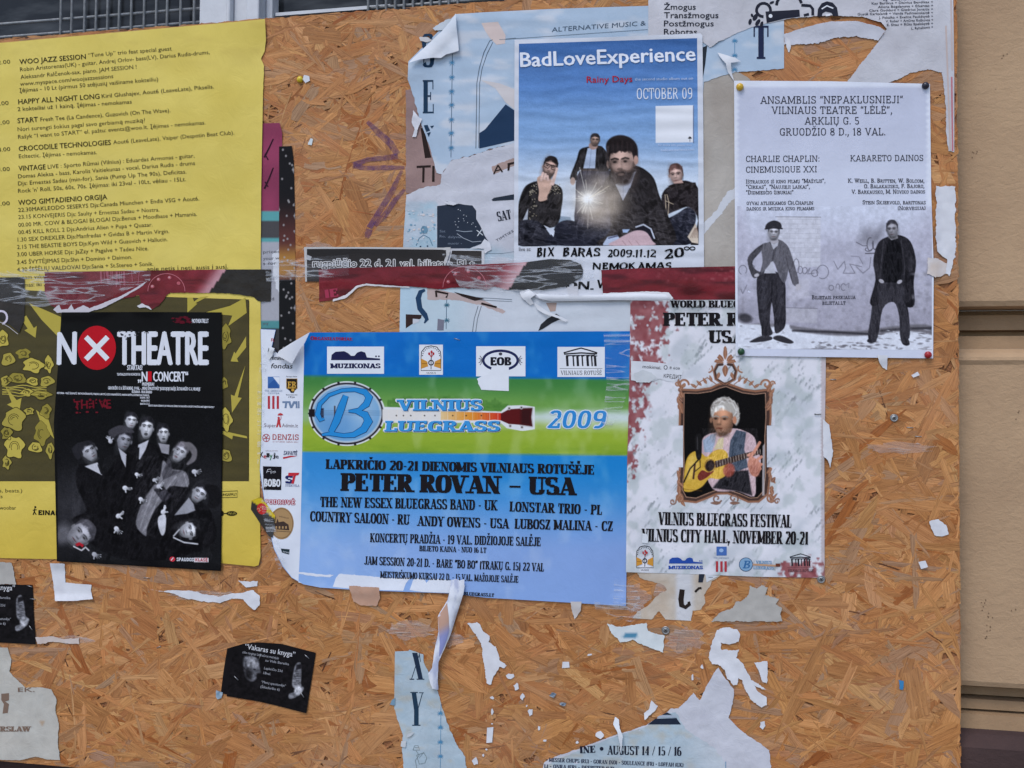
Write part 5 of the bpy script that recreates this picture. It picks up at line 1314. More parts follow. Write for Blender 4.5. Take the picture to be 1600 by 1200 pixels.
# man at left, hand at chin
P.poly(pq_((50, 680), (95, 540), (160, 490), (240, 480), (340, 500), (405, 550), (400, 690), (340, 850), (50, 850)), BLK, 1, 1.5, True)
P.poly(pq_((50, 690), (110, 700), (120, 790), (60, 990), (48, 990)), BLK, 1, 1.5)
for k in range(70):
    r = random.Random(k); u = r.choice([r.uniform(140, 200), r.uniform(290, 390)]); v = r.uniform(500, 790) if u < 220 else r.uniform(505, 590)
    P.ell(*bq(u, v), .8, .8, (170, 160, 140), .9, 0, .8)
P.poly(pq_((205, 450), (300, 440), (320, 520), (285, 600), (280, 630), (215, 640), (218, 560)), (206, 170, 152), 1, 1.3, True)
P.face(*bq(305, 375), 21.5, 31, .28, (208, 172, 158), (30, 24, 24), -.1, beard=.55, look=(0, -1), hairtop=.4)
P.line(pq_((262, 330), (300, 345), (365, 362)), 1.1, (40, 30, 30)); P.line(pq_((262, 330), (258, 360), (290, 378), (310, 355)), .9, (40, 30, 30)); P.line(pq_((315, 352), (320, 385), (355, 392), (368, 362)), .9, (40, 30, 30))
for u0, v0, u1, v1 in ((235, 470, 250, 415), (262, 460, 270, 425), (290, 470, 285, 440), (318, 500, 345, 435), (330, 505, 362, 380)): P.line(pq_((u0, v0), (u1, v1)), 4, (222, 190, 178), 1, 1.2)
P.poly(pq_((85, 800), (130, 700), (125, 815)), (190, 195, 206), 1, 1.2)
# seated front: legs
P.poly(pq_((50, 815), (200, 800), (300, 900), (340, 990), (340, 998), (48, 998)), (30, 30, 38), 1, 1.5, True)
P.poly(pq_((335, 890), (370, 820), (470, 795), (640, 850), (900, 870), (1100, 840), (1300, 760), (1420, 690), (1480, 740), (1470, 850), (1400, 998), (335, 998)), (28, 29, 40), 1, 1.5, True)
P.poly(pq_((255, 835), (290, 850), (345, 880), (335, 930)), (206, 212, 226), 1, 1)
# man at right
P.poly(pq_((1205, 620), (1240, 540), (1330, 500), (1400, 475), (1490, 520), (1503, 620), (1503, 998), (1440, 998), (1500, 800), (1430, 690), (1320, 720), (1240, 740)), (32, 26, 28), 1, 1.5, True)
P.face(*bq(1325, 430), 21.5, 29.5, -.12, (214, 180, 168), (92, 66, 62), -.3, hairtop=.55)
P.poly(pq_((1300, 490), (1370, 470), (1385, 500), (1325, 515)), (196, 160, 148), 1, 1.3); P.poly(pq_((1255, 520), (1310, 500), (1385, 495), (1480, 490), (1490, 530), (1340, 545)), (34, 28, 28), 1, 1.3)
P.line(pq_((1235, 590), (1240, 680), (1245, 765)), 1.1, (206, 186, 160)); P.line(pq_((1250, 590), (1265, 650), (1258, 755)), 1.1, (206, 186, 160)); P.line(pq_((1240, 640), (1300, 665)), 1, (206, 186, 160))
P.poly(pq_((1415, 930), (1480, 820), (1503, 900), (1503, 985), (1450, 975)), (214, 198, 180), 1, 1.2)
for k in range(5): P.line(pq_((1440 + k * 14, 935), (1475 + k * 6, 860)), .8, (120, 90, 80), .8)
# front man
P.poly(pq_((790, 420), (850, 350), (1000, 355), (1090, 400), (1150, 470), (1190, 600), (1260, 760), (1290, 998), (700, 998), (790, 880), (780, 640), (740, 520)), (30, 26, 27), 1, 1.6, True)
P.poly(pq_((835, 510), (960, 420), (1000, 400), (985, 440), (945, 560), (895, 640), (860, 570)), (178, 186, 206), 1, 1.3); P.line(pq_((835, 520), (895, 645), (950, 540)), 1.4, (20, 18, 20))
P.line(pq_((900, 450), (895, 620)), .8, (130, 136, 160))
P.face(*bq(885, 335), 41, 61, -.06, (206, 172, 158), (30, 24, 24), -.25, beard=.95, look=(-.3, 0), hairtop=.42, lit=-1)
P.poly(pq_((768, 262), (758, 185), (800, 128), (880, 108), (960, 135), (1010, 200), (1014, 320), (990, 330), (975, 262), (945, 222), (915, 246), (868, 236), (836, 256), (800, 246), (782, 290)), (36, 29, 30), 1, 2.2, True)
for k in range(12): P.line(pq_((775 + k * 19, 150 + 8 * abs(k - 6)), (770 + k * 19 + 8 * (k % 3), 238 + 9 * (k % 2))), 1.6, ((58, 46, 46), (26, 21, 23))[k % 2], .6, 1.6)
P.ell(*bq(1000, 310), 3.5, 7, (190, 152, 138))
for q, sd_, sx, sy, an in ((((50, 680), (95, 540), (160, 490), (340, 500), (405, 550), (400, 690), (340, 850), (50, 990)), 3, 5, 12, .5), (((470, 200), (790, 200), (830, 560), (830, 850), (500, 850), (470, 440)), 5, 4, 14, .1), (((48, 815), (1480, 690), (1480, 998), (48, 998)), 7, 12, 5, .2), (((1205, 620), (1240, 490), (1503, 480), (1503, 998), (1240, 740)), 9, 7, 6, -.4), (((790, 420), (850, 350), (1090, 400), (1190, 600), (1290, 998), (700, 998), (740, 520)), 11, 9, 16, -.5)):
    P.folds(pq_(*q), 34, sd_, sx, sy, an)
# smoke and sparkler
for u, v, r, a in ((650, 600, 40, .26), (700, 700, 38, .3), (690, 480, 14, .4), (740, 580, 16, .5), (700, 740, 20, .6), (800, 690, 12, .45), (850, 540, 12, .3), (820, 620, 18, .35), (640, 700, 18, .45), (760, 450, 12, .25)):
    P.ell(*bq(u, v), r, r * .8, (206, 190, 172), a, .3, r * 1.3)
r = random.Random(4)
for k in range(34):
    a = r.uniform(0, 6.28); L = r.uniform(8, 34); c0 = bq(612, 625)
    P.line([c0, (c0[0] + L * math.cos(a), c0[1] + L * math.sin(a))], .7, (250, 240, 220), .75, 1.2)
P.ell(*bq(612, 625), 15, 15, (252, 246, 236), .9, 0, 22); P.ell(*bq(612, 625), 7, 7, (255, 253, 250), 1, 0, 6)
P.line(pq_((545, 370), (600, 600)), .8, (230, 225, 215), .8); P.line(pq_((620, 640), (610, 860)), .9, (200, 190, 180), .8); P.line(pq_((620, 620), (780, 520)), .8, (240, 225, 200), .8)
# hand and cuffs in front
P.poly(pq_((735, 985), (770, 930), (850, 915), (870, 945), (800, 998), (735, 998)), (186, 198, 222), 1, 1.2); P.line(pq_((780, 940), (850, 922)), 2, (60, 60, 90), .8)
P.poly(pq_((980, 880), (1040, 835), (1120, 860), (1145, 940), (1130, 990)), (30, 28, 38), 1, 1.2); P.line(pq_((1000, 850), (1060, 830), (1120, 865), (1148, 940)), 2.2, (202, 208, 224))
P.poly(pq_((790, 998), (850, 950), (920, 910), (1000, 878), (1080, 890), (1130, 960), (1135, 998)), (206, 176, 182), 1, 1.6, True)
for u in (890, 940, 1000): P.line(pq_((u, 960), (u + 30, 998)), 1.2, (166, 132, 136), .7)
P.poly(pq_((890, 870), (950, 868), (930, 895), (895, 895)), (168, 190, 226), 1, 1)
P.noise(.05, 12, 9, 3); P.grain(3.5, 2)
# album sleeve square
P.poly([bz(611, 414), bz(758, 411), bz(757, 556), bz(611, 558)], (226, 228, 234), 1, .8); P.line([bz(759, 414), bz(759, 558)], 1.2, (70, 80, 110), .8); P.poly([bz(738, 541), bz(745, 533), bz(752, 541)], (40, 40, 44), 1, .8, True); P.line([bz(745, 540), bz(745, 553)], .6, (60, 60, 64))
P.build('printed_photo', tb, H, .12)
ink = Ink()
a, c = bz(84, 261), bz(766, 236)
sans(ink, 'BadLoveExperience', *a, *c, 23.5, (226, 230, 240), bold=.05)
ink.build('headline', tb, H, .8)
ink = Ink()
sans(ink, 'Rainy Days', *bz(342, 323), *bz(520, 320), 10.5, (178, 40, 52), bold=.02)
ink.build('album_title', tb, H, .6)
ink = Ink(); LB = (196, 210, 232)
sans(ink, 'the second studio album out on', *bz(530, 315), *bz(757, 311), 4.6, LB)
slab(ink, 'OCTOBER 09', *bz(536, 388), *bz(757, 386), 17.5, (216, 222, 234), stem=.13, hair=.1, serif=False)
sans(ink, 'for more info please visit', *bz(620, 570), *bz(752, 570), 3.2, LB); sans(ink, 'badloveexperience.com', *bz(632, 591), *bz(762, 588), 4.2, LB)
sans(ink, 'live at:', *bz(77, 980), *bz(124, 980), 6, (60, 60, 70))
ink.build('small_print', tb, H, .6)
ink = Ink(); PEN = (18, 18, 20)
def hand(ink, s_, x0, y0, x1, y1, cap, st=.2, jit=.5, seed=1):
    tmp = Ink(); slab(tmp, s_, x0, y0, x1, y1, cap, PEN, stem=st, hair=st * .7, serif=False, slant=.08)
    r = random.Random(seed)
    for v in tmp.v:
        w = np.array([math.sin(v[:, 0].mean() / 3.1 + seed) * jit, math.cos(v[:, 0].mean() / 2.3) * jit]); ink.add(v + w, [list(range(len(v)))], PEN)
hand(ink, 'BIX', 837, 401, 866, 401, 14, .22, .7, 1); hand(ink, 'BARAS', 879, 400, 937, 401, 13.5, .24, .8, 2); hand(ink, '2009.11.12', 948, 401, 1025, 402, 12, .2, .7, 3); hand(ink, '20', 1037, 405, 1070, 401, 15, .2, .4, 4)
ink.line([(1073 + 4 * math.cos(t), 388 + 2.4 * math.sin(t)) for t in np.linspace(0, 6.3, 14)], 1.6, PEN).line([(1082 + 4 * math.cos(t), 388 + 2.4 * math.sin(t)) for t in np.linspace(0, 6.3, 14)], 1.6, PEN)
hand(ink, 'NEMOKAMAS', 925, 421, 1050, 420, 10, .22, .8, 6)
ink.build('handwriting', tb, H, .6)

# loose white under-layer beneath the band poster's lower edge
pu = [(810, 440), (1100, 436), (1152, 436), (1153, 462), (1048, 470), (990, 470), (960, 469), (848, 470), (833, 462, 1), (812, 455, 1)]
H5 = hfun(LAY(4), lambda x, y: 1.0 * fbm(x / 25, y / 12, 7) + 2.2 * gauss(x, y, 930, 468, 120, 5), seed=121, amp=.3)
t = thing('white_under_sheet', 'creased white sheet with marker strokes between the two red strips', 'paper', centre([(950, 455)]), 'torn strips under clear tape')
sheet('paper', pu, (212, 214, 222), M_GLOSS, H5, t, step=4, seed=122)
ink = Ink(); hand(ink, 'ON.', 884, 452, 929, 452, 12, .24, .6, 8); hand(ink, 'V', 932, 450, 944, 450, 13, .24, .3, 9); ink.build('handwriting', t, H5, .2)
sheet('rolled_edge', [(836, 459, .6), (900, 462), (1000, 458), (1040, 460), (1052, 470), (960, 469), (862, 471), (842, 466, .6)], (224, 226, 232), M_PAPER, over(lambda x, y: .4 + 3.0 * np.sin(np.clip((y - 456) / 15, 0, 1) * 3.14)), t, step=3, seed=123)
sheet('torn_tatter', [(812, 456, .6), (826, 452, .8), (838, 457, .8), (835, 462, .8), (829, 466, .5), (834, 474, .6), (829, 477, .6), (818, 468, .6), (814, 463, .6)], (226, 227, 232), M_PAPER, over(lambda x, y: .6 + 4 * gauss(x, y, 825, 462, 10, 9)), t, step=3, seed=124)
sheet('curled_strip', [(835, 473, .3), (843, 478, .3), (856, 487, .3), (874, 494, .3), (888, 500, .5), (884, 503, .5), (872, 497, .3), (850, 490, .3), (839, 483, .3)], (224, 226, 232), M_PAPER, over(lambda x, y: .6 + 4 * np.sin(np.clip((x - 833) / 56, 0, 1) * 3.14)), t, step=3, seed=125)
sheet('torn_tatter', [(886, 448, .4), (903, 447, .4), (904, 463, .4), (888, 464, .4)], (208, 208, 214), M_PAPER, lambda x, y: H5(x, y) + .5, t, step=4, seed=126)

# ---- ticket strip: black, white outlined words
H = hfun(LAY(3), lambda x, y: .8 * fbm(x / 26, y / 14, 140) + 1.6 * gauss(x, y, 700, 400, 10, 24), seed=141, amp=.2)
t = thing('ticket_strip', 'black poster strip with outlined white lettering above the red strip', 'poster strip', centre([(600, 410)]), 'torn strips under clear tape')
pT = [(475, 386), (560, 386), (692, 387, .4), (704, 386, .8), (702, 398, .8), (697, 412, .8), (692, 440), (477, 440)]
sheet('paper', pT, (190, 188, 188), M_GLOSS, H, t, step=5, seed=142)
pT2 = [(479.5, 389), (560, 388.5), (690, 390), (697, 391, .6), (697, 400, .8), (692, 413, .8), (688, 440), (479.5, 440)]
sheet('printed_layer', pT2, lambda x, y: mixc((38, 35, 35), (70, 64, 62), sm(395, 425, y) * .5 + .3 * fbm(x / 30, y / 8, 9)), M_GLOSS, lambda x, y: H(x, y) + .12, t, step=5, seed=143)
sheet('paper', [(704, 390), (757, 391), (757, 440), (694, 440), (699, 412, .6), (704, 398, .6)], (204, 204, 208), M_GLOSS, H, t, step=5, seed=144)
sheet('printed_layer', [(706, 391.5), (752.5, 392), (752.5, 440), (697, 440), (701, 414, .6)], lambda x, y: mixc((40, 37, 37), (64, 58, 56), fbm(x / 30, y / 8, 19)), M_GLOSS, lambda x, y: H(x, y) + .12, t, step=5, seed=145)
ink = Ink()
for dx, dy in ((-1.3, 0), (1.3, 0), (0, -1.2), (0, 1.2), (-.9, -.9), (.9, .9), (-.9, .9), (.9, -.9)):
    sans(ink, 'rugpiūčio 22 d. 21 val. bilieta', 489 + dx, 417 + dy, 695 + dx, 417.5 + dy, 12.5, (206, 204, 204), bold=.02)
    sans(ink, 's 5Lt', 700 + dx, 418 + dy, 741 + dx, 418 + dy, 12.5, (206, 204, 204), bold=.02)
sans(ink, 'rugpiūčio 22 d. 21 val. bilieta', 489, 417, 695, 417.5, 12.5, (46, 43, 43), bold=.01, lift=.2)
sans(ink, 's 5Lt', 700, 418, 741, 418, 12.5, (46, 43, 43), bold=.01, lift=.2)
ink.build('lettering', t, H, .26)

# red and black strip across the middle
t = thing('torn_red_strip', 'torn red and black poster strip taped under the band poster, beside the ticket strip', 'poster strip', centre([(680, 440)]), 'torn strips under clear tape')
pr = [(498, 421), (560, 418), (690, 415), (810, 410.5), (826, 409), (860, 404.5, .4), (890, 406, .4), (908, 413, .8), (911, 422, .8), (909, 433, 1), (896, 441, .8), (882, 448, .8), (850, 453, .6), (800, 452, .8), (786, 452, 1.2), (772, 448, 1.2), (760, 453, 1.2), (740, 451, 1.0), (716, 449, .8), (692, 452, .8), (660, 449, .6), (620, 447, .5), (572, 443, .6), (556, 447, .6), (540, 461, .8), (520, 468, .8), (499, 472, .6)]
def c_red2(x, y):
    c = c_red(x, y)
    ed = 824 - (y - 408) * .66
    c = mixc(c, (222, 186, 190), .85 * sm(-40, 0, x - ed))
    blk = x > ed
    c[blk] = mixc((30, 28, 28), (48, 46, 44), fbm(x / 20, y / 20, 7))[blk]
    return c
HS = strip_h()
sheet('paper', pr, c_red2, M_STRIP, HS, t, step=2.6, seed=131)
ink = Ink(); red_detail(ink, 726, 449, 34); slab(ink, 'IE', 508, 466, 530, 463, 13, (166, 60, 84), serif=False, stem=.3)
ink.build('print_remains', t, HS)
sheet('white_torn_edge', [(520, 468, .6), (540, 461, .8), (556, 447, .6), (572, 443, .5), (600, 445.5, .4), (640, 448, .4), (640, 450, .5), (600, 448, .5), (572, 446, .5), (558, 450, .6), (541, 465, .8), (520, 471, .6)], (220, 216, 218), M_PAPER, lambda x, y: HS(x, y) + .3, t, step=4, seed=132)
t = thing('torn_red_strip', 'plain red torn poster strip ending at the pinned white poster', 'poster strip', centre([(1045, 440)]), 'torn strips under clear tape')
pr = [(939, 422), (1000, 419), (1150, 416), (1160, 470), (1150, 474), (1100, 474, .4), (1062, 474, .4), (1050, 466, .4), (1044, 458, .5), (1010, 456, .6), (975, 458, .6), (942, 459, .4)]
HS = strip_h()
sheet('paper', pr, lambda x, y: mixc(c_red(x, y), (168, 92, 96), .6 * sm(.55, .8, fbm(x / 7, y / 4, 41)) * sm(1000, 1060, x) * (1 - sm(435, 450, y))), M_STRIP, HS, t, step=3, seed=133)
sheet('white_torn_edge', [(942, 458, .5), (975, 457, .6), (1010, 455, .6), (1045, 457, .5), (1052, 466, .4), (1049, 468, .4), (1040, 461, .5), (1010, 459, .6), (975, 461, .6), (942, 462, .4)], (226, 226, 230), M_PAPER, lambda x, y: HS(x, y) + .3 + .8 * gauss(x, y, 1048, 462, 10, 8), t, step=3, seed=134)

# ---- black theatre poster
def tz2(u, v): return (u / 2.3087, v / 2.3077 + 400)
ptq = [tz2(222, 203), tz2(500, 202), tz2(800, 203), tz2(803, 600), tz2(799, 1000), tz2(797, 1136), tz2(600, 1124), tz2(400, 1112), tz2(205, 1101), tz2(203, 1000), tz2(194, 600), tz2(210, 380)]
def hf_th(x, y): return .8 + 3.5 * gauss(x, y, 345, 892, 40, 22) + 1.5 * gauss(x, y, 90, 880, 24, 20) + 1.8 * gauss(x, y, 95, 590, 14, 60) + .6 * np.sin(y / 36 + 1.) ** 2 + 1.2 * gauss(x, y, 346, 640, 18, 60)
H = hfun(LAY(6) + 1.4, hf_th, seed=151, amp=.12)
tt_ = thing('theatre_poster', 'glossy black theatre poster of people in suits pinned over the yellow programme', 'poster', centre([(215, 690)]), 'posters on the board')
sheet('paper', ptq, (16, 16, 18), M_BLACK, H, tt_, step=4, seed=152)
P = Paint([tz2(206, 520), tz2(799, 524), tz2(795, 1132), tz2(209, 1100)], .9)
def gz(u, v): return (80 + u / 4.0, 600 + v / 4.0)
gq = lambda *pp: [gz(*p) for p in pp]
P.fill(lambda x, y: mixc((15, 15, 17), (56, 55, 60), .8 * gauss(x, y, 115, 790, 60, 60) + .5 * gauss(x, y, 330, 770, 50, 60) + .25 * fbm(x / 20, y / 20, 7) * sm(800, 860, y)))
SUIT = (13, 12, 15); SK = (232, 232, 240); SK2 = (206, 206, 214)
P.poly(gq((165, 520), (230, 500), (330, 560), (420, 470), (480, 380), (600, 360), (700, 420), (780, 560), (860, 640), (900, 700), (1000, 800), (1010, 1000), (700, 1100), (430, 1090), (250, 1000), (130, 850), (220, 790), (160, 640)), SUIT, 1, 3, True)
# light dress of the woman in the middle
P.poly(gq((700, 480), (750, 530), (840, 550), (855, 640), (740, 640), (700, 720), (640, 800), (600, 900), (590, 950), (530, 880), (560, 760), (620, 660), (680, 580)), (118, 116, 122), 1, 2, True)
for a_, b_ in (((830, 560), (850, 640)), ((640, 660), (560, 880)), ((700, 640), (590, 900)), ((720, 540), (640, 700)), ((780, 580), (700, 680))): P.line([gz(*a_), gz(*b_)], 2, (160, 158, 164), .7, 2)
P.poly(gq((690, 560), (730, 470), (700, 450), (740, 470), (760, 540), (820, 545), (700, 600)), (64, 62, 68), .8, 2)
P.poly(gq((640, 660), (700, 640), (760, 700), (700, 740)), (40, 38, 44), .9, 2)
# faces
P.face(*gz(500, 232), 18.1, 23.2, .12, SK, (38, 37, 42), .2, look=(.2, -.6), hairtop=.35)
P.face(*gz(455, 355), 21.5, 31.8, .2, (168, 168, 178), (40, 38, 44), .5, look=(.6, -.3), hairtop=.5)
P.poly(gq((355, 300), (430, 258), (500, 280), (515, 305), (440, 305), (400, 330), (405, 360)), (66, 64, 70), 1, 1.5, True)
P.face(*gz(598, 278), 20.6, 31.8, .1, SK, (30, 29, 33), -.1, look=(-.2, -1), hairtop=.35, mouth=1)
P.face(*gz(702, 312), 17.2, 27.5, 0, SK, (28, 27, 31), 0, look=(0, -.6), hairtop=.4, mouth=.6)
P.face(*gz(240, 425), 22.4, 30.1, -.55, SK2, (36, 35, 40), .4, look=(.6, -.6), hairtop=.45)
P.poly(gq((130, 410), (165, 370), (230, 355), (215, 375), (180, 420), (185, 460), (160, 470)), (40, 39, 44), 1, 1.5, True)
P.face(*gz(805, 430), 20.6, 30.1, .55, SK2, (104, 100, 106), -.4, look=(-.5, -.8), hairtop=.5, mouth=.4)
P.poly(gq((830, 375), (870, 365), (910, 410), (905, 470), (870, 500), (845, 500), (880, 440)), (112, 108, 112), 1, 2, True)
P.face(*gz(925, 685), 22.4, 29.2, .62, SK2, (30, 29, 33), .1, look=(-.6, -.2), hairtop=.4)
P.poly(gq((960, 630), (1050, 650), (1050, 760), (980, 770), (985, 700)), (20, 19, 22), 1, 2, True)
P.face(*gz(862, 915), 25.8, 31.0, 1.35, SK, (24, 23, 26), .1, look=(.3, 0), hairtop=.5)
P.poly(gq((930, 830), (1000, 860), (1030, 930), (1000, 990), (930, 990), (935, 900)), (18, 17, 20), 1, 2, True)
P.face(*gz(180, 940), 34.4, 43.0, .95, (186, 184, 192), (72, 70, 76), .1, look=(.3, 0), hairtop=.45)
P.ell(*gz(75, 935), 11, 16, (110, 108, 114), .8, .2, 10)
# collars, ties, hands
P.poly(gq((210, 515), (290, 490), (318, 570), (270, 545)), (200, 200, 208), 1, 1.3); P.line(gq((292, 505), (312, 560)), 1.5, SUIT)
P.poly(gq((420, 400), (470, 440), (465, 520), (440, 470)), (190, 190, 200), 1, 1.3); P.poly(gq((468, 450), (490, 445), (478, 500)), SUIT, 1, 1)
P.poly(gq((545, 380), (610, 350), (590, 410), (555, 470), (530, 470)), (196, 196, 206), 1, 1.3); P.poly(gq((535, 400), (552, 396), (548, 475), (525, 478)), (20, 19, 22), 1, 1)
P.poly(gq((670, 370), (740, 380), (735, 440), (690, 430)), (150, 148, 156), 1, 1.5); P.poly(gq((770, 820), (860, 710), (890, 750), (900, 790), (850, 810)), (150, 150, 158), 1, 1.5); P.line(gq((765, 960), (830, 990), (915, 1000)), 2, (210, 210, 216)); P.line(gq((765, 950), (800, 910)), 2, (200, 200, 206))
def handp(u, v, ang, sz, n=4, col=SK, spread=.25):
    c = np.array(gz(u, v)); P.ell(c[0], c[1], sz * .46, sz * .4, col, 1, ang, 1.2)
    for k in range(n):
        a = ang + (k - (n - 1) / 2) * spread; L = sz * (1.05 + .15 * math.sin(k * 1.4 + .6))
        P.line([c + sz * .3 * np.array([math.cos(a), math.sin(a)]), c + L * np.array([math.cos(a), math.sin(a)])], sz * .15, col, 1, .9)
    P.ball(c[0], c[1], sz * 1.2, sz * 1.2, 0, -.4, -.5, .35, .75)
    a = ang + 1.2; P.line([c, c + sz * .75 * np.array([math.cos(a), math.sin(a)])], sz * .22, np.array(col) * .9, 1, 1)
handp(370, 358, -2.0, 8, col=SK2); handp(535, 565, .3, 7, col=SK); handp(462, 650, .2, 9, 4, SK, .16); handp(560, 720, .5, 8, 4, SK); handp(645, 600, -.3, 7, 4, SK2); handp(672, 640, -.5, 8, 4, SK2); handp(895, 548, .1, 9, 4, SK2, .3)
handp(420, 825, -.6, 9, 4, SK, .14); handp(408, 905, .9, 9, 4, SK, .3); handp(700, 800, -1.2, 9, 4, SK, .12); P.poly(gq((672, 830), (715, 820), (712, 920), (690, 945), (668, 880)), SK2, 1, 1.4, True); handp(270, 1065, .5, 9, 4, (196, 196, 204), .3)
P.poly(gq((150, 1000), (175, 988), (205, 1005), (195, 1022), (178, 1008), (160, 1015)), (176, 34, 46), 1, 1); P.line(gq((140, 1015), (190, 1040), (215, 1020), (235, 1040)), 2, (210, 206, 210))
P.folds(gq((130, 520), (230, 500), (600, 360), (780, 560), (1010, 800), (1010, 1100), (250, 1100), (130, 850)), 15, 21, 6, 16, .3, 60); P.folds(gq((530, 450), (860, 450), (860, 650), (640, 960), (520, 900)), 26, 23, 3, 14, .5, 200)
P.noise(.12, 9, 5); P.grain(4, 6)
P.build('printed_photo', tt_, H, .12)
ink = Ink(); WT = (220, 222, 230)
sans(ink, 'N', *tz2(208, 391), *tz2(272, 389), 53, WT, bold=.05, slant=.05)
c0 = tz2(349, 331); ink.ell(c0[0], c0[1], 30, 34.5, (186, 26, 38), 0, 32)
for s_ in (-1, 1): ink.line([(c0[0] - 17 * s_, c0[1] - 17), (c0[0] + 17 * s_, c0[1] + 18)], 8, (224, 226, 232), .1)
sans(ink, 'THEATRE', *tz2(427, 391), *tz2(749, 391), 54, WT, bold=.055)
ink.build('headline', tt_, H, .3)
ink = Ink(); r = random.Random(8)
for k in range(70):
    x = r.uniform(0, 1); y = r.uniform(0, 1)
    if k < 22: p = tz2(430 + 110 * x, 268 + 34 * y * y); ink.ell(*p, r.uniform(.5, 3.2), r.uniform(.5, 1.6), (60, 58, 64), .15, 7)
    elif k < 50: p = tz2(265 + 135 * x, 518 + 50 * y * y); ink.ell(*p, r.uniform(.4, 3), r.uniform(.6, 2.6), (110, 26, 38), .1, 7)
    else: p = tz2(612 + 80 * x, 218 + 24 * y); ink.ell(*p, r.uniform(1, 5), r.uniform(.6, 1.8), (92, 22, 36), .05, 8)
sans(ink, 'TH:1 VE', *tz2(268, 552), *tz2(400, 546), 13, (110, 24, 36), bold=.05)
ink.build('red_smears', tt_, H, .3)
ink = Ink()
def tl(s_, x0, y0, x1, y1, cap, bold=.03, col=WT, slant=0): sans(ink, s_, *tz2(x0, y0), *tz2(x1, y1), cap, col, bold=bold, slant=slant)
tl('NOTHEATRE.LT', 693, 241, 752, 241, 6.5, .05)
tl('STARTAS!', 459, 411, 513, 411, 8, .05); tl('TEATRALIZUOTAS KONCERTAS', 422, 431, 506, 431, 4, .04)
tl('„N', 498, 452, 531, 452, 16, .05); ink.poly([tz2(533, 416), tz2(547, 416), tz2(547, 452), tz2(533, 452)], (190, 26, 38)); tl('CONCERT“', 553, 452, 678, 452, 16, .05)
tl('PREMJERA!', 513, 468, 556, 468, 5.5, .05)
tl('GRUODŽIO 12 d. ŠEŠTADIENĮ, 19 VAL. - „MENŲ SPAUSTUVĖS“ JUODOJOJE SALĖJE, ŠILTADARŽIO G. 6, VILNIUJE', 390, 481, 722, 485, 5, .05); tl('REŽISIERIUS - VIDAS BAREIKIS', 476, 494, 548, 495, 4, .05)
tl('AKTORIAI - VALĖ ŠLIUPAITĖ, VIKTAS RAČIUKAITIS, MAIDAS LUIFOTĖ, ELZE GUNAVIČIŪTĖ, MARIUS REPŠYS, DOMANTAS STARKUS', 205, 497, 538, 506, 3, .05)
for k, s_ in enumerate(('KAINA: 10LT', 'NUOLAIDA 50PROC', 'BILIETAI: 25 LT')): tl(s_, 506 + 3 * (k % 2), 514 + k * 11, 540, 514 + k * 11, 3, .05)
tl('BILIETUS GALIMA UŽSISAKYTI, BET PRIVALOMA IŠSIPIRKTI IKI GRUODŽIO KONCERTO PRADŽIOS, BILIETAI@NOTHEATRE.LT', 536, 542, 773, 548, 2.8, .05)
c1 = tz2(622, 1093); ink.ell(c1[0], c1[1], 4.5, 4, (196, 54, 66), 0, 14).line([(c1[0] - 2, c1[1] + 2), (c1[0] + 1.5, c1[1] - 2.5)], 1.2, WT, .05)
slab(ink, 'SPAUDOS', *tz2(637, 1100), *tz2(699, 1101), 5.4, WT, stem=.2, hair=.2, serif=False)
ink.poly([tz2(700, 1088), tz2(752, 1089), tz2(752, 1104), tz2(700, 1104)], (214, 206, 210)); slab(ink, 'KLASĖ', *tz2(704, 1101), *tz2(749, 1102), 5, (170, 40, 54), stem=.2, hair=.2, serif=False, lift=.1)
ink.build('small_print', tt_, H, .3)

# ---- blue festival poster
pbl = [(407, 514), (431, 515), (425, 542), (437, 556), (484, 519.5), (700, 518.5), (985, 517.5), (984, 600), (982, 700), (980, 820), (978, 947), (880, 941), (760, 934), (700, 927), (560, 922), (500, 918), (474, 913), (456, 903), (442, 886), (428, 858), (418, 815), (411, 770), (406, 735), (408, 680), (409, 600)]
EDGE = lambda y: 474.5 - (y - 587) * .02 - np.clip(y - 850, 0, 100) * .03        # where the white sponsor column ends
def c_blue(x, y):
    yy = y - (x - 480) * .012
    fr = (x - 480) / 500.
    c = mixc((0, 102, 186), (4, 110, 194), fbm(x / 60, y / 40, 201))
    low = mixc(mixc((52, 140, 208), (24, 130, 202), sm(0, 1, fr)), mixc((144, 178, 228), (134, 164, 218), fr), sm(715, 870, y))
    c = mixc(c, low, sm(704, 708, yy))
    g = mixc((62, 128, 62), (112, 160, 76), sm(588, 632, yy))
    g = mixc(g, (206, 220, 216), sm(628, 646, yy + 12 * (fbm(x / 40, y / 12, 5) - .5)) * (.35 + .65 * sm(560, 900, x)))
    g = mixc(g, (150, 176, 52), sm(648, 672, yy + 10 * (fbm(x / 60, y / 10, 9) - .5)))
    g = mixc(g, (112, 150, 38), sm(680, 706, yy) * .8 * fbm(x / 30, y / 6, 11))
    t = (fbm(x / 9, y / 7, 12) - .5) * 10
    tree = (x > 605) & (x < 800) & (yy > 616 + ((x - 690) / 30.) ** 2 * .9 + t) & (yy < 646)
    g = np.where(tree[:, None], mixc((70, 122, 52), (104, 152, 70), fbm(x / 6, y / 4, 14)), g)
    c = mixc(c, g, sm(585, 589, yy) * (1 - sm(704, 708, yy)))
    rub = .16 * sm(.52, .8, fbm(x / 26, y / 40, 22))
    c = mixc(c, (230, 234, 240), rub)
    w = mixc((228, 232, 240), (214, 218, 230), fbm(x / 30, y / 60, 23))
    return c
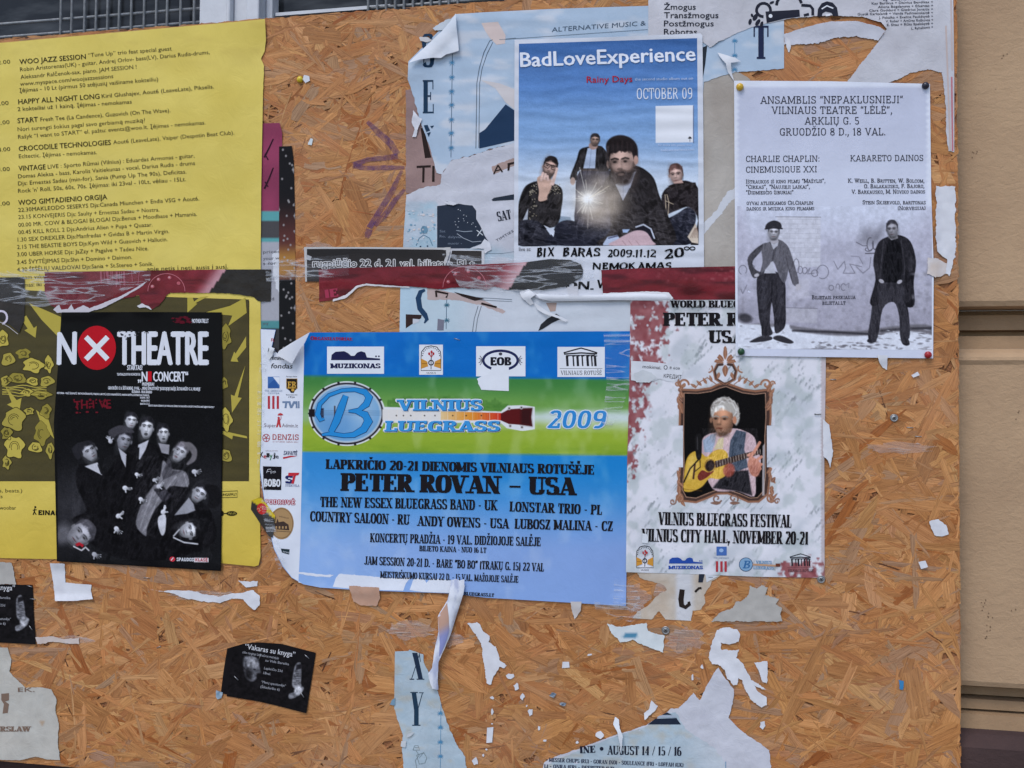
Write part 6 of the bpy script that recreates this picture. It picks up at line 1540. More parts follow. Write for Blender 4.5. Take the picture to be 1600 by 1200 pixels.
def hf_blue(x, y):
    lf = sm(0, 1, (450 + 30 * sm(780, 920, y) - x) / 60)
    h = 5.0 * lf * sm(600, 860, y) + 7 * gauss(x, y, 430, 860, 26, 50) + 2.4 * gauss(x, y, 978, 946, 26, 20) + 1.0 * gauss(x, y, 600, 925, 140, 10)
    return h + 1.5 * fbm((x + .5 * y) / 70, (y - .3 * x) / 160, 204, 3) + .5 * np.sin(x / 46. + y / 90.) ** 2 + 1.0 * gauss(x, y, 984, 560, 12, 50)
H = hfun(0, hf_blue, amp=.12, seed=205)
tb2 = thing('blue_poster', 'wide blue and green festival poster with a banjo and a white sponsor column', 'poster', centre([(700, 730)]), 'posters on the board')
sheet('paper', pbl, c_blue, M_GLOSS, H, tb2, step=3.0, seed=206)
edge_pts = [(474.5 - (yy - 587) * .02 - max(0, min(100, yy - 850)) * .03, yy) for yy in range(560, 911, 14)]
sheet('sponsor_column', [(407.5, 514.5), (430.5, 515.5), (424.5, 542), (437, 556.5), (458, 540), (475, 527.5)] + edge_pts + [(472, 911.5), (456, 902), (442.5, 885), (428.5, 857), (418.5, 814), (411.5, 769), (406.6, 734), (408.5, 680), (409.5, 600)], lambda x, y: mixc((228, 232, 240), (214, 218, 230), fbm(x / 30, y / 60, 23)), M_GLOSS, lambda x, y: H(x, y) + .12, tb2, step=5)
sheet('folded_corner', [(484, 519), (476, 536), (469, 545), (463, 556), (456, 568.5), (447, 563), (432, 555), (436, 548), (455, 536)], lambda x, y: mixc((226, 228, 234), (206, 210, 220), sm(440, 470, x)), M_PAPER, over(lambda x, y: 3.0 + 7 * np.sin(np.clip(((x - 484) * -.6 + (y - 519) * .2) / 40 + .15, 0, 1) * 2.4)), tb2, step=4)
sheet('torn_tatter', [(422, 542, .5), (429, 544, .5), (426, 553, .5), (421, 562, .4), (417, 556, .5)], (222, 225, 230), M_PAPER, over(lambda x, y: 1.5 + 3 * gauss(x, y, 426, 546, 6, 6)), tb2, step=3)
# scuffed white area along the bottom
pwz = [(468, 893, .6), (500, 897, .8), (520, 897, .6), (560, 899.5, .6), (577, 900, 1), (592, 903, .8), (640, 903.5, .8), (664, 903, .8), (700, 906, .6), (720, 908, .5), (704, 934), (692, 938), (700, 927), (560, 922), (514, 918), (492, 912, .8), (478, 902, .8)]
pwz = [(472, 894, .6), (500, 897, .8), (520, 896, .6), (524, 908, .6), (518, 918), (560, 921.3), (627, 924), (642, 904, .6), (664, 903, .8), (700, 906, .6), (720, 908, .5), (702, 926.5), (660, 925), (632, 924), (634, 912, .5), (640, 904, .4), (600, 903, .8), (577, 900, 1), (540, 898, .8)]
sheet('scuffed_patch', [(520, 917, .5), (524, 905, .8), (530, 897, .8), (577, 900, .8), (600, 903, .6), (641, 903, .6), (634, 912, .6), (630, 923), (560, 921)], (224, 228, 238), M_PAPER, lambda x, y: H(x, y) + .12, tb2, step=4, seed=207)
sheet('scuffed_patch', [(640, 922, .5), (646, 905, .6), (662, 904, .8), (666, 911, .6), (672, 904, .6), (704, 906, .5), (718, 908, .5), (702, 926.5), (660, 925)], (224, 228, 238), M_PAPER, lambda x, y: H(x, y) + .12, tb2, step=4, seed=208)
sheet('scuffed_patch', [(462, 893, .4), (480, 895, .8), (505, 898, .8), (522, 898, .4), (515, 902, .6), (490, 900, .8), (468, 897, .6)], (224, 228, 238), M_PAPER, lambda x, y: H(x, y) + .12, tb2, step=4, seed=209)
# torn strip hanging off the bottom edge, twisted
def hf_tw(x, y):
    cx = np.interp(y, [905, 930, 965, 1000, 1035, 1077], [716, 712, 698, 692, 682, 677]); w = np.interp(y, [905, 930, 1000, 1077], [11, 14, 10, 7])
    return 1.5 + 8.5 * np.sqrt(np.clip(1 - ((x - cx) / (w * 1.15)) ** 2, 0, 1)) * (.45 + .55 * np.sin(np.clip((y - 900) / 180, 0, 1) * 3.14))
sheet('torn_strip', [(705, 907, .4), (712, 904, .5), (718, 907, .3), (725, 905, .5), (726, 916), (724, 928), (717, 950), (704, 992, .3), (694, 1015, .3), (685, 1035, .3), (684, 1060, .3), (685, 1078, .5), (675, 1076, .5), (671, 1062, .3), (669, 1053, .3), (675, 1044, .3), (679, 1015, .3), (685, 988, .3), (684, 963, .3), (699, 938, .3), (703, 922, .3)],
      lambda x, y: mixc((222, 225, 234), (178, 184, 208), sm(.4, .7, fbm(x / 8, y / 26, 41))), M_PAPER, over(hf_tw), tb2, step=2.6, seed=210)
sheet('strip_underside', [(684, 964), (698.5, 942), (701, 962), (702, 985), (697, 1003), (690, 1020), (686, 1026), (687, 1005), (686, 988)], lambda x, y: mixc((186, 150, 132), (142, 148, 196), sm(975, 998, y + .6 * (x - 690))), M_PAPER, over(lambda x, y: hf_tw(x, y) + .4), tb2, step=2.6, seed=211)
bt = Ink(); BK2 = (30, 27, 30)
for s_, x0, y0, x1, y1, cap, st in (('LAPKRIČIO 20-21 DIENOMIS VILNIAUS ROTUŠĖJE', 509, 732.5, 929, 741.5, 15, .3),
    ('PETER ROVAN – USA', 533, 767, 899, 774, 28, .33),
    ('THE NEW ESSEX BLUEGRASS BAND - UK', 500, 792, 777, 797.5, 16, .27), ('LONSTAR TRIO - PL', 796, 799, 941, 804.5, 15.5, .27),
    ('COUNTRY SALOON - RU', 484, 814.5, 640, 820, 16, .27), ('ANDY OWENS - USA', 652, 821.5, 795, 826, 15.5, .27), ('LUBOSZ MALINA - CZ', 804, 826, 958, 830, 15.5, .27),
    ('KONCERTŲ PRADŽIA - 19 VAL. DIDŽIOJOJE SALĖJE', 578, 847, 845, 853.5, 14, .25), ('BILIETO KAINA - NUO 16 LT', 655, 861, 760, 864, 8.5, .25),
    ('JAM SESSION 20-21 D. - BARE “BO BO” (TRAKŲ G. 15) 22 VAL', 569, 882, 850, 893, 13, .25), ('MEISTRIŠKUMO KURSAI 22 D. - 15 VAL. MAŽOJOJE SALĖJE', 594, 903, 810, 910.5, 10.5, .25)):
    slab(bt, s_, x0, y0, x1, y1, cap, BK2, stem=st, hair=.11 if cap > 20 else .1, sw=.06)
slab(bt, 'BLUEGRASS.LT', 725, 930, 772, 932.5, 5.2, BK2, stem=.27, hair=.12)
bt.build('concert_details', tb2, H, .4)
ink = Ink()
slab(ink, 'Organizatoriai:', 485, 531, 551, 532, 5.8, (150, 34, 60), stem=.26, hair=.12)
ink.build('small_print', tb2, H, .25)
# four logos in white boxes
def logo(name, fn, parent=tb2, Hh=None, eps=.22):
    k = Ink(); fn(k); return k.build(name, parent, Hh or H, eps, None, True)
def muz(k, x0, y0, w, h, col, box=True):
    if box: k.rect(x0, y0, x0 + w, y0 + h, (224, 228, 236))
    X = lambda u: x0 + u * w; Yf = lambda v: y0 + v * h
    k.poly([(X(.07), Yf(.5)), (X(.08), Yf(.3)), (X(.15), Yf(.19)), (X(.3), Yf(.17)), (X(.37), Yf(.24)), (X(.42), Yf(.34)), (X(.48), Yf(.34)), (X(.53), Yf(.22)), (X(.6), Yf(.17)), (X(.67), Yf(.22)), (X(.7), Yf(.4)), (X(.93), Yf(.44)), (X(.93), Yf(.5))], col, .03)
    k.ell(X(.86), Yf(.36), w * .016, w * .016, col, .03, 10).ell(X(.91), Yf(.36), w * .016, w * .016, col, .03, 10)
    slab(k, 'MUZIKONAS', X(.06), Yf(.8), X(.94), Yf(.8), h * .18, col, stem=.28, hair=.2, sw=.05, lift=.03)
def saloon(k, x0, y0, w, h, box=True):
    if box: k.rect(x0, y0, x0 + w, y0 + h, (226, 228, 234))
    X = lambda u: x0 + u * w; Yf = lambda v: y0 + v * h; D = (44, 40, 46)
    k.line([(X(.08), Yf(.42)), (X(.1), Yf(.24)), (X(.26), Yf(.08)), (X(.5), Yf(.04)), (X(.74), Yf(.08)), (X(.9), Yf(.24)), (X(.92), Yf(.42))], w * .035, D, .03)
    for i in range(13):
        a = math.pi * (1.02 + i * .08); k.ell(X(.5 + .36 * math.cos(a)), Yf(.38 + .28 * math.sin(a)), w * .022, w * .03, D, .03, 6)
    for s_ in (-1, 1): k.poly([(X(.5 + s_ * .42), Yf(.46)), (X(.5 + s_ * .16), Yf(.56)), (X(.5 + s_ * .12), Yf(.72)), (X(.5 + s_ * .42), Yf(.8))], (206, 146, 60), .03); k.line([(X(.5 + s_ * .4), Yf(.63)), (X(.5 + s_ * .16), Yf(.63))], w * .02, (130, 84, 30), .06)
    k.line([(X(.5 + .1 * math.cos(t)), Yf(.6 + .08 * math.sin(t))) for t in np.linspace(0, 7, 14)], w * .045, D, .06).line([(X(.52), Yf(.36)), (X(.5), Yf(.5)), (X(.5), Yf(.82))], w * .03, D, .06)
    for u, v in ((.42, .3), (.52, .24), (.6, .3)): k.line([(X(.51), Yf(.42)), (X(u), Yf(v))], w * .03, (170, 60, 60), .06).ell(X(u), Yf(v), w * .045, h * .05, (180, 46, 52), .08, 10)
    k.line([(X(.08), Yf(.42)), (X(.08), Yf(.86)), (X(.92), Yf(.86)), (X(.92), Yf(.42))], w * .03, D, .03); sans(k, 'VILNIUS', X(.3), Yf(.97), X(.7), Yf(.97), h * .06, D, lift=.03)
def rotuse(k, x0, y0, w, h, box=True, col=(40, 40, 46), txt=True):
    if box: k.rect(x0, y0, x0 + w, y0 + h, (224, 227, 234))
    X = lambda u: x0 + u * w; Yf = lambda v: y0 + v * h
    k.line([(X(.13), Yf(.2)), (X(.35), Yf(.1)), (X(.5), Yf(.04)), (X(.66), Yf(.11)), (X(.84), Yf(.2))], w * .028, col, .03).line([(X(.14), Yf(.24)), (X(.5), Yf(.2)), (X(.84), Yf(.23))], w * .03, col, .03).line([(X(.18), Yf(.29)), (X(.8), Yf(.27))], w * .02, col, .03)
    for i, u in enumerate((.2, .33, .42, .52, .63, .72, .79)): k.line([(X(u), Yf(.3)), (X(u + .015), Yf(.64))], w * (.05 if i in (0, 2, 4, 6) else .03), col, .05).line([(X(u - .02), Yf(.31)), (X(u + .05), Yf(.3))], w * .02, col, .05)
    if txt:
        k.line([(X(.05), Yf(.72)), (X(.95), Yf(.72))], w * .008, col, .03); slab(k, 'VILNIAUS ROTUŠĖ', X(.07), Yf(.93), X(.94), Yf(.93), h * .14, col, stem=.14, hair=.08, sw=.04, lift=.03)
logo('sponsor_logo', lambda k: muz(k, 511, 541.5, 89, 42.5, (34, 36, 74)))
logo('sponsor_logo', lambda k: saloon(k, 655, 538.5, 37, 47))
def ebl(k):
    k.rect(744, 541, 821, 588, (226, 229, 236))
    k.line([(782 + 27 * math.cos(t), 563 + 15 * math.sin(t)) for t in np.linspace(0, 6.2832, 30)], 4, (36, 42, 84), .03, closed=True)
    slab(k, 'EOB', 766, 571, 799, 571, 13, (30, 30, 40), stem=.3, hair=.18, serif=False, lift=.05)
    for s_ in (-1, 1):
        for q in range(5): k.line([(782 + s_ * 27, 563), (782 + s_ * (32 + q % 2 * 2), 556 + q * 3.6)], 1, (70, 70, 90), .05)
    k.ell(782, 553, 3, 2.4, (70, 70, 80), .06, 8)
logo('sponsor_logo', ebl)
logo('sponsor_logo', lambda k: rotuse(k, 871, 542, 74, 47))
# the festival emblem: banjo, word mark, year
P = Paint([(478, 594), (842, 594), (842, 700), (478, 700)], .8)
P.fill(lambda x, y: c_blue(x, y))
def e1(u, v): return (470 + u / 3.2, 580 + v / 3.2)
cx, cy = e1(230, 212)
P.ell(cx, cy, 60, 50.5, (228, 230, 232), 1, 0, 1); 
P.poly([e1(*q) for q in ((400, 178), (470, 180), (1000, 202), (1035, 172), (1110, 170), (1170, 178), (1170, 290), (1110, 300), (1030, 285), (1000, 258), (400, 258))], (226, 228, 230), 1, 1)
P.ell(cx, cy, 57.5, 48.5, (40, 34, 40), 1, 0, 1); P.ell(cx, cy, 54.5, 45.5, (196, 206, 214), 1, 0, 1.2)
P.ell(cx, cy, 52, 43, (116, 166, 208), 1, 0, 3); P.ell(cx + 8, cy - 8, 36, 30, (170, 198, 222), .7, 0, 26); P.ell(cx - 14, cy + 16, 26, 20, (90, 146, 200), .6, 0, 18)
for k in range(14):
    a = k / 14 * 6.283; P.ell(cx + 58.5 * math.cos(a), cy + 49.5 * math.sin(a), 2, 1.8, (40, 34, 40), 1, 0, 1)
P.poly([e1(40, 190), e1(70, 190), e1(70, 228), e1(40, 228)], (30, 26, 30), 1, 1); P.poly([e1(92, 185), e1(115, 185), e1(115, 232), e1(92, 232)], (40, 40, 60), .9, 1)
for v in (197, 204, 211, 218): P.line([e1(70, v), e1(410, v + 2)], .5, (90, 120, 150), .8, .8)
P.line([e1(170, 176), e1(170, 242)], 2, (70, 46, 40), 1, 1)
P.poly([e1(408, 190), e1(1005, 210), e1(1005, 246), e1(408, 244)], (226, 222, 218), 1, 1)
for i in range(24):
    u0 = 700 + i * 13; t = i / 23; col = mixc(mixc((230, 196, 140), (226, 140, 40), min(1, t * 2)), (204, 40, 30), max(0, t * 2 - 1))
    P.poly([e1(u0, 200 + .03 * (u0 - 700)), e1(u0 + 13.5, 200 + .03 * (u0 - 700)), e1(u0 + 13.5, 246), e1(u0, 246)], col, .95, .8)
for u in range(440, 1000, 42): P.line([e1(u, 192 + (u - 408) * .034), e1(u, 245)], .6, (236, 226, 210), .8, .8)
for u in (478, 513, 550, 619, 671, 760, 827, 903): P.ell(*e1(u, 222), 1.1, 1.1, (50, 40, 40), 1, 0, .8)
P.poly([e1(*q) for q in ((1000, 212), (1040, 190), (1100, 186), (1158, 184), (1152, 230), (1158, 276), (1100, 268), (1040, 264), (1000, 246))], (92, 24, 26), 1, 1); P.poly([e1(1100, 188), e1(1156, 186), e1(1150, 230), e1(1156, 274), e1(1100, 266)], (50, 22, 24), .8, 6)
for u, v in ((1042, 186), (1103, 182), (1047, 274), (1106, 280)): P.ell(*e1(u, v), 2.6, 2.6, (196, 192, 190), 1, 0, 1); P.ell(*e1(u, v), 1.2, 1.2, (60, 50, 50), 1, 0, 1)
P.build('festival_emblem', tb2, H, .14, keep=lambda x, y: ((x - cx) ** 2 / 61.5 ** 2 + (y - cy) ** 2 / 52 ** 2 < 1) | ((x > cx) & (y > 626 + (x - cx) * .02) & (y < 674)))
ink = Ink(); LB2 = (60, 148, 214)
bpath = [e1(*q) for q in ((110, 318), (160, 300), (185, 230), (212, 150), (222, 125), (205, 128))]
def script(ink, gro, col, lift):
    ink.line([e1(150, 305), e1(178, 250), e1(205, 175), e1(225, 122)], [8 + gro, 11 + gro, 11 + gro, 8 + gro], col, lift)
    ink.line([e1(*q) for q in ((105, 318), (150, 312), (215, 322), (265, 318), (315, 290), (338, 250), (322, 218), (275, 200), (238, 200))], [3 + gro, 6 + gro, 6 + gro, 8 + gro, 11 + gro, 13 + gro, 11 + gro, 6 + gro, 3 + gro], col, lift)
    ink.line([e1(*q) for q in ((238, 200), (290, 194), (328, 165), (342, 130), (320, 104), (270, 92), (205, 96), (140, 120), (95, 165), (84, 215), (100, 245), (118, 238))], [3 + gro, 6 + gro, 10 + gro, 11 + gro, 9 + gro, 6 + gro, 5 + gro, 5 + gro, 6 + gro, 8 + gro, 6 + gro, 3 + gro], col, lift)
script(ink, 1.6, (30, 62, 110), 0); script(ink, 0, (44, 140, 208), .12)
ink.build('script_initial', tb2, H, .3)
ink = Ink()
for s_, x0, x1, yb, cap in (('VILNIUS', 622, 754, 641.5, 17), ('LUEGRASS', 601, 781, 674, 16.5)):
    for dx, dy in ((-1.6, 0), (1.6, 0), (0, -1.5), (0, 1.5), (1.3, 1.3), (-1.3, -1.3)): slab(ink, s_, x0 + dx, yb + dy, x1 + dx, yb + dy, cap, (226, 230, 236), stem=.26, hair=.17, sw=.09, slant=.1 if yb > 660 else 0)
    slab(ink, s_, x0 + .9, yb + .8, x1 + .9, yb + .8, cap, (24, 52, 104), stem=.26, hair=.17, sw=.08, slant=.1 if yb > 660 else 0, lift=.14)
    slab(ink, s_, x0, yb, x1, yb, cap, (64, 152, 216), stem=.24, hair=.15, sw=.08, slant=.1 if yb > 660 else 0, lift=.27)
ink.build('festival_name', tb2, H, .3)
ink = Ink()
for dx, dy in ((-1.5, 0), (1.5, 0), (0, -1.5), (0, 1.5), (1.1, 1.1), (-1.1, -1.1), (1.1, -1.1), (-1.1, 1.1)): slab(ink, '2009', 853 + dx, 669 + dy, 946 + dx, 669.5 + dy, 28, (214, 224, 232), stem=.2, hair=.15, serif=False, slant=.18)
slab(ink, '2009', 853, 669, 946, 669.5, 28, (52, 138, 206), stem=.18, hair=.13, serif=False, slant=.18, lift=.15)
ink.build('year', tb2, H, .3)
# sponsor column
def e2(u, v): return (400 + u / 3.156, 510 + v / 3.158)
def col_logo(fn): logo('sponsor_logo', fn)
def f(k):
    sans(k, 'R', *e2(74, 74), *e2(90, 76), 5.5, (170, 50, 60)); sans(k, 'Kultūros', *e2(58, 126), *e2(118, 128), 7, (36, 34, 40), slant=.2, bold=.02)
    sans(k, 'rėmimo', *e2(68, 164), *e2(140, 166), 7, (36, 34, 40), slant=.2, bold=.02); sans(k, 'fondas', *e2(72, 206), *e2(178, 208), 8, (36, 34, 40), slant=.2, bold=.02)
col_logo(f)
def f(k):
    k.poly([e2(58, 248), e2(116, 248), e2(116, 305), e2(58, 305)], (70, 112, 172)); k.poly([e2(84, 250), e2(116, 250), e2(116, 290)], (226, 230, 238), .05); k.poly([e2(58, 290), e2(90, 262), e2(116, 305), e2(58, 305)], (50, 92, 156), .08)
    slab(k, 'THE AMERICAN', *e2(44, 322), *e2(130, 323), 3, (110, 130, 160), stem=.12, hair=.08); slab(k, 'CENTER', *e2(58, 333), *e2(116, 334), 2.2, (110, 130, 160), stem=.12, hair=.08)
    for u in (58, 80, 102): k.poly([e2(u, 343), e2(u + 11, 343), e2(u + 11, 407), e2(u, 407)], (182, 56, 66))
col_logo(f)
def f(k):
    k.poly([e2(150, 258), e2(203, 258), e2(203, 306), e2(192, 316), e2(186, 328), e2(172, 328), e2(164, 316), e2(150, 306)], (34, 30, 32)); slab(k, 'EB', *e2(156, 304), *e2(198, 304), 10, (206, 160, 70), stem=.22, hair=.12, lift=.05); k.ell(*e2(182, 314), 2.6, 2.2, (206, 160, 70), .06, 10)
    k.line([e2(150, 258), e2(203, 258), e2(203, 306), e2(150, 306)], .8, (196, 150, 66), .05, closed=True)
    sans(k, 'Europos baras', *e2(150, 250), *e2(202, 250), 2.2, (60, 60, 70)); sans(k, 'Restoranas nuo', *e2(148, 340), *e2(204, 340), 2.2, (60, 60, 70)); sans(k, '1924', *e2(160, 353), *e2(190, 353), 3, (60, 60, 90))
col_logo(f)
def f(k):
    c_ = (116, 136, 166)
    k.poly([e2(130, 369), e2(166, 369), e2(166, 378), e2(154, 378), e2(150, 403), e2(140, 403), e2(144, 378), e2(130, 378)], c_).poly([e2(158, 369), e2(170, 369), e2(174, 390), e2(184, 369), e2(196, 369), e2(178, 403), e2(168, 403)], c_, .04).poly([e2(188, 380), e2(198, 369), e2(204, 369), e2(204, 403), e2(196, 403), e2(196, 384)], c_, .04).poly([e2(207, 369), e2(214, 369), e2(214, 403), e2(207, 403)], c_)
col_logo(f)
def f(k):
    R_ = (190, 60, 66); sans(k, 'Super', *e2(40, 496), *e2(98, 498), 6, (120, 100, 110)); sans(k, 'Admin.lt', *e2(128, 497), *e2(206, 499), 6, (120, 100, 110))
    c_ = e2(112, 452); k.ell(c_[0], c_[1], 2, 2, R_, n=10).poly([e2(106, 458), e2(118, 458), e2(120, 478), e2(124, 498), e2(116, 498), e2(112, 482), e2(106, 498), e2(98, 498), e2(104, 476)], R_).line([e2(118, 464), e2(124, 452), e2(122, 434)], .8, R_).poly([e2(106, 440), e2(110, 431), e2(120, 427), e2(130, 431), e2(134, 438)], R_, .03)
col_logo(f)
def f(k):
    R_ = (178, 82, 84); c_ = e2(50, 550); k.line([(c_[0] + 5.5 * math.cos(t), c_[1] + 5.8 * math.sin(t)) for t in np.linspace(0, 6.2832, 18)], 1.1, R_, closed=True)
    for a in (.3, 1.5, 2.8, 4.1, 5.3): k.line([c_, (c_[0] + 5.4 * math.cos(a), c_[1] + 5.6 * math.sin(a))], 1.1, R_, .03)
    slab(k, 'DENZIS', *e2(78, 560), *e2(212, 561), 9, R_, stem=.14, hair=.13, serif=False); sans(k, 'O GYVENK GERAI SAU', *e2(82, 572), *e2(208, 574), 2, (180, 120, 120))
col_logo(f)
def f(k):
    for i, (ch, cc) in enumerate(zip('Kelyje', ((50, 50, 54), (190, 50, 56), (50, 50, 54), (60, 130, 80), (50, 50, 54), (70, 70, 76)))): sans(k, ch, *e2(22 + i * 15, 646 + (i % 2) * 5), *e2(36 + i * 15, 646 + (i % 2) * 5), 9 - (i % 3), cc, bold=.03)
    sans(k, 'kelionių žurnalas', *e2(48, 616), *e2(108, 616), 2, (150, 130, 130))
col_logo(f)
def f(k):
    slab(k, 'SAVAITĖ', *e2(135, 634), *e2(202, 636), 6.5, (44, 52, 90), stem=.2, hair=.16, serif=False, slant=.1); k.poly([e2(132, 646), e2(170, 638), e2(204, 640), e2(168, 646), e2(134, 654)], (190, 50, 60))
col_logo(f)
def f(k):
    k.poly([e2(34, 690), e2(126, 692), e2(124, 808), e2(38, 806)], (28, 26, 30)); slab(k, 'BOBO', *e2(38, 790), *e2(120, 792), 12, (224, 226, 232), stem=.26, hair=.22, serif=False, lift=.05); k.line([e2(52, 722), e2(58, 706), e2(74, 704)], 1, (200, 200, 206), .05).line([e2(56, 716), e2(66, 715)], .8, (200, 200, 206), .05); sans(k, 'Fm', *e2(74, 728), *e2(98, 722), 5, (200, 200, 206), lift=.05)
col_logo(f)
def f(k):
    slab(k, 'S', *e2(146, 776), *e2(182, 776), 13, (36, 44, 96), stem=.34, hair=.26, serif=False); k.poly([e2(160, 722), e2(214, 722), e2(208, 734), e2(196, 736), e2(186, 776), e2(174, 776), e2(184, 738), e2(158, 738)], (196, 50, 60), .05); slab(k, 'STEIKVILA', *e2(144, 790), *e2(214, 792), 3.6, (90, 100, 140), stem=.14, hair=.1)
col_logo(f)
def f(k):
    for dx, dy in ((-.8, 0), (.8, 0), (0, .8), (0, -.8)): slab(k, 'PODRUVĖ', e2(44, 876)[0] + dx, e2(44, 876)[1] + dy, e2(192, 880)[0] + dx, e2(192, 880)[1] + dy, 7, (176, 70, 84), stem=.26, hair=.22, serif=False)
    slab(k, 'PODRUVĖ', *e2(44, 876), *e2(192, 880), 7, (226, 214, 220), stem=.16, hair=.12, serif=False, lift=.15)
col_logo(f)
def f(k):
    c_ = e2(126, 972); k.ell(c_[0], c_[1], 19, 25, (172, 138, 96), 0, 30).line([(c_[0] + 17.5 * math.cos(t), c_[1] + 23 * math.sin(t)) for t in np.linspace(0, 6.2832, 30)], .7, (110, 84, 60), .04, closed=True)
    k.poly([e2(84, 1000), e2(88, 976), e2(100, 968), e2(106, 948), e2(112, 966), e2(136, 962), e2(160, 978), e2(164, 1006)], (66, 52, 46), .05)
    for u in (96, 112, 128, 144): k.poly([e2(u, 986), e2(u + 8, 986), e2(u + 8, 998), e2(u, 998)], (172, 138, 96), .09)
    k.line([e2(80, 1008), e2(170, 1014)], .8, (90, 70, 56), .05); sans(k, 'vilniaus', *e2(112, 940), *e2(160, 950), 3, (90, 70, 56), lift=.05)
    k.poly([e2(122, 1096), e2(166, 1100), e2(163, 1126), e2(128, 1116)], (40, 56, 62)); sans(k, 'terasa', *e2(132, 1114), *e2(162, 1120), 3, (210, 214, 218), lift=.05)
col_logo(f)

# ---- white grunge festival poster with a framed portrait
pro = [(985, 469), (1291, 468), (1290, 600), (1288, 720), (1288.5, 903), (1180, 901), (1080, 897), (978, 894), (980, 720), (984, 560)]
def c_gr(x, y):
    c = mixc((226, 225, 232), (204, 207, 214), 1.2 * sm(.45, .8, fbm(x / 38 + y / 90, y / 34, 301)))
    st = fbm((x + y * .9) / 4.0, (x - y * 1.1) / 30.0, 303)
    c = mixc(c, (118, 126, 130), .75 * sm(.6, .8, st) * sm(.42, .62, fbm(x / 40, y / 40, 305)))
    c = mixc(c, (170, 182, 180), .45 * sm(.5, .7, fbm(x / 16, y / 20, 306)))
    reg = np.clip(gauss(x, y, 1000, 490, 45, 55) * 1.2 + gauss(x, y, 985, 640, 26, 60) * .95 + gauss(x, y, 995, 560, 40, 40) * .8 + gauss(x, y, 1275, 895, 34, 22) * 1.1 + gauss(x, y, 982, 720, 10, 30) * .8 + gauss(x, y, 1240, 893, 24, 14) * .7, 0, 1)
    red = sm(.47, .56, fbm(x / 6, y / 8, 307, 4) * .78 + reg * .34 - .09) * (reg > .18)
    c = mixc(c, mixc((128, 54, 58), (160, 96, 98), vn(x / 6, y / 6, 309)), red * .9)
    c = mixc(c, (150, 120, 116), .35 * (x > 1283))
    return c
H = hfun(0, lambda x, y: .5 * fbm(x / 50, y / 60, 310) + 1.6 * gauss(x, y, 980, 890, 22, 20) + 1.2 * gauss(x, y, 1288, 700, 10, 80), amp=.1, seed=311)
tr = thing('framed_portrait_poster', 'white weathered festival poster with an ornate framed portrait of a guitarist', 'poster', centre([(1134, 690)]), 'posters on the board')
sheet('paper', pro, c_gr, M_PAPER, H, tr, step=2.6, seed=312)
ink = Ink()
slab(ink, 'WORLD BLUEGRASS STAR', 1048, 480.5, 1240, 480.5, 11, BK2, stem=.3, hair=.11, sw=.06)
slab(ink, 'PETER ROVAN', 1037, 509, 1238, 509, 20.5, BK2, stem=.32, hair=.11, sw=.06); slab(ink, 'USA', 1108, 536, 1163, 536, 20, BK2, stem=.32, hair=.11, sw=.06)
slab(ink, 'VILNIUS BLUEGRASS FESTIVAL', 1029, 820, 1237, 824.5, 20, BK2, stem=.31, hair=.07, sw=.04)
slab(ink, 'VILNIUS CITY HALL, NOVEMBER 20-21', 1003, 846, 1263, 851, 20, BK2, stem=.31, hair=.07, sw=.04)
ink.build('concert_details', tr, H, .45)
sheet('scuffed_patch', [(1004, 833, .8), (1010, 834, .8), (1013, 840, .8), (1012, 849, .5), (1003, 848, .5)], (216, 220, 226), M_PAPER, lambda x, y: H(x, y) + 1.0, tr, step=3, seed=313)
def r3(u, v): return (1020 + u / 4.286, 520 + v / 4.286)
rq = lambda *pp: [r3(*p) for p in pp]
P = Paint([(1040, 537), (1220, 537), (1220, 796), (1040, 796)], .8)
P.fill(c_gr)
inner = rq((212, 405), (300, 408), (390, 395), (450, 372), (490, 362), (530, 378), (600, 404), (680, 414), (752, 406), (756, 560), (748, 700), (752, 960), (738, 1060), (700, 1102), (650, 1104), (580, 1075), (510, 1050), (430, 1050), (350, 1080), (290, 1105), (225, 1098), (200, 1050), (212, 900), (208, 700))
FRC = (150, 104, 80); FRD = (74, 54, 48); FRL = (204, 158, 130)
P.line(inner + inner[:1], 17, (176, 168, 164), .5, 7); P.line(inner + inner[:1], 14, FRD, 1, 1.4)
outl = rq((185, 380), (290, 385), (390, 370), (440, 345), (490, 338), (540, 355), (610, 380), (690, 392), (785, 378), (790, 560), (778, 700), (785, 960), (770, 1080), (710, 1130), (640, 1132), (570, 1100), (500, 1075), (430, 1078), (360, 1108), (290, 1135), (200, 1125), (168, 1060), (182, 900), (178, 700))
P.line(outl + outl[:1], 3.2, FRC, 1, 1.2); P.line(inner + inner[:1], 1.8, FRL, 1, 1)
P.poly(inner, (14, 12, 13), 1, 1)
r = random.Random(12)
def leaf(u, v, a, L, w, c=FRC):
    d = np.array([math.cos(a), math.sin(a)]); n = np.array([-d[1], d[0]]); p = np.array(r3(u, v)); L /= 4.286; w /= 4.286
    P.poly([p, p + d * L * .4 + n * w, p + d * L, p + d * L * .4 - n * w], c, 1, 1, True); P.line([p, p + d * L * .8], .7, FRL, .8, .8)
def scroll(u, v, R_, a0, s_, c=FRC, w=2.4):
    P.line([np.array(r3(u, v)) + (R_ / 4.286) * (1 - t * .8) * np.array([math.cos(a0 + s_ * t * 6.5), math.sin(a0 + s_ * t * 6.5)]) for t in np.linspace(0, 1, 22)], w, c, 1, 1); P.line([np.array(r3(u, v)) + (R_ * .86 / 4.286) * (1 - t * .8) * np.array([math.cos(a0 + s_ * t * 6.5), math.sin(a0 + s_ * t * 6.5)]) for t in np.linspace(0, 1, 22)], .8, FRL, .8, .8)
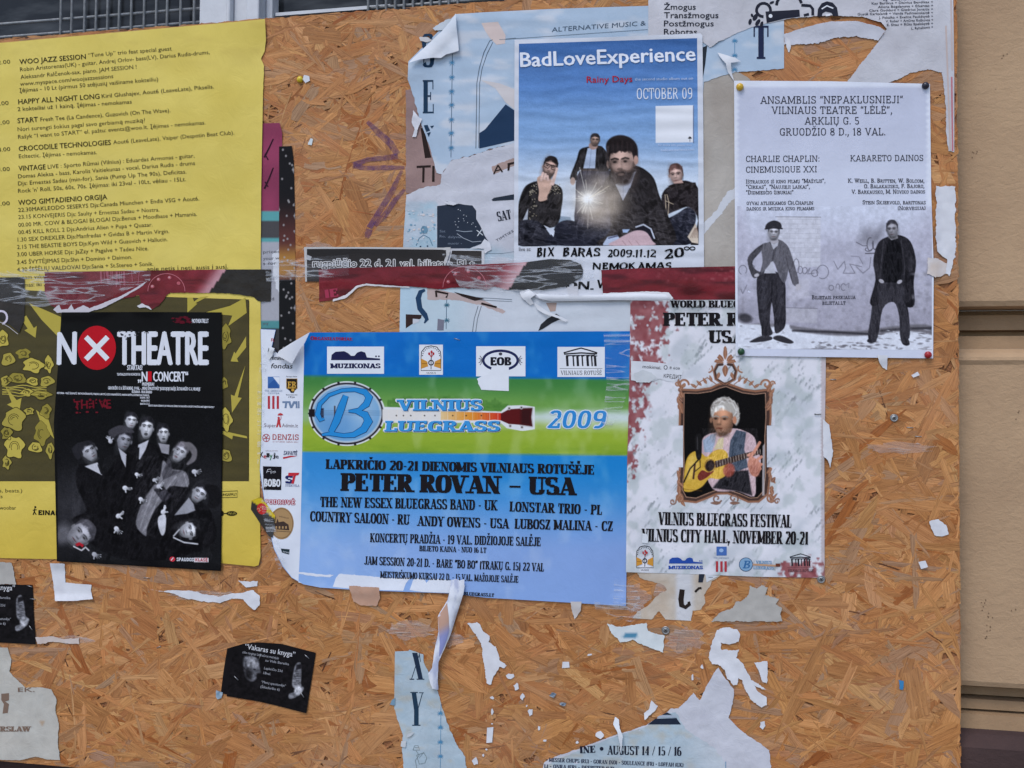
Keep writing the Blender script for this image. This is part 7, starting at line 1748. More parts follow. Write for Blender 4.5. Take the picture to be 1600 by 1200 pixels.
for k in range(22):      # acanthus leaves down the sides
    for sd in (-1, 1):
        b_ = 180 if sd < 0 else 792; v = 345 + k * 13 if k < 12 else 905 + (k - 12) * 24
        leaf(b_ + r.uniform(-8, 8) , v, math.pi / 2 + sd * r.uniform(-.6, .9) + (math.pi if r.random() < .25 else 0), r.uniform(32, 58), r.uniform(9, 16), FRC if r.random() < .7 else (130, 92, 76))
for sd, b_ in ((-1, 205), (1, 760)): scroll(b_, 345, 36, 0 if sd < 0 else math.pi, sd, FRC, 3.2); scroll(b_ + sd * 40, 340, 18, 0, -sd); scroll(b_ - sd * -30, 1105, 30, 1, sd, FRC, 3); scroll(b_ + sd * 72, 1130, 22, 0, -sd, (120, 90, 80)); leaf(b_ + sd * 20, 1080, math.pi / 2 + sd * -.6, 60, 12)
# crest
for sd in (-1, 1):
    P.line(rq((485 + sd * 5, 345), (485 + sd * 60, 310), (485 + sd * 72, 255), (485 + sd * 50, 215), (485 + sd * 20, 212)), 4.2, FRD, 1, 1.2); P.line(rq((485 + sd * 5, 345), (485 + sd * 68, 312), (485 + sd * 80, 255), (485 + sd * 55, 206)), 1.8, FRC, 1, 1)
    scroll(485 + sd * 110, 235, 30, 1.5, sd); scroll(485 + sd * 75, 125, 22, 0, -sd); leaf(485 + sd * 10, 190, -math.pi / 2 + sd * .8, 80, 16); leaf(485 + sd * 10, 200, -math.pi / 2 + sd * 1.35, 100, 12); leaf(485 + sd * 40, 265, math.pi / 2 - sd * .3, 50, 12)
    for q in range(4): leaf(485 + sd * (90 + q * 34), 330 + q * 12, -math.pi / 2 + sd * (.3 + q * .25), 48, 10); 
    P.line(rq((485 + sd * 60, 345), (485 + sd * 120, 300), (485 + sd * 170, 330), (485 + sd * 200, 370)), 1.4, FRC, 1, 1)
    scroll(485 + sd * 55, 1110, 32, .5, -sd, (112, 82, 72)); leaf(485 + sd * 30, 1140, 0 if sd > 0 else math.pi, 70, 12, (120, 88, 76))
leaf(485, 180, -math.pi / 2, 100, 14); leaf(485, 120, -math.pi / 2, 46, 10); leaf(485, 215, math.pi / 2, 80, 20)
# guitarist
SKN = (206, 150, 118)
P.poly(rq((330, 720), (370, 680), (430, 665), (540, 640), (620, 660), (680, 700), (700, 780), (725, 860), (690, 960), (680, 1095), (560, 1060), (400, 1045), (330, 830)), (196, 168, 172), 1, 1.4, True)
P.poly(rq((345, 800), (335, 720), (390, 680), (425, 672), (415, 740), (395, 800)), (150, 164, 184), 1, 1.4); P.poly(rq((510, 800), (520, 720), (560, 650), (625, 665), (612, 780), (640, 900), (560, 930), (510, 880)), (66, 76, 90), 1, 1.4)
P.poly(rq((480, 930), (640, 920), (665, 1090), (560, 1060), (400, 1040), (440, 990)), (30, 28, 32), 1, 3)
P.poly(rq((425, 690), (440, 660), (540, 640), (520, 710), (490, 760), (440, 770)), (210, 180, 180), 1, 1.2); P.poly(rq((440, 710), (475, 700), (470, 775), (410, 780)), (206, 190, 150), 1, 1.5)
P.poly(rq((425, 650), (540, 610), (525, 665), (450, 700)), (176, 122, 98), 1, 1.4)
P.face(*r3(470, 585), 34, 46, .04, SKN, (196, 190, 182), -.5, look=(-.8, 0), hairtop=.3)
P.poly(rq((392, 560), (388, 500), (420, 450), (480, 432), (540, 455), (576, 510), (580, 580), (560, 620), (545, 600), (540, 540), (500, 520), (470, 485), (425, 495), (405, 530)), (182, 176, 168), 1, 2.5, True)
for k in range(130):      # white wavy hair, lock by lock
    a = r.uniform(-3.0, .7); R_ = r.uniform(.72, 1.04); q = np.array(r3(485 + 92 * R_ * math.cos(a), 530 + 96 * R_ * math.sin(a)))
    if a < -2.2 and R_ < .85: continue
    tg = a + math.pi / 2 + r.uniform(-.6, .6); d_ = np.array([math.cos(tg), math.sin(tg)]) * r.uniform(1.5, 4)
    P.line([q - d_, q, q + d_ + np.array([0, .8])], r.uniform(.7, 1.6), [(212, 208, 202), (160, 152, 144), (228, 224, 218), (126, 116, 110), (190, 184, 178)][k % 5], .7, 1.3)
P.ell(*r3(548, 585), 3, 6, (196, 134, 104), 1, 0, 1.2)
P.poly(rq((205, 1040), (215, 900), (235, 830), (275, 795), (320, 800), (360, 830), (410, 790), (465, 780), (500, 810), (505, 870), (490, 950), (440, 980), (380, 975), (330, 1030), (270, 1060), (225, 1065)), (206, 164, 60), 1, 1.4, True)
P.poly(rq((230, 880), (260, 820), (310, 815), (300, 900), (260, 990), (225, 1000)), (226, 192, 96), .6, 8)
P.ell(*r3(383, 890), 7.2, 9, (34, 24, 22), 1, .3, 1.2); P.line([np.array(r3(383, 890)) + np.array([8.2 * math.cos(t), 10 * math.sin(t)]) for t in np.linspace(0, 6.3, 20)], .9, (120, 80, 40))
P.poly(rq((300, 960), (330, 920), (370, 935), (410, 925), (360, 970), (315, 990)), (112, 44, 36), 1, 1.2, True); P.line(rq((282, 880), (272, 975)), 3, (70, 44, 34)); 
P.poly(rq((415, 860), (722, 778), (722, 812), (420, 905)), (60, 44, 40), 1, 1)
for k in range(17): P.line(rq((430 + k * 18, 858 - k * 4.8), (434 + k * 18, 896 - k * 5.2)), .7, (190, 176, 160), .9, .8)
P.ell(*r3(510, 920), 9, 11, (150, 72, 58), .9, .3, 3)
for q in (((650, 840), (690, 780), (716, 735)), ((660, 870), (700, 850), (728, 830)), ((670, 890), (700, 900), (728, 880)), ((660, 900), (690, 930), (720, 910)), ((640, 820), (680, 800))): P.line(rq(*q), 4.4, (206, 140, 116), 1, 1.2)
P.poly(rq((635, 880), (660, 830), (710, 860), (726, 900), (700, 960), (660, 950)), (200, 134, 112), 1, 1.5, True); P.poly(rq((640, 890), (660, 950), (720, 960), (700, 880)), (150, 90, 76), .5, 6)
P.poly(rq((285, 690), (325, 685), (328, 800), (320, 845), (296, 845), (286, 790)), (26, 24, 25), 1, 1.2, True); P.line(rq((298, 700), (300, 780)), 1.6, (70, 68, 70), .8); P.line(rq((310, 845), (250, 910), (208, 1000)), 2.2, (20, 18, 20)); P.line(rq((316, 850), (318, 900), (280, 930)), 1.2, (20, 18, 20))
P.line(rq((205, 1045), (330, 1060)), 1, (120, 80, 30), .6)
P.folds(rq((330, 640), (700, 640), (725, 860), (680, 1095), (400, 1045)), 34, 41, 2.5, 9, .3, 230); P.folds(rq((205, 1040), (235, 830), (500, 780), (490, 950), (270, 1060)), 16, 43, 9, 9, 0, 230); P.grain(3.5, 9)
P.poly(rq((736, 760), (750, 740), (748, 1090), (732, 1090)), (206, 196, 196), .8, 1.2)
P.build('portrait_print', tr, H, .14, keep=lambda x, y: (np.abs(x - 1133) < 66 + 20 * ((y < 665) | (y > 730))) & (y > 589 - 50 * np.clip(1 - np.abs(x - 1133) / 34., 0, 1)) & ((y < 794)))
logo('sponsor_logo', lambda k: saloon(k, 992, 851, 31, 42, False), tr, H); logo('sponsor_logo', lambda k: muz(k, 1041, 866, 61, 29, (44, 78, 160), False), tr, H)
def f(k):
    k.rect(1119.5, 854, 1135.5, 868, (74, 110, 176)).ell(1127, 860, 3.5, 3, (150, 180, 220), .05, 12); slab(k, 'THE AMERICAN', 1115, 872.5, 1139, 873, 2.2, (120, 140, 170), stem=.12, hair=.08)
    for u in (1118.5, 1125.5, 1132): k.rect(u, 877, u + 3.6, 893.5, (176, 60, 68))
logo('sponsor_logo', f, tr, H)
def f(k):
    k.ell(1165.5, 882, 11, 11, (60, 80, 110), 0, 24).ell(1165.5, 882, 10, 10, (130, 166, 198), .04, 24); slab(k, 'B', 1160, 888, 1172, 888, 12, (60, 110, 160), stem=.18, hair=.12, slant=.25, lift=.08)
    k.line([(1176, 882), (1212, 884)], 3, (190, 150, 120), .03).line([(1212, 883), (1219, 883)], 5, (110, 60, 44), .04); slab(k, 'VILNIUS', 1181, 880.5, 1206, 881, 4.5, (110, 150, 186), stem=.24, hair=.14, lift=.06); slab(k, 'LUEGRASS', 1177, 889, 1209, 890, 4.5, (110, 150, 186), stem=.24, hair=.14, lift=.06)
logo('sponsor_logo', f, tr, H)
logo('sponsor_logo', lambda k: rotuse(k, 1228, 864, 46, 32, False), tr, H)
ink = Ink(); ink.line([(1273, 647.5), (1283, 647)], 1.3, (90, 90, 92)); ink.build('staple_mark', tr, H, .3)

# ---- pinned white poster with two standing men
pan = [(1147, 126), (1300, 127), (1453, 131), (1455, 300), (1459, 420), (1458, 560), (1300, 558), (1149.5, 556), (1148, 300)]
def hf_an(x, y): return 1.2 + 1.4 * np.sin(np.clip((x - 1147) / 310, 0, 1) * 3.14) * (.4 + .6 * np.sin(np.clip((y - 126) / 430, 0, 1) * 3.14)) + 1.8 * gauss(x, y, 1458, 350, 12, 70) + .4 * fbm(x / 60, y / 90, 401)
H = hfun(0, hf_an, amp=.06, seed=402)
ta = thing('pinned_concert_poster', 'clean white poster with typewriter capitals above two standing men, held by four pins', 'poster', centre([(1302, 342)]), 'posters on the board')
sheet('paper', pan, lambda x, y: mixc((222, 226, 238), mixc((196, 200, 218), (210, 214, 230), sm(180, 300, y)), ((x > 1152) & (x < 1449) & (y > 137)) * 1.0), M_PAPER, H, ta, step=5, seed=404)
def an(u, v): return (1100 + u / 2.068, v / 2.068)
def tw_(ink, s_, u0, v0, u1, v1, cap, st=.11, hr=.1): slab(ink, s_, *an(u0, v0), *an(u1, v1), cap, (50, 50, 60), stem=st, hair=hr, sw=.07)
ink = Ink()
for q in (('ANSAMBLIS “NEPAKLUSNIEJI”', 182, 335, 645, 333), ('VILNIAUS TEATRE “LĖLĖ”,', 218, 368, 610, 367), ('ARKLIŲ G. 5', 325, 402, 503, 402), ('GRUODŽIO 8 D., 18 VAL.', 243, 438, 588, 437)): tw_(ink, *q, 11.6)
ink.build('headline', ta, H, .22)
ink = Ink()
for q in (('CHARLIE CHAPLIN:', 134, 523, 375, 522), ('CINEMUSIQUE XXI', 134, 558, 366, 556), ('KABARETO DAINOS', 472, 521, 710, 520)): tw_(ink, *q, 9.6)
ink.build('subheadings', ta, H, .22)
ink = Ink()
for q in (('Ištraukos iš kino filmų “Mažylis”,', 135, 593, 393, 590), ('“Cirkas”, “Naujieji laikai”,', 135, 610, 343, 609), ('“Didmiesčio žiburiai”', 135, 628, 290, 627), ('gyvai atliekamos Ch.Chaplin', 137, 662, 353, 661), ('dainos ir muzika kino filmams', 137, 680, 357, 679),
          ('K. Weill, B. Britten, W. Bolcom,', 465, 590, 713, 590), ('O. Balakausko, F. Bajoro,', 517, 608, 713, 607), ('V. Barkausko, M. Noviko dainos', 477, 626, 715, 625), ('Stein Skjervold, baritonas', 512, 660, 717, 660), ('(Norvegija)', 625, 679, 717, 678), ('Bilietais prekiauja', 348, 967, 490, 966), ('bilietai.lt', 382, 985, 458, 984)): tw_(ink, *q, 6.4, .15, .13)
ink.build('small_print', ta, H, .3)
def a3(u, v): return (1140 + u / 4.848, 330 + v / 4.848)
aq = lambda *pp: [a3(*p) for p in pp]
P = Paint([(1152, 322), (1456, 322), (1456, 547), (1153, 545)], .85)
def wall_bg(x, y):
    c = np.broadcast_to(np.array((210, 214, 230.)), (len(x), 3)).copy()
    k = sm(322, 400, y + 34 * sm(1180, 1152, x) + 26 * sm(1400, 1456, x)); n = fbm(x / 26, y / 20, 411)
    c = mixc(c, mixc((168, 166, 182), (200, 198, 214), n), .9 * k)
    c = mixc(c, (158, 154, 168), .6 * sm(420, 500, y)); c = mixc(c, (120, 118, 126), .5 * sm(.55, .75, fbm(x / 9, y / 9, 413)) * sm(400, 480, y) * .6)
    return c
P.fill(wall_bg)
P.poly(aq((360, 42), (690, 45), (688, 420), (430, 430), (370, 300)), (206, 206, 216), .85, 2)
for k in range(10): P.line(aq((370, 60 + k * 36), (686, 62 + k * 36)), .7, (176, 175, 186), .7, 1)
for k in range(30):
    rr = random.Random(k); u = rr.uniform(380, 680); v = 60 + (k % 10) * 36; P.line(aq((u, v), (u, v + 36)), .6, (178, 177, 188), .6, 1)
P.line(aq((350, 42), (690, 45)), 1.1, (130, 128, 136), .9); P.poly(aq((425, 730), (665, 738), (660, 850), (425, 840)), (186, 184, 194), .7, 2); P.line(aq((425, 730), (665, 738)), 1, (110, 108, 116), .8); P.poly(aq((440, 520), (610, 515), (600, 650), (450, 690)), (196, 194, 204), .5, 4)
GR = (96, 94, 104)
def arcs(cs, w=1.1, c=GR):
    for u, v, r1, r2, a0, a1 in cs: P.line([a3(u + r1 * math.cos(a), v + r2 * math.sin(a)) for a in np.linspace(a0, a1, 14)], w, c, .8, 1)
arcs([(505, 415, 22, 55, 1.5, 7.5), (535, 445, 18, 28, 0, 6.3), (570, 450, 18, 25, 0, 6.3), (645, 470, 25, 25, .5, 6.3), (705, 460, 45, 52, 2.6, 8.4), (100, 445, 30, 35, 2, 7), (170, 430, 20, 22, 1, 6), (770, 580, 18, 20, 0, 6.3), (820, 575, 14, 24, 3, 7), (862, 575, 18, 26, 1, 5.6)])
P.line(aq((575, 470), (610, 430), (590, 475), (640, 470)), 1, GR, .8); P.line(aq((790, 380), (820, 440), (870, 380), (880, 430), (860, 470), (950, 470), (910, 400), (1000, 420)), 1.1, GR, .75); P.line(aq((960, 420), (1010, 470), (1060, 430), (1070, 350)), 1.1, GR, .7); P.line(aq((920, 340), (980, 345), (1010, 400)), 1, GR, .6); P.line(aq((1030, 320), (1110, 318)), 1.6, (70, 68, 76), .9); P.line(aq((880, 560), (905, 545), (900, 580)), 1, GR, .6)
for u, v, q in ((985, 210, .5), (1030, 190, .8), (1070, 200, .9), (1110, 200, .9), (1150, 150, .6)): P.ell(*a3(u, v), 5, 13, (96, 94, 102), .55 * q, .2, 7)
arcs([(1065, 250, 24, 50, -.5, 5), (1050, 290, 22, 14, 0, 4), (1100, 230, 18, 60, 1.2, 3)], 1.6, (84, 82, 90)); P.line(aq((960, 235), (1010, 262), (1040, 262)), 1.4, GR, .8)
P.line(aq((85, 590), (100, 625), (130, 560)), 1.1, GR, .7)
# snow and rubble
P.poly(aq((55, 850), (130, 860), (220, 850), (430, 860), (560, 880), (760, 900), (1000, 905), (1250, 870), (1535, 870), (1535, 1060), (55, 1060)), (120, 117, 124), 1, 3, True)
P.poly(aq((55, 850), (110, 855), (240, 860), (300, 880), (440, 855), (480, 900), (700, 935), (960, 945), (1150, 930), (1300, 910), (1535, 940), (1535, 1050), (900, 1052), (700, 1040), (60, 1050)), (222, 225, 236), 1, 3, True)
P.line(aq((480, 905), (760, 915), (1050, 930)), 3, (44, 42, 48), .9, 3); P.line(aq((1150, 905), (1330, 890), (1535, 885)), 3.5, (52, 50, 56), .9, 3); P.ell(*a3(120, 810), 11, 7, (58, 56, 62), .9, .2, 4)
for k in range(120):
    rr = random.Random(k); u = rr.uniform(620, 1530); v = rr.uniform(985, 1050) if u < 1100 else rr.uniform(900, 1050); P.ell(*a3(u, v), rr.uniform(1, 5), rr.uniform(.6, 1.6), (112, 109, 116) if k % 3 else (216, 218, 228), .75, rr.uniform(-.2, .2), 1.5)
for k in range(30):
    rr = random.Random(k + 300); P.ell(*a3(rr.uniform(60, 480), rr.uniform(870, 1040)), rr.uniform(1, 6), rr.uniform(.6, 1.6), (150, 148, 156) if k % 2 else (220, 222, 230), .6, rr.uniform(-.2, .2), 1.5)
# man at left in a grey jacket and flat cap
J = (92, 90, 97); JD = (64, 62, 68); TR = (40, 38, 44)
P.poly(aq((215, 470), (370, 465), (420, 540), (425, 700), (425, 850), (395, 905), (345, 920), (335, 800), (318, 690), (305, 850), (325, 930), (250, 950), (240, 880), (218, 760)), TR, 1, 1.2, True); P.line(aq((320, 500), (318, 690)), 1.2, (28, 26, 32), .8); P.poly(aq((235, 520), (280, 500), (270, 800), (240, 780)), (62, 60, 68), .5, 5); P.poly(aq((370, 560), (405, 560), (400, 800), (370, 820)), (62, 60, 68), .5, 5)
P.poly(aq((150, 990), (240, 945), (315, 950), (315, 975), (220, 992)), (52, 50, 56), 1, 1.2, True); P.poly(aq((335, 970), (345, 945), (400, 945), (485, 990), (440, 1003)), (52, 50, 56), 1, 1.2, True)
P.poly(aq((290, 385), (320, 370), (350, 470), (260, 470)), (190, 190, 200), 1, 1.2); P.poly(aq((295, 235), (330, 215), (375, 215), (430, 260), (450, 400), (420, 540), (380, 500), (330, 380), (290, 420), (230, 480), (250, 380), (240, 260)), J, 1, 1.3, True)
P.poly(aq((250, 250), (240, 300), (175, 380), (195, 440), (250, 470), (225, 490), (175, 500), (135, 370), (180, 300)), JD, 1, 1.3, True); P.poly(aq((415, 245), (450, 280), (490, 400), (525, 545), (480, 555), (440, 420), (420, 330)), J, 1, 1.3, True); P.line(aq((425, 330), (445, 430), (480, 550)), 1, (56, 54, 60), .8)
P.line(aq((320, 240), (335, 300), (320, 380)), 1.3, (60, 58, 64), .9); P.line(aq((365, 225), (345, 300), (325, 370)), 1.3, (56, 54, 60), .9); P.poly(aq((310, 230), (335, 250), (370, 225), (365, 260), (330, 290)), (190, 190, 200), 1, 1)
P.ell(*a3(205, 485), 4, 2.6, (190, 186, 194), 1, -.3, 1.1); P.ell(*a3(520, 575), 4.4, 5, (190, 186, 194), 1, .3, 1.1); P.line(aq((505, 560), (515, 600)), 1.6, (186, 182, 190))
P.poly(aq((305, 200), (365, 195), (370, 235), (330, 250), (305, 230)), (176, 172, 180), 1, 1.2)
P.face(*a3(335, 162), 17, 22, .04, (206, 204, 212), (44, 42, 48), 0, hairtop=.2)
P.poly(aq((272, 132), (284, 92), (335, 70), (384, 88), (392, 128), (340, 118)), (48, 46, 52), 1, 1.2, True); P.line(aq((270, 134), (335, 126), (398, 132)), 2.2, (40, 38, 44), 1, 1.1)
# man at right in a long dark coat
P.poly(aq((1120, 540), (1340, 545), (1345, 700), (1360, 800), (1362, 960), (1295, 965), (1285, 800), (1245, 690), (1160, 740), (1120, 960), (1050, 960), (1070, 800)), (46, 44, 50), 1, 1.3, True)
P.poly(aq((1180, 200), (1280, 180), (1370, 230), (1412, 380), (1395, 540), (1400, 710), (1330, 712), (1310, 560), (1130, 550), (1130, 700), (1062, 697), (1105, 520), (1088, 380), (1120, 250)), (30, 28, 33), 1, 1.3, True); P.poly(aq((1200, 215), (1280, 200), (1310, 400), (1300, 540), (1165, 540), (1160, 400)), (15, 14, 18), 1, 2)
P.line(aq((1165, 225), (1150, 400), (1140, 520)), 1.3, (66, 64, 70), .8, 1.5); P.line(aq((1300, 220), (1325, 400), (1320, 530)), 1.3, (62, 60, 66), .8, 1.5); P.poly(aq((1090, 400), (1120, 380), (1150, 500), (1110, 520)), (54, 52, 58), .6, 3); P.poly(aq((1360, 300), (1400, 380), (1385, 480), (1350, 500)), (52, 50, 56), .6, 4)
P.ell(*a3(1150, 530), 4.4, 2.8, (180, 176, 184), 1, .5, 1.1); P.ell(*a3(1288, 535), 4.4, 2.8, (180, 176, 184), 1, -.5, 1.1)
P.poly(aq((1040, 985), (1065, 955), (1110, 955), (1110, 985), (1075, 1000)), (46, 44, 50), 1, 1.2, True); P.poly(aq((1298, 965), (1345, 960), (1365, 1005), (1340, 1020), (1310, 1005)), (40, 38, 44), 1, 1.2, True)
P.poly(aq((1195, 190), (1270, 165), (1275, 205), (1225, 220)), (150, 147, 154), 1, 1.2)
P.face(*a3(1232, 140), 17.5, 25, -.05, (172, 169, 177), (52, 50, 56), -.25, hairtop=.2, lit=-1)
for k in range(24):
    rr = random.Random(k + 700); P.ell(*a3(rr.uniform(1390, 1530), rr.uniform(420, 780)), rr.uniform(1, 4), rr.uniform(1, 4), (190, 188, 196) if k % 2 else (130, 128, 136), .4, 0, 3)
P.folds(aq((135, 215), (525, 215), (525, 560), (430, 950), (215, 960), (135, 480)), 26, 31, 3, 10, .2, 130); P.folds(aq((1050, 180), (1412, 180), (1412, 720), (1362, 1000), (1050, 1000)), 26, 33, 3, 11, -.1, 90)
P.noise(.08, 5, 15); P.grain(3, 8)
edge = lambda x, y: (x > 1152.5) & (x < 1456) & (y < 546.5)
P.build('printed_photo', ta, H, .1)

# ---- pins
def lathe(c, prof, n=18):
    V = []; Fc = []
    for r, h in prof:
        for k in range(n):
            t = 2 * math.pi * k / n; V.append((c[0] + r * math.cos(t), c[1] - h, c[2] + r * math.sin(t)))
    for i in range(len(prof) - 1):
        for k in range(n): Fc.append([i * n + k, (i + 1) * n + k, (i + 1) * n + (k + 1) % n, i * n + (k + 1) % n][::-1])
    Fc.append([len(V) - n + k for k in range(n)][::-1])
    return V, Fc
def pin(px, py, r_px, rgb, label, h):
    c = W(px, py, h); s = float(np.linalg.norm(W(px + r_px, py, h) - c))
    m = flat_mat('pin_plastic', rgb, .28, var=.08)
    prof = [(s * 1.0, -.001), (s * 1.02, .0012), (s * .98, .0022), (s * .86, .0035), (s * .62, .0046), (s * .3, .0052), (s * .05, .0053)]
    V, Fc = lathe(c, prof)
    o = raw_mesh('push_pin', V, Fc, m); tag(o, label, 'push pin', 'push pins')
    return o
pin(1156, 136, 5.8, (206, 164, 40), 'yellow round push pin at the pinned white poster\'s top corner', 5.0)
pin(1446, 134, 5.8, (28, 28, 46), 'near black push pin at the pinned white poster\'s top right corner', 4.2)
pin(1158, 549.5, 5.6, (28, 70, 40), 'dark green push pin at the pinned white poster\'s bottom corner', 5.2)
pin(1450, 554.5, 5.8, (158, 24, 34), 'red push pin at the pinned white poster\'s bottom right corner', 4.2)
pin(469, 124.5, 4.6, (212, 184, 40), 'small yellow push pin stuck in bare board near the yellow programme', 1.5)

# ---- black flyers
def flyer(name, poly, label, hf, seed):
    Hh = hfun(0, hf, amp=.08, seed=seed)
    t = thing(name, label, 'flyer', centre(poly), 'black book evening flyers')
    sheet('paper', poly, lambda x, y: mixc((20, 18, 20), (30, 28, 30), fbm(x / 14, y / 14, seed)), M_BLACK, Hh, t, step=4, seed=seed)
    return t, Hh
def flyer_print(t, Hh, o, ex, ey):
    """o: origin pixel, ex / ey: pixel vectors of the flyer's own axes, sized to its width and height"""
    L = lambda u, v: (o[0] + ex[0] * u + ey[0] * v, o[1] + ex[1] * u + ey[1] * v)
    ink = Ink(); Wt = (206, 206, 210); G = (160, 160, 166)
    sans(ink, '“Vakaras su knyga”', *L(.22, .13), *L(.77, .13), 8.5, Wt, bold=.025)
    for s_, u0, v, u1 in (('ciklo renginys Literatūros muziejuje', .2, .21, .6), ('su Vida Bareika', .46, .28, .72), ('Lapkričio 23d', .46, .41, .66), ('18val.', .46, .49, .54), ('“Menų spaustuvėje”', .45, .64, .72), ('(Šiltadaržio 6)', .45, .72, .66)): sans(ink, s_, *L(u0, v), *L(u1, v), 4, G, bold=.02)
    ink.build('lettering', t, Hh, .25)
    P = Paint([L(.1, .2), L(.97, .2), L(.97, .95), L(.1, .95)], .8)
    P.fill((22, 20, 22)); q = lambda *pp: [L(*p) for p in pp]
    P.poly(q((.22, .28), (.3, .23), (.38, .27), (.41, .4), (.43, .47), (.39, .5), (.39, .58), (.35, .64), (.28, .6), (.24, .45)), (98, 98, 104), 1, 3, True)
    P.poly(q((.27, .28), (.34, .26), (.38, .36), (.35, .42), (.28, .4)), (160, 160, 166), .8, 6, True); P.ell(*L(.36, .44), 2.2, 1.2, (36, 34, 38), .9); P.poly(q((.24, .44), (.33, .46), (.34, .62), (.28, .6)), (24, 22, 24), .8, 6)
    P.poly(q((.79, .26), (.84, .2), (.87, .4), (.88, .55), (.92, .62), (.86, .76), (.78, .82), (.77, .74), (.84, .68), (.79, .6), (.78, .44)), (120, 120, 126), 1, 2, True); P.ell(*L(.86, .66), 6, 7, (196, 196, 202), .9, 0, 3); P.poly(q((.8, .25), (.86, .22), (.86, .3), (.8, .34)), (26, 24, 28), .9, 2)
    for k in range(8): P.line(q((.8 + .01 * (k % 3), .36 + k * .03), (.86, .34 + k * .03)), .9, (30, 28, 32), .8)
    P.noise(.5, 4, 3); P.build('printed_photo', t, Hh, .1)
pf = [(355, 1013), (380, 1006), (402, 1003.5), (440, 1006), (493.5, 1020), (486, 1068), (478.5, 1114.5), (430, 1102), (345, 1083), (349, 1050)]
t, Hf1 = flyer('black_flyer', pf, 'small black flyer stapled askew on the bare board below the blue poster', lambda x, y: .3 + 3.2 * gauss(x, y, 360, 1010, 22, 16) + 1.5 * gauss(x, y, 480, 1112, 18, 14), 501)
flyer_print(t, Hf1, (353, 996), (142, 24), (-14, 94))
pf2 = [(-40, 905), (0, 913), (51, 914), (53, 960), (56, 1007), (0, 1004), (-40, 1000)]
t, Hf2 = flyer('black_flyer', pf2, 'small black flyer cut by the picture edge, below the yellow programme', lambda x, y: .3 + 1.5 * gauss(x, y, 52, 1004, 18, 14), 502)
flyer_print(t, Hf2, (-88, 906), (144, 6), (2, 92))

# ---- staples
M_STP = flat_mat('staple_wire', (176, 176, 178), .35, .9, var=.15, scale=300)
def staple(px, py, L, ang, h, label, group='staples in the board'):
    d = (math.cos(ang) * L / 2, math.sin(ang) * L / 2)
    a, b_ = W(px - d[0], py - d[1], h), W(px + d[0], py + d[1], h); inn = np.array([0, .0016, 0])
    V, Fc = rod([a + inn, a, b_, b_ + inn], .00055, 6)
    o = raw_mesh('staple', V, Fc, M_STP); tag(o, label, 'staple', group)
for x, y, a in ((479.5, 1026, .75), (369, 1059.5, .8), (472.5, 1086, 1.0), (406, 1026, -1.2)): staple(x, y, 9, a, float(Hf1(np.array([x]), np.array([y]))[0]) + .5, 'steel staple holding the black flyer askew below the blue poster')
for x, y, a in ((46, 916, .3), (48, 981, .95), (51, 936, .1)): staple(x, y, 8, a, float(Hf2(np.array([x]), np.array([y]))[0]) + .5, 'steel staple holding the black flyer cut by the picture edge')
for x, y, L, a in ((1422, 668, 10, .05), (1302, 593, 9, 0), (1435, 682, 10, .05), (248, 1011, 7, -.4), (229, 903, 10, .05)): staple(x, y, L, a, 1.7, 'bare steel staple left in the wood with no paper under it')
staple(1278, 647, 10, .05, 4.5, 'steel staple in the right edge of the framed portrait poster')
staple(714, 530, 9, .3, 4.0, 'steel staple near the top edge of the blue festival poster')

# ---- stickers and small papers on the posters
def piece(name, poly, col, label, cat, mat=None, hf=None, step=4, seed=0, group=None, torn=0.0):
    o = sheet(name, poly, col, mat or M_PAPER, over(hf or (lambda x, y: .1 + .5 * vn(x / 9, y / 9, seed))), None, step, torn, seed)
    return tag(o, label, cat, group)
t = thing('torn_sticker', 'blank white torn label stuck over a logo on the blue poster', 'sticker', centre([(772, 590)]))
Hq = over(lambda x, y: .1 + .6 * gauss(x, y, 750, 600, 8, 14))
sheet('paper', [(768, 572), (795, 571), (795, 611), (752, 609, .8), (748, 601, .8), (745, 592, .8), (752, 588, .8), (762, 585, .8), (767, 578, .8)], (226, 229, 236), M_PAPER, Hq, t, seed=601)
t = thing('torn_sticker', 'torn white sticker reading КРЕДИТ on the framed portrait poster', 'sticker', centre([(1025, 580)]))
Hq = over(lambda x, y: .1 + .8 * gauss(x, y, 1015, 586, 10, 10))
sheet('paper', [(986, 564), (1012, 565), (1040, 568, .5), (1060, 572, .8), (1068, 580, .8), (1064, 590, .8), (1052, 597, .8), (1030, 592, .8), (1012, 597, .8), (986, 594, .6)], lambda x, y: mixc((222, 224, 230), (206, 208, 214), fbm(x / 10, y / 10, 3)), M_GLOSS, Hq, t, step=4, seed=602)
ink = Ink(); sans(ink, 'КРЕДИТ', 1037, 590, 1064.5, 592, 6, (50, 50, 56)); sans(ink, 'mokimai,', 1004, 575, 1033, 577, 5.5, (60, 60, 66)); ink.ell(1040, 574, 3, 3.4, (60, 60, 66), 0, 14).ell(1040, 574, 2, 2.4, (218, 220, 226), .04, 14); sans(ink, '8 609', 1046, 576, 1062, 578, 4, (110, 110, 116)); ink.build('lettering', t, Hq, .2)
sheet('peeled_patch', [(990, 584, .6), (1004, 578, .6), (1018, 582, .6), (1026, 590, .6), (1014, 598, .6), (994, 597, .6)], (204, 208, 212), M_OLD, lambda x, y: Hq(x, y) + .5, t, step=3, seed=603)
t = thing('coloured_sticker', 'yellow and black striped sticker with a red disc behind the blue poster\'s left edge', 'sticker', centre([(408, 805)]))
pcs = [(393, 782), (408, 776), (430, 806), (426, 840), (420, 838), (392, 796)]
Hq = hfun(0, None, seed=604)
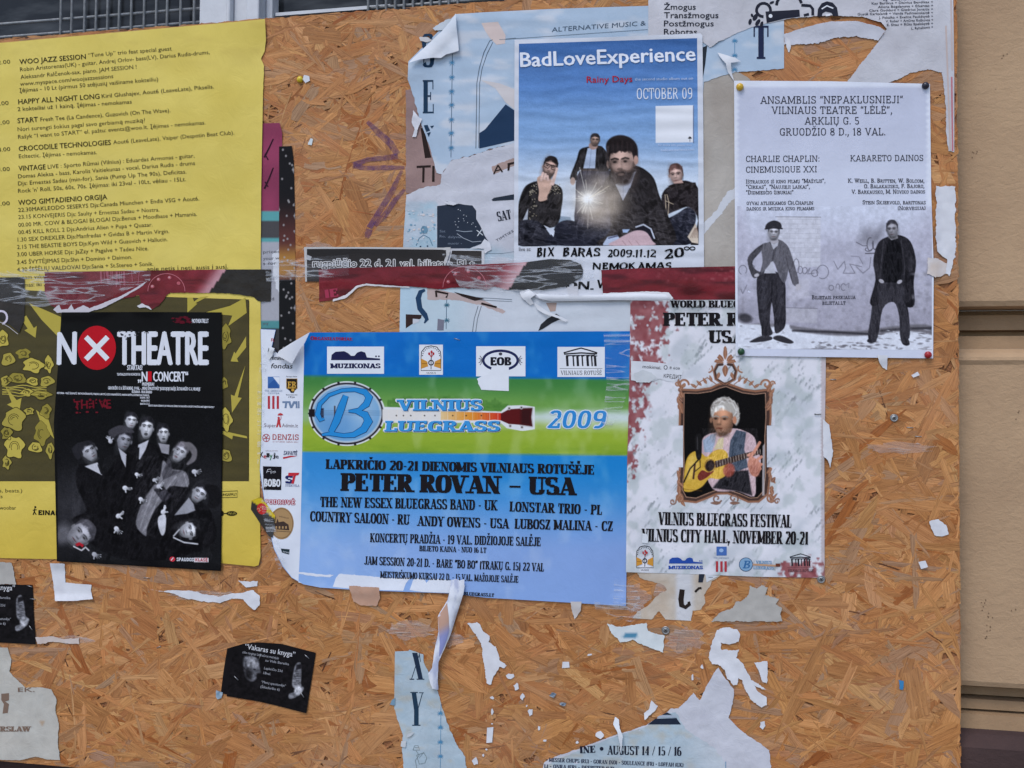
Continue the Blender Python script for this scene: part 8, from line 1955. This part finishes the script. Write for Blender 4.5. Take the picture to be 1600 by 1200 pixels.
sheet('paper', pcs, lambda x, y: np.where((((x - 393) * .62 + (y - 782) * -.78 + 40) % 40 < 12)[:, None], np.array((206, 180, 40.)), np.array((52, 50, 48.))), M_GLOSS, Hq, t, step=2.5, seed=605)
ink = Ink(); ink.ell(409, 795, 7.5, 9, (190, 50, 46), 0, 20, -.3); sans(ink, '29', 404, 800, 413, 794, 6, (206, 150, 120), lift=.05); ink.build('printed_disc', t, Hq, .15)

# ---- torn scraps of paper on the bare wood
WHT = lambda x, y: mixc((224, 225, 230), (206, 206, 212), fbm(x / 12, y / 12, 31))
GRY = lambda x, y: mixc((186, 182, 176), (168, 164, 158), fbm(x / 12, y / 12, 33))
G = 'torn paper scraps on the board'
SCR = [
 ([(730, 974), (745, 972), (751, 978), (757, 988), (765, 996), (763, 1003), (775, 1010), (780, 1030), (792, 1040), (788, 1044), (780, 1042), (771, 1056), (766, 1070), (761, 1068), (757, 1045), (752, 1005), (744, 994), (738, 985)], WHT, 'long white torn paper scrap on the wood right of the twisted hanging strip', .7, 0),
 ([(1120, 984), (1135, 980), (1150, 983), (1156, 990), (1154, 1003), (1140, 1007), (1126, 1004), (1127, 1015), (1140, 1016), (1155, 1014), (1150, 1028), (1157, 1034), (1165, 1045), (1173, 1060), (1185, 1068), (1197, 1077), (1190, 1077), (1178, 1070), (1186, 1082), (1198, 1090), (1198, 1102), (1190, 1106), (1175, 1095), (1165, 1078), (1160, 1063), (1154, 1059), (1152, 1070), (1146, 1071), (1136, 1060), (1133, 1048), (1124, 1040), (1112, 1037), (1107, 1027), (1110, 1010)], WHT, 'white forked paper scrap shaped like a letter R above the AUGUST poster', .8, 1),
 ([(1178, 1035), (1199, 1033), (1199, 1060), (1198, 1068), (1192, 1066), (1186, 1050)], WHT, 'white wedge shaped paper scrap right of the R shaped scrap', .6, 2),
 ([(948, 975), (968, 979), (985, 977), (1010, 973), (1012, 984), (1024, 990), (1038, 993), (1036, 1020), (1015, 1012), (1000, 1006), (990, 1000), (970, 1004), (958, 992)], lambda x, y: mixc(mixc((206, 214, 216), (218, 222, 224), fbm(x / 8, y / 8, 2)), (84, 140, 170), sm(.5, .7, gauss(x, y, 985, 993, 14, 4.5) + .3 * fbm(x / 5, y / 5, 4))), 'pale scrap with a blue fleck below the framed portrait poster', .8, 3),
 ([(1018, 1094), (1028, 1103), (1022, 1112), (1007, 1125), (1006, 1115), (1014, 1108)], WHT, 'small white hooked paper scrap above the AUGUST poster\'s dark stripe', .5, 4),
 ([(1111, 971), (1122, 960), (1130, 955), (1145, 950), (1150, 940), (1160, 938), (1170, 928), (1172, 915), (1182, 920), (1190, 914), (1200, 918), (1195, 930), (1218, 935), (1212, 944), (1222, 950), (1219, 960), (1222, 971)], GRY, 'ragged grey paper scrap with a straight lower edge below the portrait poster', .8, 5),
 ([(78, 880), (101, 881), (102, 910), (120, 912), (143, 914), (142, 922), (145, 936), (115, 939), (86, 939), (84, 915)], WHT, 'white L shaped paper scrap below the black theatre poster', .3, 6),
 ([(235, 921), (252, 924), (270, 922), (300, 923), (320, 929), (345, 932), (362, 927), (380, 926), (395, 922), (405, 930), (406, 944), (398, 953), (388, 946), (380, 936), (362, 935), (345, 942), (315, 940), (290, 935), (268, 927)], WHT, 'thin wavy white paper scrap on the wood right of the L shaped scrap', .6, 7),
 ([(372, 907), (390, 909), (403, 908), (402, 916), (385, 918)], WHT, 'tiny white paper scrap just under the yellow programme\'s right corner', .5, 8),
 ([(55, 996), (80, 994), (100, 999), (124, 996), (124, 1006), (104, 1005), (80, 1003), (58, 1006)], lambda x, y: mixc((210, 200, 196), (196, 178, 168), fbm(x / 6, y / 6, 8)), 'thin translucent paper strip beside the left black flyer', .6, 9),
 ([(-40, 875), (18, 880), (22, 896), (25, 913), (-40, 913)], GRY, 'pale scrap between the yellow programme and the left black flyer', .5, 10),
 ([(1452, 815), (1466, 811), (1478, 820), (1482, 835), (1470, 838), (1460, 836), (1455, 826)], WHT, 'white angular paper scrap near the board\'s right edge', .6, 11),
 ([(1435, 878), (1446, 876), (1450, 886), (1439, 889)], WHT, 'small white four sided fleck near the board\'s right edge', .2, 12),
 ([(1424, 586), (1434, 581), (1437, 586), (1427, 590)], WHT, 'small silvery fleck below the red pin', .3, 13),
 ([(1370, 555), (1387, 555), (1386, 578), (1379, 574), (1374, 566)], WHT, 'white pointed paper tip under the pinned white poster\'s bottom edge', .3, 14),
 ([(1286, 655), (1296, 664), (1298, 682), (1302, 705), (1297, 731), (1294, 720), (1286, 712)], WHT, 'narrow white paper sliver at the portrait poster\'s right edge', .4, 15),
 ([(891, 940), (909, 940), (907, 955), (898, 968), (894, 956)], lambda x, y: mixc((196, 184, 176), (214, 212, 214), fbm(x / 6, y / 6, 8)), 'pointed paper tip hanging below the blue poster\'s right half', .4, 16),
 ([(545, 915), (592, 918), (594, 934), (588, 947), (565, 946), (552, 940)], lambda x, y: mixc((196, 160, 140), (188, 146, 122), fbm(x / 6, y / 6, 8)), 'brownish thin paper scrap below the blue poster\'s bottom edge', .5, 17),
 ([(1463, 290), (1470, 292), (1478, 290), (1493, 292), (1493, 400), (1488, 418), (1483, 432), (1476, 424), (1480, 405), (1466, 394), (1462, 360)], WHT, 'white vertical torn strip right of the pinned white poster', .9, 18),
 ([(1450, 402), (1466, 404), (1480, 412), (1478, 428), (1462, 434), (1448, 428)], lambda x, y: mixc((206, 190, 178), (214, 210, 212), fbm(x / 8, y / 8, 3)), 'thin translucent paper patch behind the pinned poster\'s right edge', .8, 19),
 ([(1228, 57), (1234, 62), (1236, 72), (1233, 82), (1229, 74)], WHT, 'tiny white curled tatter beside the letter T at the top', .4, 20),
 ([(475, 117), (483, 119), (484, 126), (477, 130), (473, 124)], WHT, 'small white paper bit under the lone yellow pin', .3, 21),
 ([(655, 58), (668, 58), (676, 63), (668, 66), (657, 64)], lambda x, y: mixc((206, 204, 204), (190, 186, 186), fbm(x / 5, y / 5, 1)), 'thin white paper sliver left of the folded poster corner', .4, 22),
 ([(676, 44), (688, 36), (706, 28), (709, 34), (696, 46), (680, 48)], lambda x, y: mixc((186, 200, 212), (206, 208, 212), fbm(x / 5, y / 5, 1)), 'pale bluish torn paper patch just above the folded poster corner', .6, 23),
 ([(480, 398), (487, 401), (485, 407), (479, 405)], (176, 176, 180), 'grey paper fleck at the ticket strip\'s upper left corner', .2, 24),
 ([(481, 226), (485, 216), (489, 217), (487, 227)], (206, 214, 216), 'small white fleck right of the maroon poster edge', .3, 25),
 ([(1404, 1062), (1412, 1064), (1411, 1078), (1406, 1077)], (62, 130, 180), 'small bright blue paper fleck low on the bare wood', .4, 26),
 ([(338, 1078), (348, 1082), (346, 1090), (340, 1093), (337, 1088)], lambda x, y: mixc((70, 110, 140), (206, 210, 214), fbm(x / 3, y / 3, 1)), 'small teal and white fleck left of the tilted black flyer', .4, 27),
 ([(612, 1094), (618, 1090), (617, 1102), (609, 1101)], (120, 150, 170), 'small bluish fleck at the left edge of the X and Y strip', .3, 28),
 ([(1188, 1128), (1195, 1127), (1196, 1134), (1192, 1140), (1187, 1136)], WHT, 'small white knobbly fleck right of the AUGUST poster', .5, 29),
]
for pl_, col_, lab_, tn_, sd_ in SCR:
    hh = (lambda s_: (lambda x, y: .15 + .9 * vn(x / 9, y / 9, s_ + 900)))(sd_)
    if sd_ == 6: hh = lambda x, y: .2 + 4.0 * sm(926, 940, y)
    if sd_ in (12, 13): hh = lambda x, y: .4 + .12 * (x - 1420) 
    piece('paper_scrap', [(a_[0], a_[1], tn_ * 1.7) for a_ in pl_], col_, lab_, 'paper scrap', hf=hh, step=4, seed=700 + sd_, group=G)
def blob(cx, cy, rx, ry, seed, n=9):
    r = random.Random(seed); return [(cx + rx * math.cos(t) * r.uniform(.6, 1.25), cy + ry * math.sin(t) * r.uniform(.6, 1.25)) for t in [2 * math.pi * k / n for k in range(n)]]
for k, (x, y, a, b_) in enumerate(((797, 1057, 6, 5), (807, 1073, 4.5, 6), (816, 1089, 3.5, 5), (829, 1113, 4, 6.5), (823, 1103, 1.5, 1.5), (769, 1090, 3, 2.5), (769, 1112, 2.2, 5), (842, 1138, 2.6, 4), (769, 1131, 2, 1.2), (760, 1171, 2.2, 1.8), (755, 1180, 2, 2.4), (851, 1157, 3, 2), (902, 1160, 2.6, 2.2), (1097, 1042, 2.4, 4), (1082, 1058, 2, 6), (921, 1023, 3.4, 2))):
    piece('paper_scrap', blob(x, y, a, b_, k), WHT, 'tiny white paper fleck in the scattered trail right of the X and Y strip', 'paper scrap', group='tiny paper flecks', hf=lambda x, y: .3 + 0 * x, step=3, seed=800 + k)
for k, (pl_, lab_) in enumerate(((blob(743, 1190, 6, 6, 31), 'round white paper fleck beside the foot of the X and Y strip'), ([(761, 1137), (771, 1136), (769, 1160), (760, 1161)], 'upright white paper sliver between the X and Y strip and the AUGUST poster'), ([(879, 1034), (889, 1034), (890, 1043), (878, 1044)], 'square white paper fleck above the AUGUST poster, beside a dark gash'), (blob(937, 1148, 7, 6, 33), 'rounded white paper fleck just above the AUGUST poster\'s left edge'), (blob(1447, 1160, 1, 1, 2), ''))):
    if lab_: piece('paper_scrap', pl_, WHT, lab_, 'paper scrap', group=G, seed=830 + k, hf=lambda x, y: .2 + .9 * vn(x / 6, y / 6, 5))
for k, (x, y) in enumerate(((864, 1086), (880, 1100))):
    piece('foil_fleck', blob(x, y, 5.5, 4.5 - k, 40 + k), lambda x, y: mixc((60, 80, 100), (200, 204, 210), vn(x / 2, y / 2, 3)), ('crumpled dark blue paper knot in the wood above the AUGUST poster', 'small silver paper knot just below the dark blue knot')[k], 'paper scrap', group=G, hf=lambda x, y: .5 + 2.5 * vn(x / 3, y / 3, 9), step=2, seed=850 + k)
# beige torn layers under the portrait poster's lower left corner
pbg = [(985, 880), (1126, 884), (1126, 899, .8), (1112, 908, .8), (1108, 918, .8), (1100, 930, .8), (1102, 942, 1), (1094, 953, .8), (1082, 954, .6), (1080, 970), (1040, 968), (1030, 955, 1), (1018, 968), (988, 966, .8), (996, 956, 1), (1010, 948, 1), (1030, 928, 1), (1042, 922, 1), (1036, 914, 1), (1016, 908, 1), (1000, 903, 1)]
Hq = HField(None, .2, 26, 871); t = thing('torn_beige_poster', 'torn beige poster remains with one dark hooked letter under the portrait poster', 'poster', centre([(1050, 935)]), 'posters on the board')
Hq.under = lambda x, y: 1.3 + 0 * np.asarray(x, float)
sheet('paper', pbg, lambda x, y: mixc(mixc((190, 172, 152), (204, 196, 186), fbm(x / 14, y / 14, 7)), (208, 208, 212), sm(1052, 1060, x) * (1 - sm(1076, 1090, x))), M_OLD, Hq, t, step=4, seed=872)
ink = Ink(); ink.line([(1066, 921), (1064, 936), (1065, 946), (1071, 949), (1077, 944), (1076, 940)], [8, 8.5, 8, 6, 6, 4], (44, 36, 34)); ink.poly([(1092, 897), (1101, 897), (1098, 910), (1091, 910)], (44, 50, 62)).poly([(1102, 897), (1122, 900), (1104, 910)], (206, 210, 216)).line([(1107, 902), (1114, 902)], .8, (90, 90, 100), .04).line([(1086, 925), (1092, 919), (1096, 919)], 3.5, (44, 36, 34)); ink.build('lettering', t, Hq, .25)
# grey white poster remains, bottom left
pbl2 = [(-60, 1010), (12, 1012, .8), (18, 1030, .8), (15, 1050, .8), (30, 1066, 1), (42, 1075, .8), (60, 1074, .8), (80, 1077, .8), (88, 1092, .8), (87, 1112, .8), (92, 1130, .8), (90, 1160, .8), (94, 1188, .8), (70, 1186, .8), (56, 1182, .6), (30, 1188, .6), (-60, 1186)]
Hq = hfun(0, lambda x, y: .7 * fbm(x / 14, y / 14, 6), seed=881); t = thing('grey_torn_poster', 'greyish white torn poster remains with faded brown letters, bottom left of the board', 'poster', centre([(30, 1110)]), 'posters on the board')
sheet('paper', pbl2, lambda x, y: mixc(mixc((200, 198, 190), (184, 178, 168), fbm(x / 20, y / 20, 7)), (170, 130, 96), .5 * sm(.9, 1, gauss(x, y, 66, 1130, 7, 9) * 1.2)), M_OLD, Hq, t, step=4, seed=882)
ink = Ink(); BR = (128, 106, 92); slab(ink, 'HERSLAW', -18, 1143, 48, 1143, 8, BR, stem=.3, hair=.14); sans(ink, 'EK.', 28, 1081, 54, 1081, 7, BR, bold=.03)
ink.poly([(2, 1084), (14, 1083), (14, 1094), (8, 1096), (14, 1100), (12, 1114), (4, 1115), (6, 1100), (2, 1094)], BR); ink.build('lettering', t, Hq, .22)
# ---- films of clear adhesive tape
def tape(poly, label, hf=None, seed=0):
    o = sheet('clear_tape', poly, (220, 222, 228), M_TAPE, over(hf or (lambda x, y: .5 + 1.2 * fbm(x / 10, y / 16, seed))), None, 5, 0.0, seed)
    tag(o, label, 'adhesive tape', 'clear adhesive tape')
tape([(0, 424), (110, 414), (150, 418), (236, 424), (234, 440), (200, 452), (160, 470), (60, 480), (0, 470)], 'crinkled clear tape over the red and black strips, at the left edge', seed=1)
tape([(414, 408), (480, 402), (545, 398), (545, 430), (480, 437), (416, 440)], 'crinkled clear tape across the dark strips left of the ticket strip', seed=2)
tape([(690, 396), (760, 402), (830, 400), (925, 408), (930, 440), (890, 462), (790, 456), (720, 452)], 'crinkled clear tape over the black end of the middle red strip', seed=3)
tape([(406, 742), (416, 762), (424, 800), (434, 842), (446, 880), (436, 892), (420, 850), (410, 800)], 'clear tape along the blue poster\'s curled left edge', lambda x, y: 1.0 + 1.5 * fbm(x / 8, y / 20, 4), seed=4)
tape([(943, 520), (985, 520), (984, 600), (972, 640), (952, 672), (940, 660), (948, 600)], 'clear tape at the blue poster\'s upper right corner', seed=5)
tape([(960, 905), (984, 905), (1000, 930), (1002, 968), (984, 972), (930, 952), (928, 940), (958, 944)], 'torn clear tape at the blue poster\'s lower right corner', seed=6)
tape([(402, 730), (410, 700), (416, 560), (410, 540), (402, 600)], 'thin clear tape on the blue poster\'s upper left edge beside the yellow programme', seed=7)
bpy.data.objects.remove(_fo);
